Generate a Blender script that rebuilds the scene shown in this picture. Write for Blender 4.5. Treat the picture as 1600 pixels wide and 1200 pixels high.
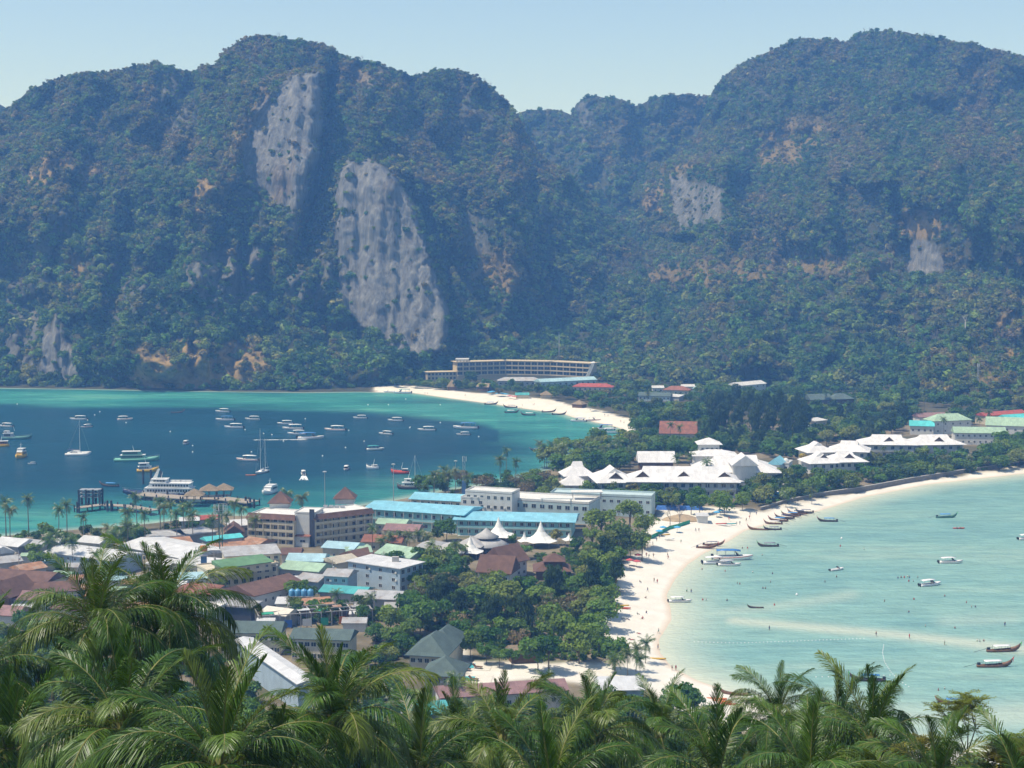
import bpy, bmesh, math, random
import numpy as np
from mathutils import Vector, Matrix
R = math.radians
random.seed(7)
rng = np.random.default_rng(7)
for o in list(bpy.data.objects):
    bpy.data.objects.remove(o)
sc = bpy.context.scene
COL = sc.collection

# ---------------------------------------------------------------- camera
FPX, CAMH, PITCH = 2400.0, 125.0, math.atan(215 / 2400)
cd = bpy.data.cameras.new('camera')
cd.sensor_width = 36
cd.lens = 54
cd.clip_start = 0.5
cd.clip_end = 20000
cam = bpy.data.objects.new('camera', cd)
COL.objects.link(cam)
cam.location = (0, 0, CAMH)
cam.rotation_euler = (R(90) - PITCH, 0, 0)
sc.camera = cam

# ---------------------------------------------------------------- sky and sun
SUN = Vector((-0.42, -0.10, 0.90)).normalized()
w = bpy.data.worlds.new('World')
sc.world = w
w.use_nodes = True
wt = w.node_tree
sky = wt.nodes.new('ShaderNodeTexSky')
sky.sky_type = 'NISHITA'
sky.sun_disc = False
sky.sun_elevation = math.asin(SUN.z)
sky.sun_rotation = math.atan2(SUN.x, SUN.y)
sky.altitude = 100
sky.air_density = 1.0
sky.dust_density = 0.7
sky.ozone_density = 3.0
wt.links.new(sky.outputs[0], wt.nodes['Background'].inputs[0])
wt.nodes['Background'].inputs[1].default_value = 0.15
sl = bpy.data.lights.new('sun', 'SUN')
sl.energy = 4.6
sl.angle = R(0.5)
sl.color = (1.0, 0.955, 0.89)
sun = bpy.data.objects.new('sun', sl)
COL.objects.link(sun)
sun.rotation_euler = SUN.to_track_quat('Z', 'Y').to_euler()
sun.location = (0, 0, 900)
sc.view_settings.view_transform = 'Standard'
sc.view_settings.look = 'None'
sc.view_settings.gamma = 1
sc.view_settings.exposure = 0.15
sc.render.engine = 'CYCLES'
sc.cycles.max_bounces = 4
sc.cycles.diffuse_bounces = 2
sc.cycles.glossy_bounces = 2
sc.cycles.transmission_bounces = 3
sc.cycles.transparent_max_bounces = 8
sc.cycles.volume_bounces = 0
sc.cycles.use_denoising = True
sc.cycles.use_adaptive_sampling = False
sc.cycles.sample_clamp_indirect = 4
try:
    sc.cycles.denoiser = 'OPENIMAGEDENOISE'
    sc.cycles.denoising_input_passes = 'RGB_ALBEDO_NORMAL'
    sc.cycles.denoising_prefilter = 'ACCURATE'
except Exception:
    pass

# ---------------------------------------------------------------- projection helpers
CP, SP = math.cos(PITCH), math.sin(PITCH)
GZ = 2.2                                   # level of the flat land between the two bays


def ray(px, py):
    u = (px - 800) / FPX
    v = (600 - py) / FPX
    return Vector((u, CP + v * SP, -SP + v * CP))


def P(px, py, z=0.0):                      # the point at height z that is seen at (px, py)
    d = ray(px, py)
    return Vector((0, 0, CAMH)) + d * ((z - CAMH) / d.z)


def PY(px, py, Y):                         # the point at distance Y that is seen at (px, py)
    d = ray(px, py)
    return Vector((0, 0, CAMH)) + d * (Y / d.y)


def PYa(px, py, Y):                        # the same for arrays
    u = (px - 800) / FPX
    v = (600 - py) / FPX
    dy = CP + v * SP
    dz = -SP + v * CP
    return u * Y / dy, Y, CAMH + dz * Y / dy


def Pa(px, py, z):
    u = (px - 800) / FPX
    v = (600 - py) / FPX
    dy = CP + v * SP
    dz = -SP + v * CP
    t = (z - CAMH) / dz
    return u * t, dy * t


# ---------------------------------------------------------------- numeric noise
def vnoise(x, y, seed=0):
    r = np.random.default_rng(seed)
    T = r.random((256, 256))
    xi = np.floor(x).astype(int)
    yi = np.floor(y).astype(int)
    fx = x - xi
    fy = y - yi
    fx = fx * fx * (3 - 2 * fx)
    fy = fy * fy * (3 - 2 * fy)
    a = T[xi % 256, yi % 256]
    b = T[(xi + 1) % 256, yi % 256]
    c = T[xi % 256, (yi + 1) % 256]
    d = T[(xi + 1) % 256, (yi + 1) % 256]
    return (a * (1 - fx) + b * fx) * (1 - fy) + (c * (1 - fx) + d * fx) * fy


def fbm(x, y, seed=0, oct=4, gain=0.5):
    s = 0
    a = 1.0
    t = 0
    for i in range(oct):
        s = s + a * (vnoise(x * 2 ** i, y * 2 ** i, seed + i) - 0.5)
        t += a
        a *= gain
    return s / t * 2


def ridged(x, y, seed=0, oct=3):
    s = 0
    a = 1.0
    t = 0
    for i in range(oct):
        n = 1 - np.abs(2 * vnoise(x * 2 ** i, y * 2 ** i, seed + i) - 1)
        s = s + a * n
        t += a
        a *= 0.5
    return s / t


def smooth(e0, e1, x):
    t = np.clip((x - e0) / (e1 - e0), 0, 1)
    return t * t * (3 - 2 * t)


def seg_dist(X, Y, pts, closed=False):
    best = np.full(np.shape(X), 1e9)
    n = len(pts)
    for i in range(n if closed else n - 1):
        ax, ay = pts[i]
        bx, by = pts[(i + 1) % n]
        dx, dy = bx - ax, by - ay
        t = np.clip(((X - ax) * dx + (Y - ay) * dy) / (dx * dx + dy * dy + 1e-9), 0, 1)
        best = np.minimum(best, np.hypot(X - ax - t * dx, Y - ay - t * dy))
    return best


def inside(X, Y, pts):
    c = np.zeros(np.shape(X), bool)
    n = len(pts)
    for i in range(n):
        ax, ay = pts[i]
        bx, by = pts[(i + 1) % n]
        k = ((ay > Y) != (by > Y)) & (X < (bx - ax) * (Y - ay) / (by - ay + 1e-12) + ax)
        c ^= k
    return c


def sdist(X, Y, pts):                      # signed distance, positive inside
    d = seg_dist(X, Y, pts, True)
    return np.where(inside(X, Y, pts), d, -d)


# ---------------------------------------------------------------- materials
MATS = {}


def nodes(name):
    m = bpy.data.materials.new(name)
    m.use_nodes = True
    nt = m.node_tree
    return m, nt, nt.nodes['Principled BSDF']


def N(nt, t, **kw):
    n = nt.nodes.new('ShaderNode' + t)
    for k, v in kw.items():
        if k.startswith('i_'):
            key = k[2:]
            n.inputs[int(key) if key.isdigit() else key].default_value = v
        else:
            setattr(n, k, v)
    return n


def ramp(nt, fac, stops):
    r = nt.nodes.new('ShaderNodeValToRGB')
    e = r.color_ramp.elements
    while len(e) < len(stops):
        e.new(0.5)
    for i, (p, c) in enumerate(stops):
        e[i].position = p
        e[i].color = (*c, 1) if len(c) == 3 else c
    nt.links.new(fac, r.inputs[0])
    return r.outputs[0]


def mixc(nt, fac, a, b, bt='MIX'):
    m = nt.nodes.new('ShaderNodeMix')
    m.data_type = 'RGBA'
    m.blend_type = bt
    for s, v in ((0, fac), (6, a), (7, b)):
        if hasattr(v, 'is_linked') or hasattr(v, 'links'):
            nt.links.new(v, m.inputs[s])
        elif s == 0:
            m.inputs[0].default_value = v
        else:
            m.inputs[s].default_value = (*v, 1)
    return m.outputs[2]


def noise(nt, scale, detail=3, vec=None, rough=0.55):
    n = N(nt, 'TexNoise', i_Scale=scale, i_Detail=detail, i_Roughness=rough)
    if vec is not None:
        nt.links.new(vec, n.inputs['Vector'])
    return n.outputs[0]


def objco(nt, scale=(1, 1, 1)):
    t = N(nt, 'TexCoord')
    mp = N(nt, 'Mapping')
    mp.inputs['Scale'].default_value = scale
    nt.links.new(t.outputs['Object'], mp.inputs[0])
    return mp.outputs[0]


def mat(name, c, rough=0.7, var=0.14, ns=0.6, spec=0.3, metal=0.0, ribs=0, stain=0.0, coat=0.0, streak=None):
    """plain painted / plastered / metal surface with soft mottling, weather stains and optional sheet ribs"""
    if name in MATS:
        return MATS[name]
    m, nt, b = nodes(name)
    v = objco(nt)
    lo = tuple(x * (1 - var) for x in c)
    hi = tuple(min(1, x * (1 + var)) for x in c)
    col = ramp(nt, noise(nt, ns, 5, v), [(0.3, lo), (0.7, hi)])
    if stain:
        sv = objco(nt, (0.35, 0.35, 0.12))
        k = ramp(nt, noise(nt, 1.0, 6, sv, 0.65), [(0.5, (0, 0, 0)), (0.72, (1, 1, 1))])
        f = N(nt, 'Math', operation='MULTIPLY', i_1=stain)
        nt.links.new(k, f.inputs[0])
        col = mixc(nt, f.outputs[0], col, streak or tuple(x * 0.55 + 0.02 for x in c))
    if ribs:
        br = N(nt, 'TexBrick', i_Scale=1.0)
        br.inputs['Color1'].default_value = (0.86, 0.86, 0.86, 1)
        br.inputs['Color2'].default_value = (1.12, 1.12, 1.12, 1)
        br.inputs['Mortar'].default_value = (0.72, 0.72, 0.72, 1)
        br.inputs['Mortar Size'].default_value = 0.035
        br.inputs['Brick Width'].default_value = 1.7
        br.inputs['Row Height'].default_value = 2.6
        nt.links.new(v, br.inputs['Vector'])
        col = mixc(nt, 0.8, col, br.outputs[0], 'MULTIPLY')
        wv = N(nt, 'TexWave', i_Scale=ribs, wave_type='BANDS', bands_direction='X')
        nt.links.new(v, wv.inputs['Vector'])
        bp = N(nt, 'Bump', i_Strength=0.5, i_Distance=0.08)
        nt.links.new(wv.outputs[1], bp.inputs['Height'])
        nt.links.new(bp.outputs[0], b.inputs['Normal'])
    nt.links.new(col, b.inputs['Base Color'])
    b.inputs['Roughness'].default_value = rough
    b.inputs['Metallic'].default_value = metal
    b.inputs['Specular IOR Level'].default_value = spec
    b.inputs['Coat Weight'].default_value = coat
    MATS[name] = m
    return m


def leafmat(name, cols, trans=0.35, rough=0.55, spec=0.25, attr=None, instancer=False, var=0.5):
    """foliage: per-plant hue from the object's random value, per-leaf tint from the mesh, light through the leaf"""
    m, nt, b = nodes(name)
    out = nt.nodes['Material Output']
    oi = N(nt, 'ObjectInfo')
    n = len(cols)
    r = N(nt, 'ValToRGB')
    r.color_ramp.interpolation = 'LINEAR'
    e = r.color_ramp.elements
    while len(e) < n:
        e.new(0.5)
    for i, c in enumerate(cols):
        e[i].position = i / (n - 1)
        e[i].color = (*c, 1)
    if instancer:
        a = N(nt, 'Attribute', attribute_type='INSTANCER', attribute_name='hue')
        nt.links.new(a.outputs['Fac'], r.inputs[0])
    else:
        nt.links.new(oi.outputs['Random'], r.inputs[0])
    t = N(nt, 'Attribute', attribute_type='GEOMETRY', attribute_name='tint')
    mr = N(nt, 'MapRange', i_3=1 - var, i_4=1 + var)
    if instancer:                          # plants of one slope differ in how dense and pale their leaves are
        mm = N(nt, 'MapRange', i_3=0.55, i_4=1.5)
        nt.links.new(oi.outputs['Random'], mm.inputs[0])
        m3 = N(nt, 'Math', operation='MULTIPLY')
        nt.links.new(mr.outputs[0], m3.inputs[0])
        nt.links.new(mm.outputs[0], m3.inputs[1])
        mr_out = m3.outputs[0]
    else:
        mr_out = mr.outputs[0]
    nt.links.new(t.outputs['Fac'], mr.inputs[0])
    mv = N(nt, 'VectorMath', operation='SCALE')
    nt.links.new(r.outputs[0], mv.inputs[0])
    nt.links.new(mr_out, mv.inputs['Scale'])
    nt.links.new(mv.outputs[0], b.inputs['Base Color'])
    b.inputs['Roughness'].default_value = rough
    b.inputs['Specular IOR Level'].default_value = spec
    tl = N(nt, 'BsdfTranslucent')
    tc = N(nt, 'VectorMath', operation='MULTIPLY', i_1=(1.25, 1.25, 0.5))
    nt.links.new(mv.outputs[0], tc.inputs[0])
    nt.links.new(tc.outputs[0], tl.inputs[0])
    mx = N(nt, 'MixShader', i_0=trans)
    nt.links.new(b.outputs[0], mx.inputs[1])
    nt.links.new(tl.outputs[0], mx.inputs[2])
    nt.links.new(mx.outputs[0], out.inputs[0])
    MATS[name] = m
    return m


# ---------------------------------------------------------------- mesh helpers
class MB:
    def __init__(s):
        s.v = []
        s.f = []
        s.m = []

    def add(s, vs, fs, mi=0):
        k = len(s.v)
        s.v += [tuple(p) for p in vs]
        s.f += [tuple(i + k for i in f) for f in fs]
        s.m += [mi] * len(fs)
        return s

    def box(s, x0, x1, y0, y1, z0, z1, mi=0):
        return s.add([(x0, y0, z0), (x1, y0, z0), (x1, y1, z0), (x0, y1, z0), (x0, y0, z1), (x1, y0, z1), (x1, y1, z1), (x0, y1, z1)],
                     [(0, 3, 2, 1), (4, 5, 6, 7), (0, 1, 5, 4), (1, 2, 6, 5), (2, 3, 7, 6), (3, 0, 4, 7)], mi)

    def tube(s, pts, rad, n=8, mi=0, cap=True):
        pts = [Vector(p) for p in pts]
        if not hasattr(rad, '__len__'):
            rad = [rad] * len(pts)
        rings = []
        for i, p in enumerate(pts):
            t = (pts[min(i + 1, len(pts) - 1)] - pts[max(i - 1, 0)]).normalized()
            a = t.orthogonal().normalized() if abs(t.z) < 0.95 else Vector((1, 0, 0))
            a = (a - t * a.dot(t)).normalized()
            b = t.cross(a)
            rings.append([p + (a * math.cos(2 * math.pi * k / n) + b * math.sin(2 * math.pi * k / n)) * rad[i] for k in range(n)])
        vs = [q for r in rings for q in r]
        fs = []
        for i in range(len(pts) - 1):
            for k in range(n):
                fs.append((i * n + k, i * n + (k + 1) % n, (i + 1) * n + (k + 1) % n, (i + 1) * n + k))
        if cap:
            fs.append(tuple(range(n - 1, -1, -1)))
            fs.append(tuple((len(pts) - 1) * n + k for k in range(n)))
        return s.add(vs, fs, mi)

    def lathe(s, prof, n=16, mi=0, c=(0, 0, 0), sx=1, sy=1):
        vs = []
        for r, z in prof:
            for k in range(n):
                a = 2 * math.pi * k / n
                vs.append((c[0] + r * sx * math.cos(a), c[1] + r * sy * math.sin(a), c[2] + z))
        fs = []
        for i in range(len(prof) - 1):
            for k in range(n):
                fs.append((i * n + k, i * n + (k + 1) % n, (i + 1) * n + (k + 1) % n, (i + 1) * n + k))
        return s.add(vs, fs, mi)

    def loft(s, rings, mi=0, cap=True, closed=True):
        n = len(rings[0])
        vs = [p for r in rings for p in r]
        fs = []
        for i in range(len(rings) - 1):
            for k in range(n if closed else n - 1):
                fs.append((i * n + k, i * n + (k + 1) % n, (i + 1) * n + (k + 1) % n, (i + 1) * n + k))
        if cap:
            fs.append(tuple(range(n - 1, -1, -1)))
            fs.append(tuple((len(rings) - 1) * n + k for k in range(n)))
        return s.add(vs, fs, mi)

    def mesh(s, name, mats, sm=False):
        me = bpy.data.meshes.new(name)
        me.from_pydata(s.v, [], s.f)
        for m in (mats if isinstance(mats, (list, tuple)) else [mats]):
            me.materials.append(m)
        if max(s.m, default=0) > 0:
            me.polygons.foreach_set('material_index', s.m)
        if sm:
            me.polygons.foreach_set('use_smooth', [True] * len(me.polygons))
        me.update()
        return me

    def build(s, name, mats, parent=None, loc=(0, 0, 0), rz=0, sm=False):
        return obj(name, s.mesh(name, mats, sm), parent, loc, rz)


def obj(name, me, parent=None, loc=(0, 0, 0), rz=0, sc_=None):
    o = bpy.data.objects.new(name, me)
    COL.objects.link(o)
    o.location = loc
    o.rotation_euler = (0, 0, rz)
    if sc_ is not None:
        o.scale = (sc_, sc_, sc_) if not hasattr(sc_, '__len__') else sc_
    if parent is not None:
        o.parent = parent
    return o


def tag(o, label=None, cat=None, group=None, kind=None):
    if label:
        o['label'] = label
    if cat:
        o['category'] = cat
    if group:
        o['group'] = group
    if kind:
        o['kind'] = kind
    return o


ORD = 'first second third fourth fifth sixth seventh eighth ninth tenth eleventh twelfth thirteenth fourteenth fifteenth sixteenth seventeenth eighteenth nineteenth twentieth'.split()


def ranked(pts_, label):                   # one label for each of a row of look-alikes, counted from the left
    n = len(pts_)
    order = sorted(range(n), key=lambda i: pts_[i][0])
    out = [label] * n
    if 1 < n <= 20:
        for k, i in enumerate(order):
            w_ = 'leftmost' if k == 0 else 'rightmost' if k == n - 1 else ORD[k] + ' from the left'
            out[i] = label + ', ' + w_
    return out


def thing(name, label, cat, loc=(0, 0, 0), rz=0, group=None, sc_=None):
    return tag(obj(name, None, None, loc, rz, sc_), label, cat, group)


def dup(root, loc, rz=0, label=None, group=None, sc_=None):
    r = root.copy()
    COL.objects.link(r)
    r.location = loc
    r.rotation_euler = (0, 0, rz)
    if sc_ is not None:
        r.scale = (sc_, sc_, sc_) if not hasattr(sc_, '__len__') else sc_
    if label:
        r['label'] = label
    if group:
        r['group'] = group
    for ch in root.children:
        c = ch.copy()
        COL.objects.link(c)
        c.parent = r
        for g in ch.children:
            d = g.copy()
            COL.objects.link(d)
            d.parent = c
    return r


def grid_mesh(name, X, Y, Z, m, attrs=None, sm=True):
    """a sheet from 2-D arrays; attrs are per-vertex floats"""
    nr, nc = X.shape
    me = bpy.data.meshes.new(name)
    co = np.stack([X, Y, Z], -1).reshape(-1, 3).astype(np.float32)
    idx = np.arange(nr * nc).reshape(nr, nc)
    q = np.stack([idx[:-1, :-1], idx[:-1, 1:], idx[1:, 1:], idx[1:, :-1]], -1).reshape(-1, 4)
    me.vertices.add(len(co))
    me.vertices.foreach_set('co', co.ravel())
    me.loops.add(q.size)
    me.loops.foreach_set('vertex_index', q.ravel().astype(np.int32))
    me.polygons.add(len(q))
    me.polygons.foreach_set('loop_start', np.arange(0, q.size, 4, dtype=np.int32))
    me.polygons.foreach_set('use_smooth', np.full(len(q), sm))
    me.update(calc_edges=True)
    for k, a in (attrs or {}).items():
        at = me.attributes.new(k, 'FLOAT', 'POINT')
        at.data.foreach_set('value', np.asarray(a, np.float32).ravel())
    me.materials.append(m)
    return me


def poly_mesh(name, V, Fq, mats, tint=None, mi=None, sm=False):
    """mesh from numpy vertices and equal-length faces, optional per-face tint"""
    me = bpy.data.meshes.new(name)
    k = Fq.shape[1]
    me.vertices.add(len(V))
    me.vertices.foreach_set('co', np.asarray(V, np.float32).ravel())
    me.loops.add(Fq.size)
    me.loops.foreach_set('vertex_index', Fq.ravel().astype(np.int32))
    me.polygons.add(len(Fq))
    me.polygons.foreach_set('loop_start', np.arange(0, Fq.size, k, dtype=np.int32))
    me.polygons.foreach_set('use_smooth', np.full(len(Fq), sm))
    if mi is not None:
        me.polygons.foreach_set('material_index', np.asarray(mi, np.int32))
    me.update(calc_edges=True)
    if tint is not None:
        at = me.attributes.new('tint', 'FLOAT', 'FACE')
        at.data.foreach_set('value', np.asarray(tint, np.float32))
    for m in (mats if isinstance(mats, (list, tuple)) else [mats]):
        me.materials.append(m)
    return me

# ================================================================ THE LAND, THE SEA, THE MOUNTAINS
LEFTBAY = [(-2500, 601), (-600, 604), (0, 606), (150, 608), (300, 611), (480, 613), (560, 612), (600, 613), (645, 614), (700, 622),
           (760, 630), (830, 640), (880, 647), (905, 655), (940, 662), (965, 668), (990, 679), (960, 690), (905, 703), (862, 733),
           (790, 752), (700, 766), (600, 785), (500, 800), (430, 806), (330, 806), (235, 818), (100, 829), (0, 838), (-200, 852), (-2500, 960)]
RIGHTBAY = [(3800, 690), (1800, 722), (1600, 740), (1450, 757), (1350, 777), (1275, 800), (1200, 820), (1165, 829), (1137, 847),
            (1100, 865), (1075, 882), (1055, 905), (1042, 930), (1048, 950), (1050, 968), (1030, 1000), (1032, 1020), (1050, 1042),
            (1090, 1063), (1125, 1075), (1200, 1108), (1350, 1150), (1500, 1172), (1700, 1195), (3800, 1230)]
LBW = [tuple(P(x, y, 0).xy) for x, y in LEFTBAY]
RBW = [tuple(P(x, y, 0).xy) for x, y in RIGHTBAY]
HILLP = ([-80, 0, 12, 60, 100, 200, 300, 350], [128, 118, 113, 93, 77, 38, 9, 2.2])


def water_in(x, y):                        # metres into either bay, negative on land
    return np.maximum(sdist(x, y, LBW), sdist(x, y, RBW))


def ground_za(x, y):
    x = np.asarray(x, float)
    y = np.asarray(y, float)
    w_ = water_in(x, y)
    land = np.clip(-w_ * 0.10, 0, GZ)
    sea_ = -np.clip(w_ * 0.12, 0, 6) - 0.02
    z = np.where(w_ > 0, sea_, land)
    hill = np.interp(y, *HILLP) + fbm(x / 30, y / 30, 3) * 2.0 * smooth(330, 250, y)
    return np.where(y < 350, np.maximum(np.where(w_ > 0, sea_, GZ * 0 + land), np.where(w_ > 0, sea_, hill)), z)


def ground_z(x, y):
    return float(ground_za(np.array([x]), np.array([y]))[0])


def G(px, py):                             # the ground point seen at (px, py) on the flat land
    p = P(px, py, GZ)
    z = ground_z(p.x, p.y)
    p = P(px, py, z)
    return Vector((p.x, p.y, z))


# --- ground: sand, village dirt and grass, forest floor
m, nt, b = nodes('ground')
v = objco(nt)
at_s = N(nt, 'Attribute', attribute_name='sand').outputs['Fac']
at_f = N(nt, 'Attribute', attribute_name='forest').outputs['Fac']
dirt = ramp(nt, noise(nt, 0.035, 8, v, 0.6), [(0.3, (0.07, 0.075, 0.035)), (0.46, (0.13, 0.11, 0.07)), (0.58, (0.23, 0.19, 0.13)), (0.72, (0.08, 0.095, 0.035))])
sand = ramp(nt, noise(nt, 0.12, 8, v, 0.6), [(0.3, (0.60, 0.56, 0.49)), (0.7, (0.70, 0.67, 0.60))])
wet = ramp(nt, noise(nt, 0.9, 4, v), [(0.55, (1, 1, 1)), (0.8, (0.86, 0.84, 0.8))])
sand = mixc(nt, 1.0, sand, wet, 'MULTIPLY')
fl = ramp(nt, noise(nt, 0.2, 6, v), [(0.3, (0.03, 0.035, 0.014)), (0.7, (0.075, 0.07, 0.035))])
c = mixc(nt, at_s, dirt, sand)
c = mixc(nt, at_f, c, fl)
sep = N(nt, 'SeparateXYZ')
geo = N(nt, 'NewGeometry')
nt.links.new(geo.outputs['Position'], sep.inputs[0])
wetf = N(nt, 'MapRange', i_1=0.0, i_2=0.28, i_3=1.0, i_4=0.0)
nt.links.new(sep.outputs[2], wetf.inputs[0])
wf2 = N(nt, 'Math', operation='MULTIPLY')
nt.links.new(wetf.outputs[0], wf2.inputs[0])
nt.links.new(at_s, wf2.inputs[1])
c = mixc(nt, wf2.outputs[0], c, (0.55, 0.45, 0.35))
nt.links.new(c, b.inputs['Base Color'])
b.inputs['Roughness'].default_value = 0.95
b.inputs['Specular IOR Level'].default_value = 0.15
bp = N(nt, 'Bump', i_Strength=0.25, i_Distance=0.3)
nt.links.new(noise(nt, 0.8, 6, v), bp.inputs['Height'])
nt.links.new(bp.outputs[0], b.inputs['Normal'])
M_GROUND = m

cols = np.arange(-700, 2320, 6.0)
rows = np.concatenate([np.linspace(-60, 330, 70), np.linspace(334, 520, 110), np.linspace(523, 900, 130), np.linspace(905, 1420, 90), np.array([1500, 1700, 2100, 2800, 4500, 8000])])
YY, CC = np.meshgrid(rows, cols, indexing='ij')
XX = (CC - 800) / FPX * np.maximum(YY, 120) * 1.02
ZZ = ground_za(XX, YY)
# sand: the beaches and the sandy clearings, in picture coordinates of the flat land
BEACHP = [[(575, 600), (650, 603), (720, 612), (800, 617), (860, 624), (900, 634), (940, 642), (975, 651), (1000, 656), (1000, 690), (900, 665), (600, 625)],
          [(1900, 690), (1600, 726), (1512, 737), (1425, 751), (1350, 765), (1275, 776), (1225, 787), (1190, 797), (1110, 792), (1040, 795), (1020, 815), (1000, 835), (1010, 855),
           (985, 868), (970, 890), (965, 920), (948, 950), (938, 985), (958, 1005), (975, 1025), (960, 1036), (880, 1037), (740, 1034), (725, 1050), (740, 1075), (860, 1062), (900, 1070), (1010, 1075), (1060, 1110), (1200, 1150), (1900, 1260)],
          [(690, 1012), (720, 1012), (735, 1040), (700, 1050)]]
sd_s = np.full(XX.shape, -1e9)
for p in BEACHP:
    sd_s = np.maximum(sd_s, sdist(XX, YY, [tuple(P(a, c_, GZ).xy) for a, c_ in p]))
sandA = smooth(-3, 3, sd_s + fbm(XX / 9, YY / 9, 11) * 4)
sandA = np.maximum(sandA, (sdist(XX, YY, RBW) > -7).astype(float))
forA = smooth(372, 345, YY + fbm(XX / 20, YY / 20, 5) * 12)
forA = np.maximum(forA, smooth(1250, 1320, YY))
forA = np.maximum(forA, ((XX < -70) & (YY > 1150)).astype(float))
forA = np.maximum(forA, 0.75 * smooth(1020, 1100, YY))
ZZ = ZZ + np.where(ZZ > 0.4, fbm(XX / 7, YY / 7, 21) * 0.18, 0)
tag(obj('ground', grid_mesh('ground', XX, YY, ZZ, M_GROUND, {'sand': sandA, 'forest': forA * (1 - sandA)})), kind='structure')

# --- sea: colour of the water follows how deep it lies over the pale sand
m, nt, b = nodes('sea')
v = objco(nt)
deep = N(nt, 'Attribute', attribute_name='deep').outputs['Fac']
shal = N(nt, 'Attribute', attribute_name='shallow').outputs['Fac']
side = N(nt, 'Attribute', attribute_name='lagoon').outputs['Fac']
reef = ramp(nt, noise(nt, 0.012, 6, objco(nt, (0.55, 1.6, 1)), 0.65), [(0.34, (0.016, 0.125, 0.13)), (0.48, (0.035, 0.22, 0.195)), (0.58, (0.055, 0.27, 0.225)), (0.70, (0.13, 0.38, 0.29))])
dp = ramp(nt, noise(nt, 0.006, 5, objco(nt, (0.5, 1.5, 1))), [(0.3, (0.002, 0.040, 0.068)), (0.7, (0.004, 0.060, 0.095))])
lag = ramp(nt, noise(nt, 0.011, 6, objco(nt, (0.55, 1.7, 1)), 0.6), [(0.28, (0.155, 0.30, 0.305)), (0.42, (0.19, 0.355, 0.335)), (0.55, (0.225, 0.385, 0.345)), (0.72, (0.32, 0.435, 0.37))])
c = mixc(nt, deep, reef, dp)
c = mixc(nt, side, c, lag)
rip = ramp(nt, noise(nt, 0.16, 4, objco(nt, (0.35, 1.3, 1)), 0.7), [(0.32, (0.78, 0.81, 0.84)), (0.68, (1.2, 1.17, 1.14))])
c = mixc(nt, 1.0, c, rip, 'MULTIPLY')
c = mixc(nt, shal, c, (0.56, 0.58, 0.46))
nt.links.new(c, b.inputs['Base Color'])
b.inputs['IOR'].default_value = 1.33
b.inputs['Roughness'].default_value = 0.25
b.inputs['Specular IOR Level'].default_value = 0.16
w1 = noise(nt, 0.55, 5, objco(nt, (0.6, 1.0, 1)), 0.6)
w2 = noise(nt, 0.045, 3, objco(nt, (0.5, 1.2, 1)))
ad = N(nt, 'Math', operation='MULTIPLY_ADD', i_1=2.2)
nt.links.new(w2, ad.inputs[0])
nt.links.new(w1, ad.inputs[2])
bp = N(nt, 'Bump', i_Strength=1.0, i_Distance=0.8)
nt.links.new(ad.outputs[0], bp.inputs['Height'])
nt.links.new(bp.outputs[0], b.inputs['Normal'])
M_SEA = m
pys = np.concatenate([[388, 395, 410, 440, 500, 560], np.arange(592, 760, 1.6), np.arange(760, 1200, 3.0), [1215, 1240, 1300, 1400]])
pxs = np.concatenate([[-6000, -3500, -2000, -1200, -700], np.arange(-400, 2000, 6.0), [2300, 2800, 3600, 5000, 7500]])
PYY, PXX = np.meshgrid(pys[::-1], pxs, indexing='ij')
SX, SY = Pa(PXX, PYY, 0.0)
REEF = [(-400, 629), (0, 631), (200, 634), (400, 637), (550, 641), (640, 649), (700, 655), (760, 663), (820, 680), (850, 700), (835, 722), (760, 735),
        (640, 757), (500, 778), (330, 790), (150, 795), (0, 797), (-400, 815), (-2500, 880), (-2500, 622)]
jx = fbm(SX / 60, SY / 40, 31) * 8
jy = fbm(SX / 50, SY / 30, 37) * 5
rs = sdist(PXX + jx, PYY + jy, REEF)
far = (PYY < 690) & (PXX < 780)
deepA = np.where(far, smooth(-4.5, 6.5, rs), smooth(-30, 40, rs))
lagA = smooth(760, 1010, PXX + (PYY - 700) * 0.3) * (PYY > 690)
lagA = np.where(sdist(SX, SY, LBW) > sdist(SX, SY, RBW), 0, 1.0)
wd = water_in(SX, SY)
shA = np.where(lagA > 0.5, np.clip(1 - wd / 26, 0, 1) ** 1.8 * 0.95, np.clip(1 - wd / 12, 0, 1) ** 2 * 0.6)
for line, wpx, s_ in (([(1150, 968), (1240, 977), (1360, 989), (1500, 1003), (1590, 1014)], 8, 0.7), ([(1050, 960), (1120, 957), (1200, 949), (1330, 930)], 8, 0.3), ([(1480, 968), (1580, 966)], 9, 0.25), ([(1330, 1120), (1480, 1125), (1600, 1118)], 26, 0.5)):
    dd = seg_dist(PXX + jx * 2, (PYY + jy) * 2, [(a, c_ * 2) for a, c_ in line]) / 2
    shA = np.maximum(shA, s_ * np.exp(-(dd / wpx) ** 2) * (lagA > 0.5))
tag(obj('sea', grid_mesh('sea', SX, SY, SX * 0, M_SEA, {'deep': deepA, 'shallow': shA, 'lagoon': lagA})), kind='structure')

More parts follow.
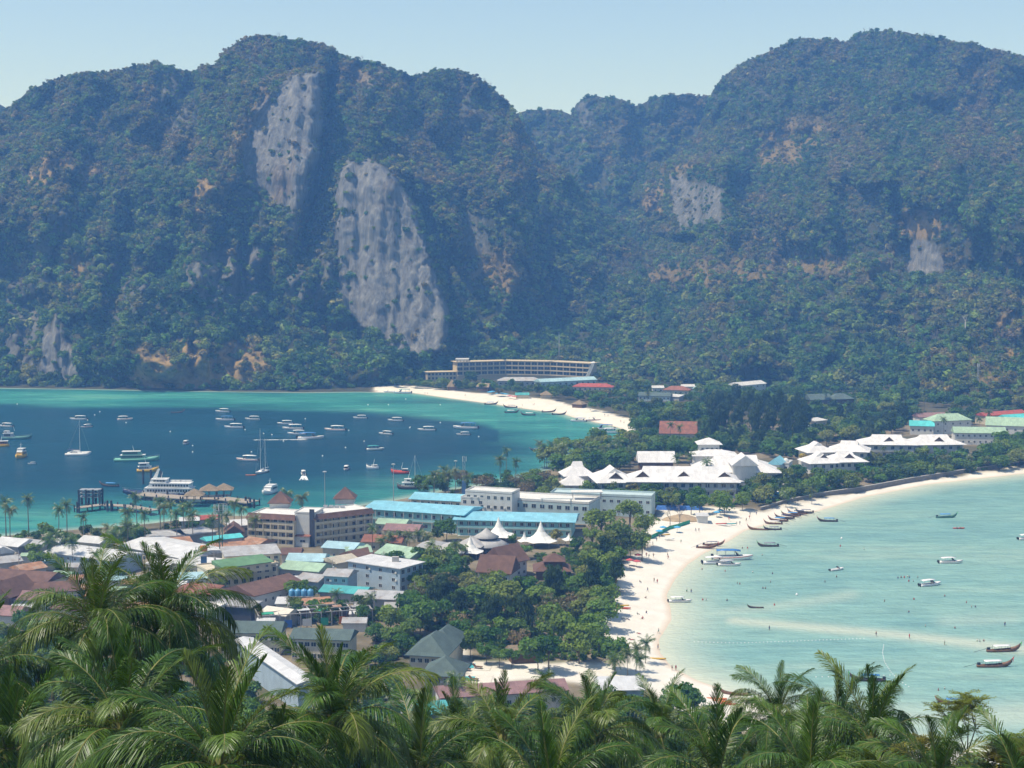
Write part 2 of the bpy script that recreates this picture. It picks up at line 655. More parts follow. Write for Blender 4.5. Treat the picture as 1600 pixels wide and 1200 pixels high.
# --- mountains
m, nt, b = nodes('mountain_rock')
v = objco(nt)
rk = N(nt, 'Attribute', attribute_name='rock').outputs['Fac']
dr = N(nt, 'Attribute', attribute_name='dry').outputs['Fac']
sv = objco(nt, (1, 1, 0.06))
st = noise(nt, 0.2, 9, sv, 0.68)
rock = ramp(nt, st, [(0.26, (0.045, 0.047, 0.05)), (0.40, (0.13, 0.132, 0.132)), (0.55, (0.21, 0.21, 0.20)), (0.72, (0.34, 0.33, 0.30))])
och = ramp(nt, noise(nt, 0.02, 5, objco(nt, (1, 1, 0.5))), [(0.58, (1, 1, 1)), (0.70, (1.0, 0.78, 0.56))])
rock = mixc(nt, 1.0, rock, och, 'MULTIPLY')
veg = ramp(nt, noise(nt, 0.09, 7, v, 0.65), [(0.3, (0.022, 0.03, 0.012)), (0.55, (0.06, 0.065, 0.03)), (0.75, (0.10, 0.08, 0.045))])
grass = ramp(nt, noise(nt, 0.12, 7, v, 0.65), [(0.3, (0.15, 0.12, 0.045)), (0.55, (0.36, 0.25, 0.10)), (0.75, (0.42, 0.32, 0.16))])
c = mixc(nt, dr, veg, grass)
c = mixc(nt, rk, c, rock)
nt.links.new(c, b.inputs['Base Color'])
b.inputs['Roughness'].default_value = 0.95
b.inputs['Specular IOR Level'].default_value = 0.1
bp = N(nt, 'Bump', i_Strength=0.9, i_Distance=5.0)
nt.links.new(st, bp.inputs['Height'])
nt.links.new(bp.outputs[0], b.inputs['Normal'])
M_MOUNT = m


def polys(px, py, pl, soft, jit=5, seed=3):
    jx_ = px + fbm(px / 14, py / 14, seed) * jit
    jy_ = py + fbm(px / 14, py / 14, seed + 9) * jit
    r = np.zeros(np.shape(px))
    for p_, s_ in pl:
        r = np.maximum(r, s_ * smooth(-soft, soft, sdist(jx_, jy_, p_)))
    return r


FOREST = []                                # (points, radius, hue, kind) gathered from all slopes


def mountain(px0, px1, crest, foot, prof, rock, dry, butt, gully, seed, footz=-0.8, back=(60, 160, 320, 560), step=4.0, nrow=150, amp=1.3, dens=1.0, dfoot=None, lower=0.0, rad=(2.2, 4.2), label=''):
    px = np.arange(px0, px1 + 1, step)
    cy = np.interp(px, *zip(*crest)) + fbm(px / 23, px * 0, seed + 50) * 4
    fy = np.interp(px, *zip(*foot))
    if dfoot is None:
        _, fd = Pa(px, fy, footz)
    else:
        fd = px * 0 + dfoot
    v_ = np.linspace(0, 1, nrow)[:, None]
    PXg = np.repeat(px[None, :], nrow, 0)
    PYg = fy + (cy - fy) * v_
    D0 = np.interp(np.repeat(v_, len(px), 1), *zip(*prof)) + fd
    D = D0.copy()
    for pl, dc, k in butt:                 # buttresses: a steeper wall that stands proud of the slope
        msk = polys(PXg, PYg, [(pl, 1.0)], 5, 3, seed + 4)
        xc = sum(q[0] for q in pl) / len(pl)
        D = D * (1 - msk) + msk * (dc + k * (D - dc) - 0.32 * (PXg - xc))
    for line, wd_, dep in gully:
        g_ = seg_dist(PXg + fbm(PXg / 20, PYg / 20, seed + 70) * 8, PYg, line)
        D += dep * np.exp(-(g_ / wd_) ** 2)
    tp = smooth(0.0, 0.10, v_)
    wx = PXg + fbm(PXg / 60, PYg / 60, seed + 1) * 30
    wy = PYg + fbm(PXg / 60, PYg / 60, seed + 2) * 30
    bm_ = np.zeros(PXg.shape)
    for pl, dc, k in butt:
        bm_ = np.maximum(bm_, polys(PXg, PYg, [(pl, 1.0)], 8, 3, seed + 4))
    D += bm_ * (6 * fbm(PXg / 16, PYg / 300, seed + 31, 3) + 4 * fbm(PXg / 5.5, PYg / 140, seed + 33, 2))
    D += (1 - 0.88 * bm_) * amp * tp * (85 * fbm(wx / 130, wy / 170, seed + 3) - 70 * (ridged(wx / 85, wy / 210, seed + 5) - 0.5) + 20 * fbm(wx / 18, wy / 30, seed + 7, 3) + 7 * fbm(wx / 5.5, wy / 12, seed + 8, 2))
    X, Yd, Z = PYa(PXg, PYg, D)
    rockA = polys(PXg, PYg, rock, 4, 10, seed + 12)
    rockA = rockA * smooth(-0.75, -0.15, fbm(PXg / 9, PYg / 16, seed + 14) + 0.75 * (rockA > 0.9))
    dryA = polys(PXg, PYg, dry, 8, 20, seed + 15)
    # faces that are too steep for trees show bare stone
    dz = np.gradient(Z, axis=0)
    dd_ = np.abs(np.gradient(D, axis=0)) + 1e-3
    st_ = smooth(6.0, 16.0, dz / dd_) * smooth(0.0, 0.4, fbm(PXg / 30, PYg / 45, seed + 16) + 0.22)
    rockA = np.clip(np.maximum(rockA, 0.85 * st_ * (v_ > 0.08)), 0, 1)
    # far side
    Xs, Ys, Zs = [X], [Yd], [Z]
    ra, da = [rockA], [dryA]
    for k in back:
        x_, y_, z_ = PYa(px, cy, D[-1] + k)
        zz = Z[-1] * (1 - (k / back[-1]) ** 1.3) - 3
        Xs.append(x_[None]); Ys.append(np.asarray(D[-1] + k)[None]); Zs.append(zz[None])
        ra.append(rockA[-1:] * 0); da.append(dryA[-1:] * 0)
    o = obj('mountain', grid_mesh('mountain', np.vstack(Xs), np.vstack(Ys), np.vstack(Zs), M_MOUNT, {'rock': np.vstack(ra), 'dry': np.vstack(da)}))
    tag(o, kind='structure')
    if label:
        o['label'] = label
    # trees of the slope, by area
    A = np.stack([X, Yd, Z], -1)
    e1 = A[1:, :-1] - A[:-1, :-1]
    e2 = A[:-1, 1:] - A[:-1, :-1]
    ar = np.linalg.norm(np.cross(e1, e2), axis=-1)
    keep = (1 - 0.93 * np.clip(rockA[:-1, :-1] * 1.25, 0, 1)) * (1 - 0.9 * dryA[:-1, :-1])
    pv = (fy[None, :] - PYg)[:-1, :-1]
    hfr = np.clip(v_[:-1] + 0 * ar, 0, 1)
    szf = np.clip(1.35 - 0.75 * hfr, 0.6, 1.5) if lower == 0 else np.clip(np.interp(PYg[:-1, :-1], [250, 400, 470, 620], [0.66, 0.82, 1.25, 1.45]), 0.5, 2)
    wgt = np.minimum(ar, 260) * keep / szf ** 2
    wgt = wgt * np.where(hfr < 0.09, 1.8, 1.0)
    n = int(wgt.sum() * dens)
    pk = rng.choice(wgt.size, n, p=(wgt / wgt.sum()).ravel())
    i, j = np.unravel_index(pk, wgt.shape)
    fu, fv = rng.random(n)[:, None], rng.random(n)[:, None]
    pos = A[i, j] + e1[i, j] * fv + e2[i, j] * fu
    pxn, pyn = PXg[i, j], PYg[i, j]
    r_ = rng.uniform(rad[0], rad[1], n) * szf[i, j] * rng.choice([0.6, 0.75, 0.9, 1, 1.25, 1.8], n)
    zone = fbm(pxn / 45, pyn / 40, seed + 20) * 0.55 + fbm(pxn / 12, pyn / 12, seed + 23, 2) * 0.28
    base = np.interp(pyn, [80, 250, 400, 520, 600], [0.60, 0.53, 0.40, 0.28, 0.24]) if lower == 0 else np.interp(pyn, [80, 260, 390, 440, 620], [0.54, 0.48, 0.42, 0.42, 0.38])
    hue = np.clip(base + zone * 0.9 + rng.normal(0, 0.13, n) + 0.35 * dryA[i, j], 0, 1)
    FOREST.append((pos, r_, hue, pyn, pxn))
    return X, Yd, Z, px, fy, cy


BUTT = [(527, 262), (545, 250), (570, 250), (598, 256), (622, 285), (650, 330), (668, 385), (678, 425), (692, 452), (699, 478), (699, 522), (690, 550), (655, 560), (622, 547), (595, 532), (560, 515), (541, 490), (527, 440), (523, 360)]
UPF = [(398, 180), (425, 140), (455, 115), (502, 112), (510, 200), (502, 262), (494, 315), (474, 345), (440, 332), (402, 300), (370, 266), (378, 225)]
# the back ridge between the two massifs
mountain(740, 1240, [(740, 230), (800, 182), (815, 176), (850, 171), (875, 174), (893, 183), (900, 166), (912, 155), (930, 150), (955, 149), (975, 156), (990, 165), (1003, 163), (1040, 150), (1075, 148), (1100, 150), (1150, 140), (1240, 150)],
         [(740, 440), (1240, 440)], [(0, 0), (0.4, 100), (1, 280)], [([(902, 165), (925, 158), (930, 185), (905, 200)], 0.5)], [], [], [], 900, dfoot=2050, nrow=90, back=(40, 110, 200, 300), dens=0.014, rad=(3.0, 5.0), lower=0, label='hazy back ridge in the saddle between the two massifs')
# a low far shoulder at the left edge of the picture
mountain(-760, 60, [(-760, 230), (-300, 150), (-100, 150), (0, 163), (14, 172), (60, 210)], [(-760, 430), (60, 430)], [(0, 0), (1, 250)], [], [], [], [], 950, dfoot=2100, nrow=60, step=8, back=(40, 110, 200, 300), dens=0.012, rad=(3.0, 5.0), label='distant shoulder at the far left edge')
# left massif
A_ = mountain(-720, 1060,
              [(-720, 330), (-420, 260), (-200, 250), (-60, 215), (0, 180), (18, 165), (45, 143), (75, 128), (110, 116), (160, 112), (205, 106), (243, 98), (275, 106), (300, 113), (318, 101), (338, 98), (345, 84), (368, 68), (392, 60), (415, 57), (450, 60), (485, 64), (520, 77), (545, 90), (590, 99), (620, 112), (645, 122), (665, 112), (688, 107), (715, 108), (745, 120), (775, 140), (800, 164), (812, 186), (828, 218), (850, 245), (880, 264), (905, 290), (935, 322), (965, 350), (1000, 385), (1060, 425)],
              [(-720, 604), (0, 606), (150, 608), (300, 611), (480, 613), (590, 609), (640, 600), (720, 592), (900, 592), (960, 596), (1060, 600)],
              [(0, 0), (0.06, 25), (0.15, 75), (0.4, 185), (0.62, 240), (0.8, 330), (1, 430)],
              [(BUTT, 1.0), (UPF, 0.97), ([(0, 520), (20, 470), (48, 440), (62, 500), (56, 575), (30, 600), (0, 590)], 0.62), ([(285, 430), (315, 395), (350, 385), (412, 388), (424, 430), (400, 470), (365, 490), (320, 478)], 0.68), ([(440, 420), (470, 395), (500, 380), (522, 400), (520, 470), (490, 480), (450, 470)], 0.55), ([(150, 420), (190, 400), (215, 440), (205, 510), (165, 500)], 0.5), ([(60, 300), (100, 310), (110, 370), (70, 370)], 0.5), ([(240, 115), (300, 118), (310, 185), (270, 215), (240, 180)], 0.5), ([(700, 140), (760, 150), (780, 220), (740, 230), (710, 190)], 0.4), ([(720, 330), (760, 340), (770, 400), (730, 400)], 0.45), ([(68, 525), (88, 480), (104, 520), (116, 560), (118, 592), (82, 604), (64, 590)], 1.0), ([(322, 410), (350, 398), (372, 420), (382, 462), (360, 474), (332, 462)], 0.8), ([(380, 396), (405, 398), (414, 425), (398, 438), (384, 428)], 0.9),
               ([(452, 335), (490, 322), (476, 395), (462, 425), (446, 400)], 0.65), ([(0, 425), (30, 415), (45, 455), (0, 482)], 0.55), ([(52, 380), (80, 370), (92, 440), (60, 450)], 0.45), ([(492, 372), (520, 380), (518, 440), (500, 430)], 0.6), ([(256, 120), (275, 125), (272, 170), (258, 165)], 0.35), ([(215, 440), (232, 425), (228, 500), (216, 490)], 0.5), ([(845, 320), (858, 320), (856, 375), (846, 370)], 0.6), ([(560, 110), (600, 110), (590, 150), (556, 150)], 0.35)],
              [([(203, 596), (212, 562), (238, 548), (262, 560), (288, 532), (320, 552), (372, 542), (415, 552), (418, 572), (345, 602), (260, 606)], 1.0), ([(312, 282), (330, 262), (326, 330), (310, 350), (302, 330)], 0.9), ([(40, 275), (75, 250), (110, 248), (104, 268), (60, 290)], 0.85), ([(128, 240), (150, 250), (142, 292), (130, 290)], 0.7), ([(90, 405), (120, 395), (135, 405), (124, 430), (92, 432)], 0.8), ([(372, 190), (420, 110), (440, 120), (400, 190), (372, 260), (345, 290)], 0.5), ([(535, 95), (590, 105), (640, 128), (620, 150), (560, 130)], 0.5), ([(740, 390), (800, 390), (830, 440), (790, 470), (740, 440)], 0.5), ([(20, 310), (35, 315), (30, 335), (18, 330)], 0.8)],
              [(BUTT, 1440, 0.45), (UPF, 1515, 0.55), ([(68, 525), (88, 480), (104, 520), (118, 560), (120, 592), (82, 604), (64, 590)], 1395, 0.3), ([(712, 300), (745, 270), (795, 350), (815, 430), (775, 520), (722, 500)], 1560, 0.8)],
              [([(516, 130), (511, 200), (505, 260), (490, 330), (468, 400)], 12, 190), ([(702, 470), (690, 390), (665, 320)], 12, 55), ([(300, 140), (310, 200), (290, 260)], 14, 40), ([(640, 130), (660, 200), (700, 260)], 18, 50), ([(415, 430), (430, 480), (440, 540)], 20, 40), ([(205, 330), (190, 420), (170, 500)], 18, 45), ([(830, 300), (860, 420), (880, 500)], 20, 40)],
              100, dens=0.044, nrow=190, rad=(2.0, 3.9), label='steep left massif with the big pale limestone slab')
# right massif
C_ = mountain(900, 2320,
              [(900, 420), (940, 340), (960, 312), (985, 288), (1020, 264), (1055, 247), (1085, 225), (1100, 180), (1113, 141), (1130, 120), (1160, 97), (1190, 86), (1215, 76), (1242, 62), (1280, 61), (1305, 61), (1322, 66), (1338, 54), (1380, 48), (1415, 51), (1450, 57), (1500, 67), (1530, 70), (1565, 80), (1600, 92), (1700, 120), (1900, 150), (2100, 220), (2320, 330)],
              [(900, 596), (1000, 600), (1130, 604), (1250, 606), (1400, 618), (1480, 632), (1540, 640), (1600, 643), (1800, 660), (2320, 690)],
              [(0, 0), (0.06, 40), (0.36, 340), (0.5, 400), (0.62, 500), (0.75, 610), (1, 800)],
              [([(1046, 268), (1090, 285), (1130, 300), (1126, 350), (1095, 352), (1070, 362), (1048, 340)], 0.8), ([(1417, 378), (1440, 370), (1468, 384), (1476, 425), (1446, 434), (1420, 431), (1414, 402)], 1.0), ([(1290, 230), (1330, 225), (1340, 270), (1300, 270)], 0.3), ([(1180, 130), (1200, 130), (1196, 170), (1182, 170)], 0.3)],
              [([(1000, 295), (1060, 252), (1130, 245), (1100, 262), (1040, 275), (1035, 335), (1012, 345)], 0.6), ([(1180, 225), (1255, 180), (1300, 195), (1240, 262), (1190, 260)], 0.5), ([(1390, 345), (1440, 325), (1480, 335), (1470, 372), (1420, 376)], 0.8), ([(1560, 500), (1600, 470), (1600, 560), (1570, 560)], 0.8), ([(1520, 590), (1560, 560), (1590, 600), (1530, 620)], 0.6), ([(960, 440), (1050, 410), (1150, 410), (1260, 400), (1400, 395), (1400, 425), (1200, 440), (1000, 450)], 0.45), ([(950, 520), (1010, 500), (1030, 540), (960, 560)], 0.6)],
              [([(1040, 255), (1140, 250), (1150, 370), (1050, 370)], 1730, 0.5), ([(1410, 340), (1440, 325), (1500, 330), (1540, 400), (1520, 440), (1446, 436), (1412, 430)], 1600, 0.4), ([(1300, 300), (1380, 290), (1390, 400), (1310, 410)], 1690, 0.6)],
              [([(1160, 300), (1200, 370), (1230, 400)], 22, 70), ([(985, 330), (1000, 400)], 18, 60), ([(1395, 300), (1400, 400)], 14, 60), ([(1550, 330), (1545, 420)], 18, 50)],
              300, footz=GZ - 0.6, dens=0.033, nrow=190, rad=(2.0, 4.0), lower=1, label='broad right massif with forested lower slope')

# ================================================================ VEGETATION
def crown_arrays(seed, nblob=14, nleaf=900, size=0.10, ell=(1, 1, 0.75), shell=0.6, blob=(0.28, 0.48)):
    """leaf quads spread over many overlapping clumps inside a unit crown; z runs about -0.75..0.75"""
    r = np.random.default_rng(seed)
    d = r.normal(size=(nblob, 3))
    d /= np.linalg.norm(d, axis=1)[:, None]
    d[:, 2] = np.abs(d[:, 2]) * r.choice([1, 1, 1, -0.6], nblob)
    c = d * (r.random(nblob) ** 0.5)[:, None] * 0.72 * np.array(ell)
    br = r.uniform(blob[0], blob[1], nblob)
    k = r.integers(0, nblob, nleaf)
    n = r.normal(size=(nleaf, 3))
    n /= np.linalg.norm(n, axis=1)[:, None]
    n[:, 2] = np.where(r.random(nleaf) < 0.7, np.abs(n[:, 2]), n[:, 2])
    rad = br[k] * (shell + (1 - shell) * r.random(nleaf) ** 0.5)
    p = c[k] + n * rad[:, None] * np.array([1, 1, 0.8])
    nn = n * 0.8 + r.normal(size=(nleaf, 3)) * 0.45 + np.array([0, 0, 0.25])
    nn /= np.linalg.norm(nn, axis=1)[:, None]
    up = r.normal(size=(nleaf, 3))
    a = np.cross(nn, up)
    a /= np.linalg.norm(a, axis=1)[:, None]
    b_ = np.cross(nn, a)
    s = size * r.uniform(0.6, 1.35, nleaf)[:, None]
    a = a * s
    b_ = b_ * s * 0.72
    V = np.stack([p - a, p - b_ * 0.9, p + a, p + b_ * 0.9], 1).reshape(-1, 3)
    Fq = np.arange(nleaf * 4).reshape(-1, 4)
    bt = r.random(nblob)
    tint = np.clip(bt[k] * 0.65 + r.random(nleaf) * 0.35, 0, 1)
    return V, Fq, tint


M_FORLEAF = leafmat('forest_leaf', [(0.034, 0.095, 0.013), (0.070, 0.155, 0.020), (0.140, 0.195, 0.032), (0.195, 0.160, 0.055), (0.22, 0.172, 0.10)], trans=0.3, instancer=True, var=0.55)
M_FORBARE = mat('bare_wood', (0.24, 0.21, 0.17), 0.9, 0.25, 0.5, 0.1)
protos = bpy.data.collections.new('forest_kinds')


def proto(name, me):
    o = bpy.data.objects.new(name, me)
    protos.objects.link(o)


for i in range(6):
    V, Fq, t = crown_arrays(40 + i, 7 + i, 190, 0.20, (1, 1, (0.9, 0.75, 1.1, 0.7, 0.95, 0.8)[i]), 0.62, (0.34, 0.56))
    proto('k%d_crown' % i, poly_mesh('forest_crown', V + np.array([0, 0, 0.35]), Fq, M_FORLEAF, t))


def branch_tree(seed, levels=4, spread=0.6, h=1.0):
    r = random.Random(seed)
    mb = MB()

    def grow(p, d, L, rad, lv):
        q = p + d * L
        mb.tube([p, q], [rad, rad * 0.65], 4 if lv else 5, cap=False)
        if lv >= levels:
            return
        for _ in range(3 if lv < 2 else 2):
            nd = (d + Vector((r.uniform(-1, 1), r.uniform(-1, 1), r.uniform(-0.15, 0.7))) * spread).normalized()
            grow(q, nd, L * r.uniform(0.55, 0.8), rad * 0.62, lv + 1)
    grow(Vector((0, 0, -0.5 * h)), Vector((0, 0, 1)), 0.62 * h, 0.05, 0)
    return mb


proto('k6_bare', branch_tree(3, 4, 0.75, 1.2).mesh('bare_tree', M_FORBARE))
proto('k7_bare', branch_tree(8, 4, 0.85, 1.0).mesh('bare_tree', M_FORBARE))


def palm_crown_arrays(seed, nf=15, nl=9):
    """a small palm head, unit frond length: ribs with paired drooping leaflets"""
    r = np.random.default_rng(seed)
    V, T, C = [], [], []
    for k in range(nf):
        az = 2 * math.pi * (k / nf) * 2.4 + r.uniform(-0.3, 0.3)
        e0 = R(r.choice([78, 60, 45, 25, 5, -20, -45]))
        L = r.uniform(0.8, 1.1)
        drop = R(r.uniform(55, 95))
        p = np.array([0.0, 0.0, 0.0])
        h = np.array([math.cos(az), math.sin(az), 0])
        side = np.array([-math.sin(az), math.cos(az), 0])
        tn = r.random()
        for i in range(nl):
            e = e0 - drop * (i / nl) ** 1.2
            d = h * math.cos(e) + np.array([0, 0, math.sin(e)])
            q = p + d * L / nl
            wdt = 0.20 * math.sin(math.pi * (i + 1.2) / (nl + 1.6)) + 0.05
            dn = np.array([0, 0, -1]) * wdt * r.uniform(0.5, 1.1)
            for s in (-1, 1):
                t_ = p + d * L / nl * 1.1 + side * s * wdt + dn
                V += [p, p + d * L / nl * 0.72, t_]
                C.append(np.clip(tn * 0.6 + r.random() * 0.4, 0, 1))
            p = q
    V = np.array(V)
    return V, np.arange(len(V)).reshape(-1, 3), np.array(C)


V, Fq, t = palm_crown_arrays(5, 15, 7)
Vt = V + np.array([0, 0, 0.5])
proto('k8_palm', poly_mesh('forest_palm', Vt, Fq, M_FORLEAF, t))


def scatter(name, pts, rad, hue, idx, label, group=None):
    me = bpy.data.meshes.new(name)
    n = len(pts)
    me.vertices.add(n)
    me.vertices.foreach_set('co', np.asarray(pts, np.float32).ravel())
    for k, a in (('rad', rad), ('hue', hue), ('spin', rng.uniform(0, 6.283, n)), ('squash', rng.uniform(0.75, 1.25, n))):
        at = me.attributes.new(k, 'FLOAT', 'POINT')
        at.data.foreach_set('value', np.asarray(a, np.float32))
    at = me.attributes.new('kindi', 'INT', 'POINT')
    at.data.foreach_set('value', np.asarray(idx, np.int32))
    me.update()
    o = obj(name, me)
    tag(o, label, 'forest', kind='stuff')
    g = bpy.data.node_groups.new(name, 'GeometryNodeTree')
    g.interface.new_socket('Geometry', in_out='INPUT', socket_type='NodeSocketGeometry')
    g.interface.new_socket('Geometry', in_out='OUTPUT', socket_type='NodeSocketGeometry')
    L = g.links.new
    gi = g.nodes.new('NodeGroupInput')
    go = g.nodes.new('NodeGroupOutput')
    ci = g.nodes.new('GeometryNodeCollectionInfo')
    ci.inputs['Collection'].default_value = protos
    ci.inputs['Separate Children'].default_value = True
    ci.inputs['Reset Children'].default_value = True
    ip = g.nodes.new('GeometryNodeInstanceOnPoints')
    ip.inputs['Pick Instance'].default_value = True

    def na(nm, t='FLOAT'):
        a = g.nodes.new('GeometryNodeInputNamedAttribute')
        a.data_type = t
        a.inputs[0].default_value = nm
        return a.outputs[0]
    mp = g.nodes.new('GeometryNodeMeshToPoints')
    L(gi.outputs[0], mp.inputs[0])
    L(mp.outputs[0], ip.inputs['Points'])
    L(ci.outputs[0], ip.inputs['Instance'])
    L(na('kindi', 'INT'), ip.inputs['Instance Index'])
    cr = g.nodes.new('ShaderNodeCombineXYZ')
    L(na('spin'), cr.inputs[2])
    L(cr.outputs[0], ip.inputs['Rotation'])
    mu = g.nodes.new('ShaderNodeMath')
    mu.operation = 'MULTIPLY'
    L(na('rad'), mu.inputs[0])
    L(na('squash'), mu.inputs[1])
    cs = g.nodes.new('ShaderNodeCombineXYZ')
    L(na('rad'), cs.inputs[0])
    L(na('rad'), cs.inputs[1])
    L(mu.outputs[0], cs.inputs[2])
    L(cs.outputs[0], ip.inputs['Scale'])
    L(ip.outputs[0], go.inputs[0])
    md = o.modifiers.new('scatter', 'NODES')
    md.node_group = g
    return o


pts = np.concatenate([f[0] for f in FOREST])
rad = np.concatenate([f[1] for f in FOREST])
hue = np.concatenate([f[2] for f in FOREST])
pyn = np.concatenate([f[3] for f in FOREST])
pxn = np.concatenate([f[4] for f in FOREST])
idx = rng.integers(0, 6, len(pts))
u = rng.random(len(pts))
bare = (u < 0.02) | ((u < 0.22) & (np.abs(pyn - 415) < 22) & (pxn > 930)) | ((u < 0.06) & (pxn > 900) & (pyn > 380))
idx = np.where(bare, rng.integers(6, 8, len(pts)), idx)
palmy = (rng.random(len(pts)) < 0.18) & (pxn > 1000) & (pyn > 455)
idx = np.where(palmy, 8, idx)
rad = np.where(idx >= 6, np.clip(rad * 1.25, 4.5, 8), rad)
rad = np.where(palmy, rng.uniform(3.6, 5, len(pts)), rad)
pts[:, 2] += np.where(palmy, 5.0, 0)
print('forest instances', len(pts))
lowm = (pyn > 445) & (pxn > 880)
scatter('mountain_forest', pts[~lowm], rad[~lowm], hue[~lowm], idx[~lowm], 'grey-green dry forest clinging to the limestone massifs')
scatter('hillside_forest', pts[lowm], rad[lowm], hue[lowm], idx[lowm], 'lush green forest on the lower slope behind the resort')

# ---------------------------------------------------------------- single trees
M_LEAF = leafmat('broad_leaf', [(0.040, 0.115, 0.014), (0.075, 0.165, 0.020), (0.115, 0.205, 0.026), (0.165, 0.235, 0.034), (0.20, 0.22, 0.060)], trans=0.36, var=0.5)
M_CASU = leafmat('casuarina_needles', [(0.034, 0.070, 0.024), (0.050, 0.092, 0.030), (0.065, 0.105, 0.036)], trans=0.25, var=0.4, rough=0.8)
M_DRYLF = leafmat('dry_leaf', [(0.15, 0.13, 0.06), (0.20, 0.15, 0.08), (0.12, 0.12, 0.05)], trans=0.3, var=0.4)
M_PALM = leafmat('palm_leaf', [(0.055, 0.115, 0.014), (0.075, 0.14, 0.018), (0.10, 0.15, 0.024), (0.12, 0.14, 0.03)], trans=0.3, var=0.55, rough=0.4, spec=0.5)
M_BARK = mat('bark', (0.16, 0.13, 0.10), 0.9, 0.3, 2.0, 0.1)
M_PBARK = mat('palm_bark', (0.22, 0.19, 0.15), 0.9, 0.25, 3.0, 0.1)

BROAD = []
for i in range(7):
    V, Fq, t = crown_arrays(100 + i, 18 + 2 * i, 1700, 0.075, (1, 1, (0.75, 0.62, 0.85, 0.7, 0.95, 0.6, 0.8)[i]), 0.6, (0.22, 0.42))
    BROAD.append(poly_mesh('crown', V, Fq, M_LEAF, t))
DRYC = []
V, Fq, t = crown_arrays(140, 20, 700, 0.07, (1, 1, 0.7), 0.3, (0.25, 0.4))
DRYC.append(poly_mesh('crown', V, Fq, M_DRYLF, t))
CASU = []
for i in range(3):
    r = np.random.default_rng(150 + i)
    V, Fq, t = crown_arrays(150 + i, 34, 2600, 0.05, (0.62, 0.62, 1.5), 0.25, (0.16, 0.30))
    V = V.reshape(-1, 4, 3)
    c0 = V.mean(1, keepdims=True)
    V = c0 + (V - c0) * np.array([0.8, 0.8, 2.3])
    CASU.append(poly_mesh('crown', V.reshape(-1, 3), Fq, M_CASU, t))
YELC = leafmat('yellow_blossom', [(0.42, 0.33, 0.05), (0.5, 0.4, 0.06)], trans=0.3, var=0.3)
V, Fq, t = crown_arrays(160, 12, 700, 0.1, (1, 1, 0.75), 0.5, (0.3, 0.45))
YELLOW = [poly_mesh('crown', V, Fq, YELC, t)]


def trunk_mesh(seed):
    r = random.Random(seed)
    mb = MB()
    mb.tube([(0, 0, -0.15), (0.03, 0, 0.3), (r.uniform(-.06, .06), r.uniform(-.06, .06), 0.62), (0, 0, 1)], [0.075, 0.05, 0.042, 0.03], 7)
    for k in range(5):
        a = k * 1.35 + r.random()
        mb.tube([(0, 0, 0.55 + 0.07 * k), (0.2 * math.cos(a), 0.2 * math.sin(a), 0.85 + 0.05 * k), (0.42 * math.cos(a), 0.42 * math.sin(a), 1.12)], [0.03, 0.02, 0.008], 5, cap=False)
    return mb.mesh('trunk', M_BARK, True)


TRUNKS = [trunk_mesh(i) for i in range(3)]
KINDS = {'broad': BROAD, 'dry': DRYC, 'casu': CASU, 'yellow': YELLOW}
NAMES = {'broad': 'broadleaf_tree', 'dry': 'dry_tree', 'casu': 'casuarina_tree', 'yellow': 'blossom_tree'}


TREES = []


def tree_at(p, zc, r, kind, label, group=None, var=None):
    """p: ground point; zc: height of the crown's middle; r: crown radius"""
    TREES.append((p, zc, r, kind, label, group, var))


def build_tree(p, zc, r, kind, label, group=None, var=None):
    t = thing(NAMES[kind], label, 'tree', p, random.uniform(0, 6.28), group)
    me = KINDS[kind][var if var is not None else random.randrange(len(KINDS[kind]))]
    s = random.uniform(0.88, 1.15)
    obj('crown', me, t, (0, 0, zc), 0, (r, r * random.uniform(0.85, 1.1), r * s))
    obj('trunk', random.choice(TRUNKS), t, (0, 0, 0), 0, (zc * 0.5, zc * 0.5, zc))
    return t


SHRUB = []


def tree(px, py, r, kind='broad', label='', group=None, zc=None, var=None):
    if zc is None:
        r *= 1.15
        zc = r * 0.8 + 1.0
    p = P(px, py, GZ + zc)
    g = ground_z(p.x, p.y)
    p = P(px, py, g + zc)
    return tree_at((p.x, p.y, g), zc, r, kind, label, group, var)


KEEP = [(845, 590, 935, 600), (893, 596, 960, 608), (778, 588, 848, 600), (667, 560, 925, 592), (998, 611, 1050, 622), (1034, 600, 1080, 612), (1018, 601, 1040, 607), (1044, 614, 1063, 622), (1150, 594, 1200, 605), (1264, 614, 1336, 628), (1272, 650, 1294, 660), (1438, 642, 1480, 655), (1540, 641, 1605, 652), (1030, 660, 1092, 680), (745, 860, 825, 893), (836, 865, 892, 893)]


def grove(poly, rr, label, group, kinds=('broad',), gap=0.9, n=400, zk=0.8, zadd=0.8):
    """crown middles spread through a patch given in picture coordinates"""
    placed = []
    SHRUB.append(poly)
    xs = [a for a, _ in poly]
    ys = [c_ for _, c_ in poly]
    for _ in range(n):
        x, y = random.uniform(min(xs), max(xs)), random.uniform(min(ys), max(ys))
        if not inside(np.array([x]), np.array([y]), poly)[0]:
            continue
        r = random.uniform(*rr) * 1.42
        p = P(x, y, GZ + r * zk + zadd)
        if any((p.x - q[0]) ** 2 + (p.y - q[1]) ** 2 < (gap * 1.22 * (r + q[2])) ** 2 for q in placed):
            continue
        rp = r * FPX / p.y * 0.75           # roofs that show in the gaps between the trees stay in the open
        if any(k0 - rp < x < k2 + rp and k1 - rp * 0.8 < y < k3 + rp * 0.8 for k0, k1, k2, k3 in KEEP):
            continue
        placed.append((p.x, p.y, r))
        k = random.choice(kinds)
        lb_ = label if k == 'broad' else label.replace('bushy green broadleaf', ('feathery olive' if k == 'casu' else 'sparse brownish'))
        tree(x, y, r, k, lb_, group, zc=r * zk + zadd)
    return len(placed)


